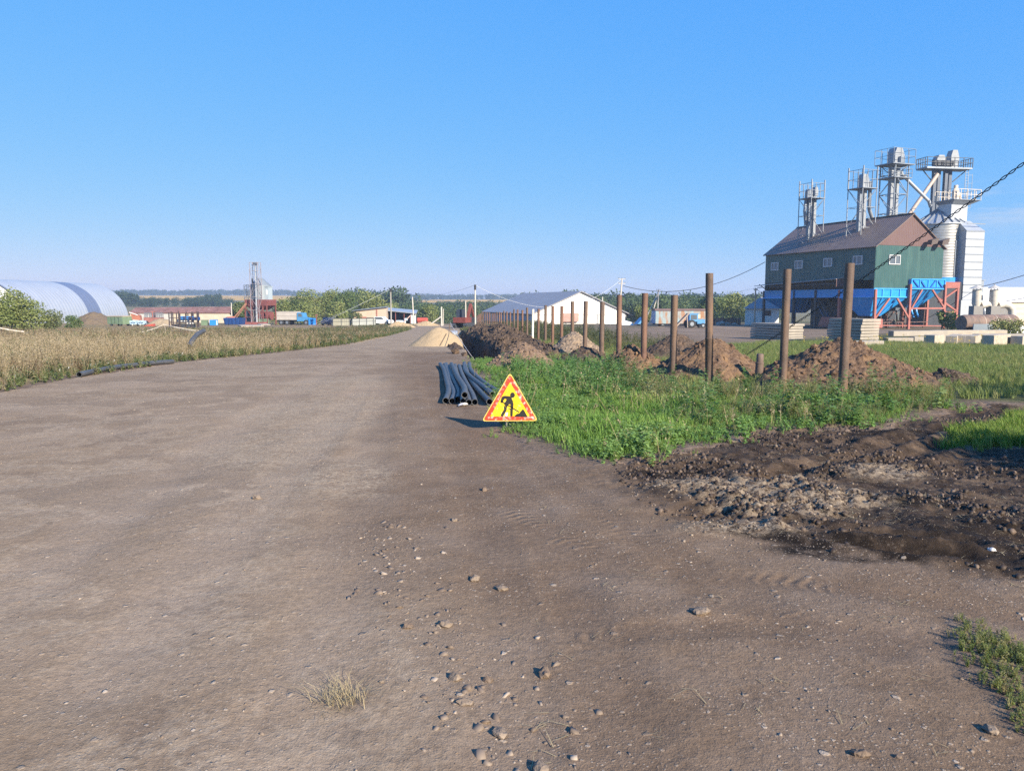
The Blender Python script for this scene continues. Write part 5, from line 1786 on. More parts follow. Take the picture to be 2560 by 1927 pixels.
A_ = R(38)
block(2341, 43.5, 1.25, .6, .62, A_, 'short concrete block, leftmost of the front row')
block(2392, 45.3, 2.3, .58, .6, A_ + .25, 'block turned end-on, first shaded end right of the short block')
block(2412, 45.3, 2.3, .58, .6, A_ + .25, 'block turned end-on, second shaded end right of the short block')
block(2437, 45.0, 2.3, .58, .6, A_ + .25, 'block turned end-on, third shaded end right of the short block')
block(2498, 42.3, 2.35, .62, .68, A_, 'long pale foundation block with a broken right end')
block(2568, 42.8, 2.3, .6, .62, A_, 'concrete block cut by the right edge of the view')
block(2160, 41.0, 2.1, .7, .3, R(8), 'flat concrete beam lying in grass in front of the slab stack', 'concrete beam', CONC2, 0, 'concrete_beam', None)
block(2300, 50.5, 4.2, .5, .34, R(14), 'dark arched concrete beam at the left of the beam pile', 'concrete beam', CONC2, .42, 'concrete_beam', None)
block(2275, 49.8, 3.2, .5, .32, R(10), 'lower concrete beam sinking into weeds at the beam pile', 'concrete beam', CONC2, 0, 'concrete_beam', None)
block(2342, 50.0, 3.2, .5, .34, R(8), 'lower middle concrete beam under the arched one', 'concrete beam', CONC2, .05, 'concrete_beam', None)
block(2425, 51.5, 5.2, .6, .5, R(6), 'long pale concrete beam behind the foundation blocks', 'concrete beam', CONC, .3, 'concrete_beam', None)
block(2520, 49.0, 4.0, .7, .32, R(4), 'flat concrete beam lying behind the right blocks', 'concrete beam', CONC2, .28, 'concrete_beam', None)

# ================================================================ HANGAR AND FARM YARD ON THE LEFT
HANG = mat('hangar sheet', (.47, .485, .51), .4, .06, .3, metal=.35, corr=('y', 1.3, .02))
HANGB = mat('blue-grey hangar sheet', (.17, .2, .29), .45, .06, .3, metal=.3, corr=('y', 1.3, .02))
hy0, hy1 = 158., 202.
hz = Zs(-108, 180) - .3
hg = thing('hangar', 'large arched sheet metal hangar with one blue-grey band', 'hangar', (-109.6, hy0, hz), R(1.2))
HR, HH = 10.2, 9.9


def arch(n=28, k=0.):
    return [((HR + k) * math.cos(math.pi * i / n), (HH + k) * math.sin(math.pi * i / n) ** .94) for i in range(n + 1)]


def vault(y0, y1, m, name, k=0.):
    mb = MB()
    o_, i_ = arch(k=k), arch(k=k - .12)
    V, Fq, n = [], [], len(o_)
    for yy in (y0, y1):
        V += [(p[0], yy, p[1]) for p in o_] + [(p[0], yy, p[1]) for p in i_]
    for i in range(n - 1):
        Fq += [(i, i + 1, 2 * n + i + 1, 2 * n + i), (n + i + 1, n + i, 3 * n + i, 3 * n + i + 1), (i + 1, i, n + i, n + i + 1), (2 * n + i, 2 * n + i + 1, 3 * n + i + 1, 3 * n + i)]
    mb.add(V, Fq)
    return mb.build(name, m, hg, True)


LH = hy1 - hy0
vault(0, 24.5, HANG, 'vault')
vault(24.5, 30.5, HANGB, 'vault_band')
vault(30.5, LH, HANG, 'vault')
vault(-.25, 0, HANGB, 'front_rim', .08)
FRONT = mat('hangar front sheet', (.58, .59, .58), .5, .04, .4, corr=('x', .5, .03))
MB().prism([(p[0] * .985, p[1] * .985) for p in arch()], .1, .25, 'xz').build('front_wall', FRONT, hg)
for sx_ in (-6, -2, 2, 6, 8.2): MB().box((sx_, .02, 2.9), (.12, .14, 5.8 if abs(sx_) < 8 else 4)).build('front_post', WHITE, hg)
MB().prism([(p[0] * .985, p[1] * .985) for p in arch()], LH - .3, LH - .1, 'xz').build('back_wall', FRONT, hg)

# --- vehicles and machines
TYRE = mat('tyre rubber', (.025, .025, .026), .85, .2, 6)
VB = mat('blue vehicle paint', (.06, .22, .43), .5, .15, 2, col2=(.12, .28, .46), amount=.3)
VDB = mat('dark blue paint', (.012, .045, .17), .5, .2, 1.5, col2=(.03, .09, .26), amount=.4)
VGREEN = mat('faded green paint', (.14, .2, .12), .6, .15, 1, col2=(.19, .24, .16), amount=.4)
VDGREEN = mat('dark green paint', (.05, .08, .06), .6, .15, 1)
VRED = mat('faded red paint', (.17, .055, .05), .6, .25, 1.5, col2=(.21, .09, .075), amount=.4)
VORANGE = mat('faded orange paint', (.33, .125, .075), .55, .2, 1.5)
VGREY = mat('grey dump body', (.42, .38, .34), .65, .12, 1, col2=(.3, .25, .2), amount=.35)
VPALE = mat('pale blue paint', (.42, .58, .72), .5, .1, 2)


def wheel(parent, c, r, w, axis='y'):
    mb = MB()
    d = Vector((0, w / 2, 0)) if axis == 'y' else Vector((w / 2, 0, 0))
    mb.tube([Vector(c) - d, Vector(c) - d * .8, Vector(c) + d * .8, Vector(c) + d], [r * .8, r, r, r * .8], 16)
    o = mb.build('wheel', TYRE, parent, True)
    MB().tube([Vector(c) - d * 1.04, Vector(c) + d * 1.04], r * .5, 12).build('rim', ZINCD, o)
    return o


def root_at(name, px, Yd, rz, label, cat, group=None, dz=0):
    p = at(px, Yd)
    return thing(name, label, cat, (p.x, p.y, zg(p.x, p.y) + dz), rz, group)


# dump truck with blue cab, facing right
tk = root_at('dump_truck', 731, 140, R(-8), 'dump truck with blue bonneted cab and tall grey body beside the bushes', 'truck')
MB().box((-.75, 0, 1.75), (3.7, 2.2, 1.5)).box((-.75, -1.12, 2.45), (3.75, .08, .12)).box((-.75, -1.12, 1.75), (3.75, .06, .1)).box((-.75, -1.12, 1.05), (3.75, .08, .12)).build('dump_body', VGREY, tk)
MB().box((-.2, 0, .8), (5.2, .9, .25)).build('chassis', DARKM, tk)
cabm = MB().prism([(1.2, .75), (2.35, .75), (2.35, 1.5), (2.15, 2.25), (1.25, 2.3)], -1.0, 1.0, 'xz').build('cab', VB, tk)
MB().prism([(1.45, 1.55), (2.2, 1.55), (2.05, 2.1), (1.45, 2.1)], -1.02, 1.02, 'xz').build('window', GLASS, cabm)
MB().prism([(2.36, .7), (3.5, .7), (3.5, 1.25), (2.36, 1.5)], -.8, .8, 'xz').build('bonnet', VB, tk)
MB().box((3.55, 0, .65), (.12, 1.9, .22)).build('bumper', WHITE, tk)
for wx in (-1.8, -.7, 2.9):
    for s in (-1, 1): wheel(tk, (wx, s * .9, .5), .5, .3)

bx_ = root_at('container', 780, 139, R(-4), 'bright blue metal cabinet right of the dump truck', 'container')
MB().box((0, 0, .62), (1.15, 1.0, 1.2)).build('body', mat('bright blue', (.02, .2, .56), .45, .15, 2), bx_)
MB().box((-.25, -.51, .62), (.04, .03, 1.0)).box((.3, -.51, .62), (.04, .03, 1.0)).build('door_seam', VDB, bx_)
MB().box((-1.0, .3, .6), (.8, .8, 1.15)).build('dark_side_tank', VDB, bx_)
p = at(790, 137)
o = MB().bar((0, 0, 0), (0, 0, 1.9), .16).bar((-.25, 0, 1.75), (.25, 0, 1.75), .14).build('red_post', VRED)
o.location = p
tag(o, 'red steel post right of the bright blue cabinet', 'post')

# batching tower with red legs
tw = root_at('batching_tower', 650, 150, R(-14), 'grey steel batching tower on red legs with a tall open lattice hoist', 'tower')
def TZ(py): return P(650, py, 150).z - tw.location.z
MB().lathe([(1.95, TZ(749)), (1.95, TZ(713)), (.5, TZ(695))], 20, (0, .3, 0)).build('bin', mat('grey bin sheet', (.22, .25, .275), .45, .06, .6, metal=.2), tw, True)
MB().box((1.75, 0, (TZ(749) + TZ(718)) / 2), (1.1, 1.5, TZ(718) - TZ(749))).box((1.75, 0, TZ(717)), (1.3, 1.7, .15)).build('cabin', mat('blue-grey cabin', (.33, .39, .43), .5, .06, .6), tw)
MB().box((2.0, -.77, TZ(731)), (.3, .06, .9)).build('window', WHITE, tw)
MB().frustum((0, .2, 0), (-1.0, 1.0, -1.0, 1.0), (-2.4, 2.4, -1.7, 1.7), TZ(775), TZ(764)).box((0, .2, (TZ(749) + TZ(764)) / 2), (4.8, 3.4, TZ(749) - TZ(764) - .01)).build('red_hopper', VRED, tw)
for u, v in ((-2.3, -1.5), (-.9, -1.5), (.4, -1.5), (1.5, -1.5), (2.3, -1.4), (-2.3, 1.7), (2.3, 1.7)): MB().bar((u, v, -.2), (u, v, TZ(764)), .2).build('leg', VRED, tw)
mb = MB()
for a, b in (((-2.3, -1.5, 3.4), (-.9, -1.5, 1.6)), ((.4, -1.5, 3.4), (1.5, -1.5, 1.4)), ((1.5, -1.5, 3.3), (.4, -1.5, 1.2)), ((-2.3, -1.5, 1.5), (2.3, -1.5, 1.5))): mb.bar(a, b, .13)
mb.build('brace', VRED, tw)
zt_ = TZ(657)
MB().lattice((.4, -1.9), 1.75, .4, zt_, 2.5, .042, d=1.1).build('hoist_mast', mat('grey purple steel', (.28, .25, .27), .6, .15, 2), tw)
MB().tube([(.5, -2.1, .2), (.5, -1.9, TZ(658))], .2, 8).build('screw_tube', ZINC, tw, True)
MB().box((.45, -1.9, TZ(661)), (.7, .5, .55)).build('hoist_motor', ZINCD, tw)
MB().bar((-.6, -1.4, TZ(750)), (-.5, -1.6, TZ(697)), .25, .2).build('dark_duct', DARKM, tw)
MB().lattice((-2.0, -1.0), .9, TZ(749), TZ(712), 1.2, .04).build('cage_ladder', ZINCD, tw)
MB().bar((-1.8, -1.9, TZ(759)), (-5.4, -2.3, .25), .35, .25).bar((-1.5, -2.4, TZ(762)), (-4.4, -2.8, .25), .12).build('incline_conveyor', mat('rusty conveyor', (.3, .15, .09), .7, .2, 2), tw)
MB().box((-.2, -2.2, .35), (5.0, 1.4, .5)).build('base_tray', mat('rust red tray', (.26, .09, .08), .7, .2, 2), tw)
MB().tube([(-.2, .2, 1.75), (2.4, .2, 1.75)], .8, 14).build('red_drum', VRED, tw, True)
MB().box((-2.6, .2, 1.6), (.9, 1.2, 2.2)).build('dark_silo_foot', mat('dark blue-green steel', (.04, .07, .1), .6, .2, 2), tw)
MB().box((1.2, -1.2, .75), (2.2, .8, .9)).build('control_cabinet', VGREEN, tw)
for k, (px, py, lb) in enumerate(((613, 816, 'left pale concrete slab on the ground before the batching tower'), (640, 816, 'middle pale concrete slab on the ground before the batching tower'), (660, 813, 'right pale concrete slab lying before the batching tower'))):
    x, y = G(px, py)
    o = MB().box((0, 0, .1), (1.6, 6, .18)).build('concrete_slab', CONC)
    o.location, o.rotation_euler = (x, y, zg(x, y)), (0, 0, R(24))
    tag(o, lb, 'concrete slab', 'slabs before the batching tower')

# blue skip with orange heap behind
sk = root_at('skip', 585, 143, R(-3), 'dark blue metal skip left of the batching tower', 'skip')
MB().frustum((0, 0, 0), (-1.6, 1.6, -.8, .8), (-1.75, 1.75, -.95, .95), .15, 1.35).build('skip_body', VDB, sk)
for k in range(5): MB().bar((-1.4 + .7 * k, -.9, .2), (-1.42 + .71 * k, -1.0, 1.35), .1).build('rib', VDB, sk)
o = MB().rock((0, 0, .3), 1.1, 77, .7).build('debris_heap', VORANGE)
o.location = at(572, 148) + Vector((0, 0, .6))
tag(o, 'orange load heaped behind the dark blue skip', 'heap')
bt = root_at('plastic_tank', 534, 128, R(3), 'bright blue water tank standing in the dry field', 'water tank')
MB().box((-.1, 0, .5), (1.1, .9, .9)).build('tank_body', mat('bright blue', (.02, .26, .78)), bt)
MB().tube([(.5, -.4, .1), (.5, -.4, .85)], .12, 8).build('pale_edge', VPALE, bt)
gb = root_at('metal_box', 510, 128, 0, 'dull green metal box left of the bright blue tank', 'metal box')
MB().box((0, 0, .45), (.95, .8, .85)).box((0, 0, .9), (1.0, .86, .06)).build('body', VGREEN, gb)

# tine frame (long cultivator) with upright bars
cf = root_at('cultivator', 461, 96, R(-3), 'dark folded cultivator frame of tall upright tines with a blue beam', 'farm machine')
mb = MB()
rgv = random.Random(3)
for k in range(16):
    u = -1.75 + 3.5 * k / 15 + rgv.uniform(-.08, .08)
    v = rgv.choice((-.5, .5))
    mb.bar((u, v, .02), (u + rgv.uniform(-.03, .03), v, rgv.uniform(1.8, 2.15)), .1)
for zz in (1.35, .8): mb.bar((-1.8, -.5, zz), (1.8, -.5, zz), .08)
mb.build('tine', mat('dark rust bars', (.06, .045, .045), .7, .2, 4), cf)
MB().box((.0, .2, 1.35), (1.8, .35, .35)).build('blue_beam', mat('bright blue', (.02, .26, .78)), cf)
MB().box((1.1, .1, 1.25), (1.4, .3, .4)).build('dark_beam', VDB, cf)
MB().box((-.5, .4, 1.0), (1.6, .2, .35)).box((.4, .45, .75), (.9, .2, .3)).build('white_panel', WHITE, cf)
MB().box((-.2, 0, .35), (2.6, .8, .4)).build('roller', DARKM, cf)

# long low building with rubble roof
lb_ = root_at('long_building', 465, 182, R(2), 'long low cream building with a broken red-brown rubble roof', 'building')
MB().box((0, 0, 1.15), (23, 7, 2.5)).build('wall', mat('cream plaster', (.46, .4, .31), .85, .1, .6, col2=(.36, .3, .23), amount=.3), lb_)
MB().slab((-11.7, -3.8, 2.38), (11.7, -3.8, 2.38), (11.7, 0, 3.7), (-11.7, 0, 3.5), .15).slab((-11.7, 0, 3.5), (11.7, 0, 3.7), (11.7, 3.8, 2.38), (-11.7, 3.8, 2.38), .15).build('roof', mat('broken tile roof', (.2, .1, .085), .9, .35, .7, col2=(.36, .27, .22), amount=.35, bump=.06, streak=(1, .3, 1)), lb_)
for u in (-8.5, -4, 1.0, 4.3, 8.0):
    f_ = MB().box((u, -3.52, 1.2), (1.1, .06, .8)).build('window', mat('boarded window', (.5, .43, .33), .8, .1, 3), lb_)
MB().box((-6, -4.6, 1.0), (9, 1.5, 2.1)).build('grey_annex', mat('grey render', (.42, .4, .37), .85, .1, 1), lb_)

# combine, header, trailers, seeders
cm = root_at('combine_harvester', 382, 128, R(4), 'rust-red old combine harvester with cage rails', 'combine harvester')
MB().prism([(-1.35, .5), (1.1, .5), (1.35, 1.0), (1.4, 1.3), (-1.3, 1.35)], -.8, .8, 'xz').build('body', mat('rust red body', (.27, .11, .09), .65, .25, 2), cm)
MB().box((.05, 0, 1.85), (.35, 1.2, 1.0)).build('engine_column', mat('rust red body', (.27, .11, .09)), cm)
MB().rail((-.6, 0), 1.2, 1.4, 1.35, .75, .035, 3).rail((.8, 0), 1.0, 1.4, 1.3, .85, .035, 3).build('railing', ZINCD, cm)
for wx in (-.9, .8):
    for s in (-1, 1): wheel(cm, (wx, s * .8, .42), .42, .3)
rh = root_at('header', 371, 116, R(3), 'flat red harvester header lying in front of the combine', 'farm machine')
MB().prism([(-.7, .05), (.7, .05), (.65, .4), (-.3, .22)], -.5, .5, 'xz').build('header_body', mat('bright red', (.4, .07, .045), .5, .15, 2), rh)
oh = root_at('header', 338, 136, R(6), 'orange tilted header propped behind the pale blue seeders', 'farm machine', None, 1.05)
MB().prism([(-.9, .1), (.9, -.1), (.75, .75), (-.5, 1.25)], -.5, .5, 'xz').build('header_body', VORANGE, oh)
MB().bar((-.7, 0, -1.1), (-.7, 0, .2), .12).bar((.6, 0, -1.1), (.6, 0, .1), .12).bar((-.9, -.55, 1.3), (.5, -.55, .8), .1).build('prop', WHITE, oh)
for k, (px, lb) in enumerate(((332.5, 'left of two pale blue seed drills'), (352, 'right of two pale blue seed drills, next to the combine'))):
    o = root_at('seed_drill', px, 122, R(2), lb, 'farm machine', 'pale blue seed drills')
    MB().frustum((0, 0, 0), (-.5, .5, -.3, .3), (-.54, .54, -.42, .42), .28, .85).build('seed_box', VPALE, o)
    MB().bar((-.35, -.42, .5), (.1, -.46, .66), .07).bar((.1, -.46, .5), (.4, -.46, .6), .07).build('dark_lever', VDB, o)
    for s in (-1, 1): wheel(o, (s * .5, 0, .22), .22, .12, 'x')
gt = root_at('trailer', 293, 128, R(-20), 'green box trailer with tan cover and dark end by the hangar', 'trailer')
MB().box((.3, 0, .95), (3.3, 1.9, 1.25)).build('box_body', VGREEN, gt)
MB().box((.3, 0, 1.6), (3.36, 1.96, .1)).build('cover', mat('tan tarpaulin', (.4, .3, .2), .8, .1, 2), gt)
MB().box((-1.37, 0, .95), (.05, 1.8, 1.2)).build('end_board', VDGREEN, gt)
for u in (-.5, .3, 1.1): MB().box((u, -.97, .95), (.06, .05, 1.2)).build('stake_post', VDGREEN, gt)
for wx in (-.7, 1.3):
    for s in (-1, 1): wheel(gt, (wx, s * .75, .3), .3, .2)

# ================================================================ CENTRE: SHEDS, FENCES, CARS
def fence_panel(px0, px1, Y0, Y1, h, label, m):
    a, b = at(px0, Y0), at(px1, Y1)
    rz = math.atan2(b.y - a.y, b.x - a.x)
    L = math.hypot(b.x - a.x, b.y - a.y)
    o = thing('metal_fence', label, 'fence', (a.x, a.y, zg(a.x, a.y)), rz, 'sheet metal fences by the sheds')
    MB().box((L / 2, 0, h / 2), (L, .06, h)).build('sheet', m, o)
    for k in range(int(L / 1.3) + 2):
        MB().box((min(k * 1.3, L), -.05, h / 2), (.07, .08, h + .06)).build('fence_post', DARKM, o)
    mb = MB()
    mb.box((L / 2, -.045, h), (L, .09, .06)).box((L / 2, -.045, h * .6), (L, .05, .05)).build('rail', DARKM, o)


FG = mat('grey-green fence sheet', (.27, .26, .2), .7, .12, 1, corr=('xy', .3, .015))
FG2 = mat('grey fence sheet', (.3, .31, .29), .7, .12, 1, corr=('xy', .3, .015))
fence_panel(831, 876, 121, 121.5, 1.15, 'grey-green metal fence section nearest the dark car', FG)
fence_panel(879, 938, 121, 124, 1.1, 'grey metal fence section in front of the cream lean-to', FG2)


def car(px, Yd, rz, label, paint, L=3.9):
    o = root_at('parked_car', px, Yd, rz, label, 'car')
    k = L / 4
    MB().prism([(-1.95 * k, .35), (1.95 * k, .35), (2 * k, .65), (1.8 * k, .85), (.9 * k, .92), (-1.8 * k, .95), (-2 * k, .7)], -.8, .8, 'xz').build('body', paint, o)
    g_ = MB().prism([(-1.5 * k, .953), (.95 * k, .93), (.3 * k, 1.4), (-1.1 * k, 1.42)], -.7, .7, 'xz').build('cabin', paint, o)
    MB().prism([(-1.3 * k, .98), (.7 * k, .96), (.22 * k, 1.33), (-1.0 * k, 1.34)], -.715, .715, 'xz').build('window', GLASS, g_)
    for wx in (-1.25 * k, 1.2 * k):
        for s in (-1, 1): wheel(o, (wx, s * .75, .32), .32, .2)
    return o


car(824, 126, R(80), 'dark blue car behind the end of the grey-green fence', mat('night blue car paint', (.01, .018, .045), .3, .1, 2))
car(954, 128, R(-12), 'small white car in front of the open shed', WHITE, 3.6)

cl = root_at('lean_to', 923, 160, R(4), 'cream lean-to building with a sloping thin roof', 'building')
MB().prism([(-3.4, 0), (3.5, 0), (3.5, 3.55), (-3.4, 2.8)], 0, 4, 'xz').build('wall', mat('pinkish cream wall', (.44, .35, .27), .8, .08, .7), cl)
MB().slab((-3.6, -.5, 2.86), (3.7, -.5, 3.65), (3.7, 4.3, 3.75), (-3.6, 4.3, 2.95), .12).build('roof', ZINCD, cl)
MB().box((-1.6, -.06, .8), (2.0, .1, 1.5)).build('brick_infill', mat('brick infill', (.28, .12, .09), .85, .2, 3), cl)
MB().box((.4, -.07, .95), (2.0, .12, .9)).build('dark_opening', DARKS, cl)
MB().box((1.5, -.04, 1.6), (.25, .08, 3.0)).build('pier', mat('brick infill', (.28, .12, .09)), cl)
sh = root_at('open_shed', 1003, 164, R(6), 'open-fronted shed with pale grey roof and dark interior', 'shed')
MB().slab((-3.6, -.6, 3.1), (3.2, -1.2, 2.4), (3.4, 4.5, 3.0), (-3.4, 4.8, 3.6), .14).build('roof', ZINC, sh)
MB().box((-.2, 4.2, 1.4), (6.6, .2, 2.8)).box((-3.3, 2, 1.4), (.2, 4.4, 2.8)).build('dark_wall', DARKS, sh)
MB().box((2.5, 1.2, 1.15), (1.0, 3.6, 2.3)).build('grey_end', mat('pale grey sheet', (.5, .52, .52), .6, .1, 1), sh)
for u in (-3.3, -1.2, .6, 1.9): MB().bar((u, -.5, 0), (u, -.5, 2.5), .14).build('post', VRED, sh)
MB().bar((.2, -.6, .2), (1.9, -.6, 1.9), .16).build('brace', mat('pale pink brace', (.55, .4, .36), .7, .1, 2), sh)
MB().box((-.2, .2, .45), (2.2, 1.2, .9)).box((.9, .3, 1.1), (.8, 1.0, .5)).build('stored_goods', VPALE, sh)
rt = root_at('red_tank', 1055, 150, 0, 'small red tank at the end of the road behind the low sand heap', 'tank')
MB().tube([(-1.1, 0, .75), (-.9, 0, .75), (.9, 0, .75), (1.1, 0, .75)], [.3, .5, .5, .3], 14).box((0, 0, .2), (1.6, .6, .4)).build('tank_shell', mat('bright red', (.62, .1, .06)), rt, True)
gs2 = root_at('sand_tub', 938, 137, 0, 'pale tub beside the white car', 'tub')
MB().frustum((0, 0, 0), (-.6, .6, -.4, .4), (-.7, .7, -.5, .5), 0, .7).build('tub_body', mat('pale teal', (.3, .45, .45), .6, .1, 2), gs2)

# --- excavator by the trench
ex = root_at('excavator', 1158, 96, R(70), 'small red excavator working at the far end of the trench', 'excavator')
EXR = mat('faded red-orange paint', (.17, .045, .035), .6, .25, 2)
for s in (-1, 1): MB().prism([(-1.2, .0), (1.2, 0), (1.4, .3), (1.15, .6), (-1.15, .6), (-1.4, .3)], s * .75 - .22, s * .75 + .22, 'xz').build('track', DARKM, ex)
MB().box((-.3, 0, .95), (2.0, 1.6, .65)).build('body', EXR, ex)
c_ = MB().box((.2, .45, 1.75), (.95, .75, 1.0)).build('cab', mat('dark grey-blue cab', (.035, .045, .065), .5, .2, 2), ex)
MB().box((.25, .45, 1.85), (.98, .6, .6)).build('window', GLASS, c_)
MB().bar((.6, -.3, 1.1), (1.7, -.3, 2.9), .28, .35).bar((1.7, -.3, 2.85), (2.6, -.3, 1.2), .22, .28).build('boom', EXR, ex)
MB().prism([(2.3, .5), (2.9, .5), (3.0, 1.2), (2.4, 1.25)], -.65, .05, 'xz').build('bucket', DARKM, ex)
pt = root_at('drum', 1133, 76, 0, 'pale grey drum lying behind the dark stake', 'drum')
MB().tube([(-.4, 0, .35), (.4, 0, .35)], .34, 12).build('drum_shell', ZINC, pt, True)

# ================================================================ WHITE BARN AND THINGS BEHIND THE POSTS
wb = thing('barn', 'long low barn with white gable wall and grey roof behind the pipe posts', 'barn', (4.0, 146, Zs(4, 146) - .1), math.atan2(.285, .958))
w0 = wb.location.z
BWd, BLn = 19.2, 37.5
ez, az = -.5 - w0, 3.62 - w0
MB().prism([(0, 0), (BWd, 0), (BWd, ez), (BWd / 2, az - .05), (0, ez)], 0, .25, 'xz').build('gable_wall', mat('whitewash', (.78, .76, .72), .8, .05, .5, col2=(.66, .62, .56), amount=.25), wb)
MB().box((.15, BLn / 2, ez / 2), (.3, BLn, ez)).box((BWd - .15, BLn / 2, ez / 2), (.3, BLn, ez)).build('side_wall', mat('grey side wall', (.34, .36, .4), .8, .08, .5), wb)
sl2 = (az - ez) / (BWd / 2)
MB().slab((-.5, -.5, ez - .5 * sl2 + .12), (BWd / 2, -.5, az + .12), (BWd / 2, BLn, az + .12), (-.5, BLn, ez - .5 * sl2 + .12), .14) \
    .slab((BWd / 2, -.5, az + .12), (BWd + 1.4, -.5, ez - 1.4 * sl2 + .12), (BWd + 1.4, BLn, ez - 1.4 * sl2 + .12), (BWd / 2, BLn, az + .12), .14).build('roof', mat('grey slate sheet', (.25, .25, .27), .6, .08, .3, corr=('y', 1.1, .03)), wb)
MB().box((BWd / 2, -.02, ez - .25), (BWd - .6, .06, .12)).build('string_course', mat('grey line', (.5, .48, .46), .8), wb)
MB().box((7.4, -.35, 1.35), (3.2, .6, 1.6)).build('red_lean_board', mat('dusty pink board', (.42, .24, .2), .8, .15, 2), wb)
MB().box((13.2, -.1, 1.1), (.4, .1, 1.9)).build('door', mat('grey door', (.36, .36, .36), .7), wb)

wg = root_at('site_wagon', 1698, 112, R(3), 'rust-streaked pale blue site wagon with brown arched roof', 'wagon')
MB().box((0, 0, 1.3), (7.4, 2.5, 1.85)).build('body', mat('rust streaked blue-white', (.25, .34, .37), .65, .15, 1, col2=(.3, .15, .075), amount=.5, streak=(1, 1, .25)), wg)
MB().hexa([Vector(q) for q in ((-3.8, -1.35, 2.226), (3.8, -1.35, 2.226), (3.8, 1.35, 2.226), (-3.8, 1.35, 2.226), (-3.8, -.9, 2.5), (3.8, -.9, 2.5), (3.8, .9, 2.5), (-3.8, .9, 2.5))]).build('roof', mat('brown roof felt', (.16, .1, .085), .8, .15, 1), wg)
MB().box((-3.73, 0, 1.3), (.06, 2.4, 1.8)).build('end_wall', VB, wg)
MB().box((2.4, -1.27, 1.4), (.8, .05, .55)).build('window', mat('boarded window', (.5, .43, .33)), wg)
MB().box((0, 0, .29), (7.2, 1.8, .16)).build('chassis', mat('rust chassis', (.2, .09, .06), .7), wg)
for wx in (-2.6, 2.6):
    for s in (-1, 1): wheel(wg, (wx, s * .95, .3), .32, .2)
tr = root_at('tractor', 1735, 104, R(10), 'small blue tractor parked in front of the rusty wagon', 'tractor')
MB().box((-.2, 0, 1.35), (1.2, 1.1, 1.0)).box((-.2, 0, 1.9), (1.3, 1.2, .1)).build('cab', VB, tr)
MB().box((-.2, -.56, 1.45), (.85, .04, .6)).box((.42, 0, 1.45), (.04, .8, .6)).build('window', GLASS, tr)
MB().box((.95, 0, .85), (1.1, .7, .6)).build('bonnet', VB, tr)
for s in (-1, 1):
    wheel(tr, (-.55, s * .7, .55), .55, .3)
    wheel(tr, (1.1, s * .6, .32), .32, .2)
lc = root_at('loader_conveyor', 1706, 102, R(8), 'slanted ladder-like loading conveyor leaning by the tractor', 'conveyor')
mb = MB()
for s in (-.25, .25): mb.bar((-1.0, s, .1), (.9, s, 2.0), .1, .18)
for k in range(7): mb.bar((-.9 + .28 * k, -.25, .2 + .28 * k), (-.9 + .28 * k, .25, .2 + .28 * k), .1)
mb.bar((.7, 0, 1.8), (.8, 0, .1), .1).build('conveyor_frame', mat('grey brown steel', (.3, .24, .2), .7, .2, 3), lc)
bl = root_at('blue_trailer', 1603, 118, R(20), 'blue tilted cart between the leaning pole and the wagon', 'cart')
MB().prism([(-.9, .2), (.5, .3), (.8, 1.3), (.1, 1.2)], -.6, .6, 'xz').build('cart_body', VB, bl)
MB().bar((-.2, .3, .2), (.9, .3, 1.9), .12).build('cart_arm', VDB, bl)
for s in (-1, 1): wheel(bl, (0, s * .7, .3), .3, .18)
wc = root_at('white_boat_shell', 1568, 120, R(-20), 'white upturned shell at the corner of the barn', 'shell')
MB().hexa([Vector(q) for q in ((-1, -.5, 0), (1, -.5, 0), (1, .5, 0), (-1, .5, 0), (-.4, -.3, .75), (.7, -.3, .45), (.7, .3, .45), (-.4, .3, .75))]).build('shell', WHITE, wc)
wh = root_at('small_house', 1906, 124, R(-17), 'small white building with grey hipped roof left of the hoppers', 'building')
MB().box((0, 2.5, 1.35), (5.2, 5, 2.9)).build('wall', mat('whitewash', (.78, .76, .72)), wh)
MB().hexa([Vector(q) for q in ((-2.9, -.4, 2.6), (5.5, -.4, 2.6), (5.5, 5.4, 2.6), (-2.9, 5.4, 2.6), (-.2, 2.4, 4.5), (4.0, 2.4, 4.5), (4.0, 2.6, 4.5), (-.2, 2.6, 4.5))]).build('roof', mat('grey slate sheet', (.25, .25, .27)), wh)
MB().box((.7, -.03, 1.9), (1.3, .06, .8)).build('window', mat('dark brown boards', (.13, .075, .06), .8), wh)
bf = root_at('board_fence', 1797, 130, R(4), 'dark low board fence with a rusty gate before the trees', 'fence')
for k in range(11): MB().box((-2.6 + k * .62, 0, .55), (.56, .08, 1.1 + .12 * (k % 3))).build('board', mat('dark brown boards', (.13, .075, .06)) if k not in (4, 5) else mat('rust gate', (.3, .14, .1), .7, .2, 2), bf)
mb = MB()
for k in range(18): mb.rock((rgv.uniform(-1.4, 1.4), rgv.uniform(-.5, .5), rgv.uniform(0, .5)), rgv.uniform(.2, .45), 900 + k)
o = mb.build('rubble_pile', CONC2)
o.location = at(1815, 120)
tag(o, 'pale pile of broken concrete in front of the board fence', 'rubble pile')

# ================================================================ POLES AND WIRES
POLEM = mat('concrete pole', (.5, .46, .4), .85, .1, 1, col2=(.36, .3, .25), amount=.35)
WOODP = mat('weathered pole wood', (.36, .3, .23), .9, .15, 1.5)


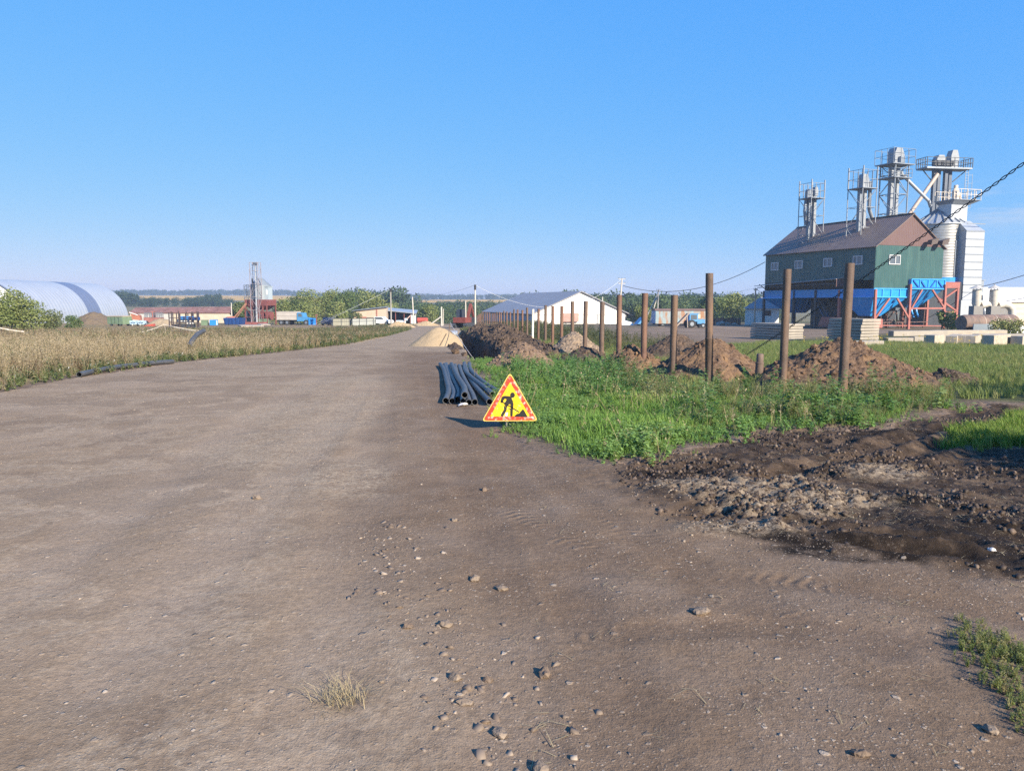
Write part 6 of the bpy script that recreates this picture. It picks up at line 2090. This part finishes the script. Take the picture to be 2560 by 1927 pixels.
def pole(px, Yd, ytop, label, m=POLEM, lean=0., r=.12, arms=(), struts=(), cap=None):
    p = at(px, Yd)
    zf = zg(p.x, p.y)
    h = P(px, ytop, Yd).z - zf
    o = thing('utility_pole', label, 'utility pole', (p.x, p.y, zf), 0, 'utility poles')
    MB().tube([(0, 0, -.3), (lean, 0, h)], [r, r * .75], 8).build('pole_shaft', m, o, True)
    for dz, w in arms:
        a = MB().bar((lean - w / 2, 0, h - dz), (lean + w / 2, 0, h - dz), .1)
        ao_ = a.build('crossarm', m, o)
        i = MB()
        for s in (-.45, 0, .45): i.tube([(lean + s * w, 0, h - dz + .05), (lean + s * w, 0, h - dz + .25)], .05, 6)
        i.build('insulator', ZINCD, ao_)
    for dx, dy, top in struts: MB().tube([(dx, dy, -.1), (lean * top, 0, h * top)], r * .75, 6).build('strut', m, o)
    if cap: MB().tube([(lean, 0, h - .5), (lean, 0, h + .05)], r * 1.25, 8).build('pole_cap', mat(*cap), o)
    return Vector((p.x + lean, p.y, zf + h))


dk = ('dark pole cap', (.03, .03, .035), .7)
t1 = pole(1547, 124, 697, 'tall leaning utility pole with two crossarms at the barn corner', POLEM, .45, .15, ((.05, 1.1), (.75, 1.1)))
t2 = pole(1644, 132, 725, 'strutted concrete pole behind the rusty wagon', POLEM, .1, .13, ((.1, .6),), ((-2.6, -.5, .93), (-1.3, .3, .95)))
t3 = pole(1888, 112, 720, 'pale pole in front of the small white building', WOODP, .0, .13, ((.3, .5),))
t4 = pole(1188, 84, 713, 'white-fronted tall pole beside the earth bank, the tallest in the middle', POLEM, 0, .09, (), (), dk)
t5 = pole(1164, 95, 753, 'shorter pale pole left of the tall one at the excavator', POLEM, 0, .09)
t6 = pole(1103.5, 120, 767, 'short pale pole with a slanting strut at the end of the road', POLEM, 0, .14, (), ((-2.2, 0, .5),))
t7 = pole(1034, 130, 742, 'pale leaning pole at the right corner of the open shed', POLEM, -.2, .12)
t8 = pole(977, 126, 722, 'grey pole with a dark cap in front of the open shed', mat('grey pole', (.3, .28, .25), .85, .1, 2), 0, .13, (), (), dk)
t9 = pole(578, 165, 757, 'thin pale pole above the long cream building', POLEM, 0, .12)
t10 = pole(1626 - 120, 150, 742, 'small pale pole end showing over the barn roof', POLEM, 0, .12)
t11 = pole(2484, 128, 711, 'grey pole behind the right elbow stack', POLEM, 0, .12)
t12 = pole(1107, 124, 772, 'thin second pole right behind the strutted short one', POLEM, .1, .07)


def wire(a, b, sag, r, label, m):
    a, b = Vector(a), Vector(b)
    pts = [a.lerp(b, i / 24) - Vector((0, 0, sag * 4 * (i / 24) * (1 - i / 24))) - a for i in range(25)]
    o = MB().tube(pts, r, 5).build('cable', m)
    o.location = a
    return tag(o, label, 'cable')


WIRED = mat('dark cable', (.05, .05, .055), .6)
WIREP = mat('pale wire', (.7, .7, .7), .6)
rc = Vector(q0) + Matrix.Rotation(RZ, 3, 'Z') @ Vector((-.1, BL, 0))
wire(t1 + Vector((.2, 0, -1.1)), (rc.x, rc.y, P(1909, 655, rc.y).z), 2.3, .045, 'sagging dark cable from the leaning pole to the grain building', WIRED)
wire(t3, P(1912, 737, 112), .1, .03, 'short wire from the pale pole to the grain building', WIRED)
wire(t3, t2, .9, .018, 'thin wire from the pale pole to the strutted pole', WIREP)
wire(t8, t4, 1.1, .016, 'pale wire sagging between the dark-capped poles', WIREP)
wire(t8, P(795, 812, 120), .1, .007, 'pale stay wire slanting down to the blue cabinet', WIREP)
wire(t8 - Vector((0, 0, .15)), P(770, 817, 116), .15, .006, 'second pale stay wire slanting down beside the first', WIREP)
wire(t4, t1, 3.4, .014, 'pale wire passing in front of the barn roof', WIREP)
wire(t5, t7, .3, .018, 'faint wire between the shorter middle poles', WIREP)
wire(P(2453, 717, 116), P(2620, 668, 100), .15, .05, 'dark cable from the dryer tower to the right edge', WIRED)
wire(P(2508, 754, 120), P(2640, 727, 90), .1, .05, 'lower dark cable crossing the cream building', WIRED)

# ================================================================ TREES
def crown(seed, w, d, h, z0_, n, leaf, lobes=16, taper=.5, low_=.0):
    rg = np.random.default_rng(seed)
    C, Rr = [], []
    for k in range(lobes):
        a, t = rg.random() * 6.283, rg.random() ** .8
        rad = (1 - taper * t) * rg.random() ** .5 * .75
        C.append((math.cos(a) * rad * w / 2, math.sin(a) * rad * d / 2, z0_ + h * (.12 + .76 * t)))
        Rr.append(rg.uniform(.16, .34) * min(w, d, h * 1.2))
    C, Rr = np.array(C), np.array(Rr)
    pk = rg.choice(lobes, n, p=Rr ** 2 / (Rr ** 2).sum())
    u = rg.normal(size=(n, 3))
    u /= np.linalg.norm(u, axis=1)[:, None]
    rr = Rr[pk] * np.clip(rg.normal(.9, .17, n), .2, 1.25)
    p = C[pk] + u * rr[:, None] * np.array([1, 1, .85])
    p[:, 2] = np.maximum(p[:, 2], z0_ * .6 + low_)
    nrm = u + .9 * rg.normal(size=(n, 3))
    nrm /= np.linalg.norm(nrm, axis=1)[:, None]
    t1_ = np.cross(nrm, rg.normal(size=(n, 3)))
    t1_ /= np.linalg.norm(t1_, axis=1)[:, None]
    t2_ = np.cross(nrm, t1_)
    s = leaf * rg.uniform(.55, 1.3, n)[:, None]
    V = np.stack([p - t1_ * s, p + t2_ * s * .55, p + t1_ * s, p - t2_ * s * .55], 1).reshape(-1, 3)
    b = np.arange(n)[:, None] * 4
    Fa = np.concatenate([b + np.array([[0, 1, 2]]), b + np.array([[0, 2, 3]])])
    tone = np.clip(rg.random(lobes)[pk] * .5 + rg.random(n) * .5, 0, 1)
    return V, Fa, np.repeat(tone, 4), C


def tree_proto(name, label, cat, seed, w, h, z0_, n, leaf, m, trunk_r=.14, lobes=16, taper=.5, group=None, d=None):
    V, Fa, tone, C = crown(seed, w, d or w, h - z0_, z0_, n, leaf, lobes, taper)
    o = thing(name, label, cat, (0, 0, 0), 0, group)
    link('crown', np_mesh('crown', V, Fa, m, {'rnd': tone}), o)
    mb = MB()
    mb.tube([(0, 0, -.3), (.05, 0, h * .3), (0, .05, h * .62)], [trunk_r, trunk_r * .75, trunk_r * .3], 7)
    for k in range(0, len(C), 2): mb.tube([(.03, 0, h * .25 + .1 * (k % 3)), tuple((Vector(C[k]) * .6 + Vector((0, 0, h * .12)))), tuple(C[k])], [trunk_r * .5, trunk_r * .3, .015], 5)
    mb.build('trunk', mat('bark', (.11, .085, .065), .9, .25, 4), o, True)
    return o


LG = leafmat('fresh leaves', (.16, .21, .06), (.25, .28, .1), (.32, .31, .13), .4)
MG = leafmat('mid leaves', (.075, .125, .04), (.14, .185, .065), (.21, .21, .085), .35)
DG = leafmat('dark leaves', (.025, .052, .02), (.055, .088, .032), (.09, .11, .045), .3)


def plant(o, px, Yd, s=1., rz=0., sc=None):
    p = at(px, Yd)
    o.location = (p.x, p.y, zg(p.x, p.y))
    o.rotation_euler = (0, 0, rz)
    o.scale = sc or (s, s, s)


# left bush before the hangar, two mounds
b1 = tree_proto('bush', 'bright green bush with yellowing leaves in front of the hangar', 'bush', 31, 4.6, 3.9, .1, 5200, .12, LG, .1, 18, .55)
plant(b1, 52, 76)
b2 = tree_proto('bush', 'lower green bush at the very left edge', 'bush', 32, 4.2, 2.7, .1, 3800, .12, LG, .1, 14, .4)
plant(b2, -8, 74)
b3 = tree_proto('bush', 'thin low green shoots right of the left bush', 'bush', 33, 3.0, 2.0, .05, 1500, .11, leafmat('pale shoots', (.12, .15, .06), (.2, .22, .11), None, .4), .06, 10, .6)
plant(b3, 128, 77)
b4 = tree_proto('bush', 'small bush at the foot of the hangar wall', 'bush', 34, 2.2, 1.5, .05, 900, .12, MG, .05, 8, .4)
plant(b4, 182, 95)
# bush group right of the tower
BG = 'round bushes behind the truck'
cl_ = [(706, 158, 5.5, 4.6, 41, 'leftmost light green bush, beside the batching tower'), (742, 160, 6.4, 6.0, 42, 'light green bush behind the dump truck cab'),
       (783, 158, 6.8, 6.5, 43, 'tall light green bush behind the blue cabinet'), (826, 160, 7.2, 6.9, 44, 'tallest light green bush, in the middle of the clump'),
       (868, 158, 6.2, 6.3, 45, 'rightmost big green bush, left of the cream lean-to'), (765, 149, 4.6, 3.8, 46, 'low darker bush in front of the clump'),
       (845, 149, 5.0, 3.9, 47, 'low bush behind the dark car')]
for px, Yd, w, h, sd, lb in cl_:
    plant(tree_proto('bush', lb, 'bush', sd, w, h, .1, 4200, .2, LG if sd % 3 else MG, .12, 18, .45, BG), px, Yd)
for px, Yd, w, h, sd, lb in ((930, 176, 8, 6.6, 48, 'light green tree rising behind the cream lean-to'), (968, 190, 7, 5.0, 49, 'lower light green tree behind the shed roof'), (600, 170, 5, 4.4, 50, 'grey-green bush left of the batching tower')):
    plant(tree_proto('tree', lb, 'tree', sd, w, h, .4, 3600, .24, LG if sd < 50 else MG, .16, 16, .4), px, Yd)
# trees around the yard on the right
for px, Yd, w, h, sd, lb, m in ((1830, 150, 7.5, 5.8, 51, 'yellow-green tree behind the board fence', LG), (1775, 160, 7, 5.0, 52, 'green tree between the wagon and the yellow-green tree', MG),
                             (1606, 150, 5.0, 3.0, 53, 'low yellowish bush left of the wagon', LG), (1070, 190, 7.5, 4.2, 54, 'round green bush right of the open shed', LG)):
    plant(tree_proto('tree', lb, 'tree', sd, w, h, .3, 3400, .22, m, .15, 15, .45), px, Yd)
# leafy shoots by the red frame
for px, Yd, w, h, sd, lb in ((2357, 82, 1.0, 2.4, 55, 'slim young tree at the foot of the red frame'), (2380, 82, 1.9, 2.0, 56, 'bushy young shrub beside the slim one at the red frame'), (2400, 80, .9, 1.3, 57, 'small shrub at the right leg of the red frame')):
    plant(tree_proto('shrub', lb, 'shrub', sd, w, h, .05, 800, .13, LG, .04, 9, .6), px, Yd)
for k, px in enumerate((2492, 2515, 2535, 2556)):
    plant(tree_proto('shrub', ('leftmost', 'second', 'third', 'rightmost')[k] + ' grey-green weed clump behind the concrete blocks', 'shrub', 60 + k, 1.5, 1.25, .02, 500, .09, SEEDY, .03, 8, .5, 'weed clumps by the tank'), px, 62)
# trees outside the view on the right whose shade reaches the mud
t_ = tree_proto('tree', 'tree standing right of the view, its shade falling on the mud', 'tree', 71, 3.2, 4.4, 1.2, 2600, .13, MG, .1, 12, .4)
t_.location = (11.2, 2.0, 0)
t_ = tree_proto('tree', 'second tree right of the view, its shade falling on the grass', 'tree', 72, 3.4, 4.6, 1.4, 2600, .13, MG, .1, 12, .4)
t_.location = (15.2, 6.6, 0)
o = MB().tube([(0, 0, -.3), (0, 0, 4.2)], .05, 8).build('marker_pole', GALV)
o.location = (11.3, 1.6, 0)
tag(o, 'thin pole right of the view casting a line of shade on the mud', 'pole')


# --- wooded valley and far rows, too many to count
def wood(name, label, trees, m, n, leaf, seed):
    VV, FF, TT, off = [], [], [], 0
    protos = [crown(seed + i, 1, 1, 1, .02, n, leaf, 9, .35) for i in range(7)]
    rg = np.random.default_rng(seed)
    for (x, y, zz, w, h) in trees:
        V, Fa, tone, _ = protos[rg.integers(7)]
        a = rg.random() * 6.283
        c, s = math.cos(a), math.sin(a)
        q = np.stack([(V[:, 0] * c - V[:, 1] * s) * w + x, (V[:, 0] * s + V[:, 1] * c) * w + y, V[:, 2] * h + zz - .3], 1)
        VV.append(q)
        FF.append(Fa + off)
        TT.append(np.clip(tone * .55 + rg.random() * .45, 0, 1))
        off += len(V)
    me = np_mesh(name, np.concatenate(VV), np.concatenate(FF), m, {'rnd': np.concatenate(TT)})
    return tag(link(name, me), label, 'woodland', kind='stuff')


def band(px0, px1, Y0, Y1, n, hmin, hmax, seed, keep=lambda px, y: True):
    rg = np.random.default_rng(seed)
    out = []
    for _ in range(n):
        px, y = rg.uniform(px0, px1), rg.uniform(Y0, Y1)
        if not keep(px, y): continue
        x = (px - CX) / FH * y
        h = rg.uniform(hmin, hmax)
        out.append((x, y, Zs(x, y), h * rg.uniform(.8, 1.15), h))
    return out


VAL = leafmat('valley leaves', (.05, .09, .034), (.1, .145, .055), (.16, .18, .075), .3)
FARL = leafmat('far leaves', (.022, .045, .022), (.04, .068, .032), None, .2)
near_b = band(880, 1300, 225, 300, 90, 4.2, 6.3, 101) + band(1340, 1930, 205, 280, 130, 5.0, 7.6, 102)
wood('near_woods', 'green trees of the valley behind the barn and sheds', near_b, VAL, 800, .05, 201)
mid_b = band(880, 1010, 300, 460, 110, 7, 12.2, 103) + band(1000, 1330, 300, 480, 150, 4.8, 7.4, 104) + band(1300, 1950, 290, 460, 220, 7.0, 10.4, 105) + band(830, 900, 330, 500, 20, 5, 8, 106)
wood('valley_woods', 'dense dark woods filling the valley', mid_b, leafmat('deep valley leaves', (.03, .06, .026), (.065, .1, .042), (.1, .125, .055), .25), 480, .06, 202)
wood('hedge_row', 'dark rounded tree row left of the gap in front of the ripe field', band(262, 345, 470, 540, 30, 6.3, 9.0, 107) + band(345, 422, 470, 520, 28, 4.2, 6.0, 108), FARL, 500, .055, 203)
wood('hedge_row', 'dark rounded tree row right of the gap in front of the ripe field', band(434, 500, 480, 530, 26, 4.2, 5.8, 109) + band(500, 545, 480, 530, 18, 5.5, 7.4, 110) + band(545, 582, 480, 530, 14, 4, 5.6, 115), FARL, 500, .055, 204)
ridge = band(-150, 820, 1500, 1640, 520, 6.5, 11, 111) + band(800, 1440, 1300, 1500, 380, 6, 9.5, 112) + band(1420, 2700, 1300, 1600, 480, 6, 10, 113) + band(890, 1070, 1000, 1250, 60, 6, 8, 114)
wood('far_treeline', 'bluish wooded ridge along the horizon', ridge, FARL, 170, .11, 205)

# ================================================================ LIGHT, SKY, CAMERA
SUN_AZ = math.atan2(.63, -.776)          # towards the sun, clockwise from +Y
SUN_EL = R(26)
sd = bpy.data.lights.new('sun', 'SUN')
sd.energy = 5.0
sd.angle = R(.5)
sd.color = (1.0, .89, .72)
so_ = bpy.data.objects.new('sun', sd)
COL.objects.link(so_)
to_sun = Vector((math.sin(SUN_AZ) * math.cos(SUN_EL), math.cos(SUN_AZ) * math.cos(SUN_EL), math.sin(SUN_EL)))
so_.rotation_euler = to_sun.to_track_quat('Z', 'Y').to_euler()
so_.location = to_sun * 200

wd = bpy.data.worlds.new('World')
scene.world = wd
wd.use_nodes = True
t = wd.node_tree
t.nodes.clear()
n = N(t)
sky = n('ShaderNodeTexSky', sky_type='NISHITA')
sky.sun_disc = False
sky.sun_elevation = SUN_EL
sky.sun_rotation = SUN_AZ
sky.altitude = 150
sky.air_density = .6
sky.dust_density = 0
sky.ozone_density = 4
# the camera's rendering of the sky: each channel with its own contrast
K_ = .13
sep = n('ShaderNodeSeparateColor', ins={0: sky.outputs[0]})
ch = [n.math('MULTIPLY', n.math('POWER', n.math('MULTIPLY', sep.outputs[i], K_), g), a / K_) for i, (g, a) in enumerate(((.88, .4), (.36, .358), (.02, .485)))]
cc = n('ShaderNodeCombineColor', ins={0: ch[0], 1: ch[1], 2: ch[2]})
# one faint wisp of cloud low on the right
gd = n('ShaderNodeTexCoord').outputs['Generated']
wdir = Vector(ray(2560, 520)).normalized()
mp_ = n('ShaderNodeMapping', ins={'Vector': gd, 'Rotation': (0, R(-12), 0), 'Scale': (5, 5, 34)})
wn = n.ramp(n.noise(mp_.outputs[0], 1.6, 5, .6), .42, .75)
dt = n('ShaderNodeVectorMath', operation='DOT_PRODUCT', ins={0: gd, 1: wdir}).outputs['Value']
sz_ = n('ShaderNodeSeparateXYZ', ins={'Vector': gd}).outputs[2]
low_ = n.math('MULTIPLY', n.ramp(sz_, wdir.z - .03, wdir.z), n.ramp(sz_, wdir.z + .035, wdir.z))
wm = n.math('MULTIPLY', n.math('MULTIPLY', wn, n.ramp(dt, .985, .999)), n.math('MULTIPLY', low_, .8))
cl_c = n.mix(wm, cc.outputs[0], (.36 / K_, .37 / K_, .41 / K_))
bg = n('ShaderNodeBackground', ins={'Color': cl_c, 'Strength': K_})
wo = n('ShaderNodeOutputWorld')
t.links.new(bg.outputs[0], wo.inputs[0])

cam = bpy.data.cameras.new('camera')
cam.sensor_width = 36
cam.sensor_fit = 'HORIZONTAL'
cam.lens = 36 * FX / 2560
cam.clip_start, cam.clip_end = .1, 9000
co_ = bpy.data.objects.new('camera', cam)
COL.objects.link(co_)
co_.location = (0, 0, EYE)
co_.rotation_euler = (R(90) - PITCH, 0, 0)
scene.camera = co_
scene.view_settings.view_transform = 'Standard'
scene.view_settings.look = 'None'
scene.view_settings.exposure = 1.05
scene.view_settings.gamma = 1
scene.view_settings.use_curve_mapping = False
scene.cycles.use_denoising = False
scene.cycles.max_bounces = 6
scene.cycles.transparent_max_bounces = 4
scene.cycles.volume_bounces = 0

# ---------------------------------------------------------------- the air
HZ = bpy.data.materials.new('thin haze')
t = nt(HZ)
n = N(t)
pv = n('ShaderNodeVolumePrincipled', ins={'Color': (.72, .84, 1.0, 1), 'Density': .00048, 'Anisotropy': .2})
ho = n('ShaderNodeOutputMaterial')
t.links.new(pv.outputs[0], ho.inputs['Volume'])
hz_ = MB().box((0, 1500, 8.5), (5600, 3300, 37)).build('haze', HZ)
tag(hz_, kind='stuff')
hz_['label'] = 'thin pale haze over the fields'
hz_['category'] = 'haze'
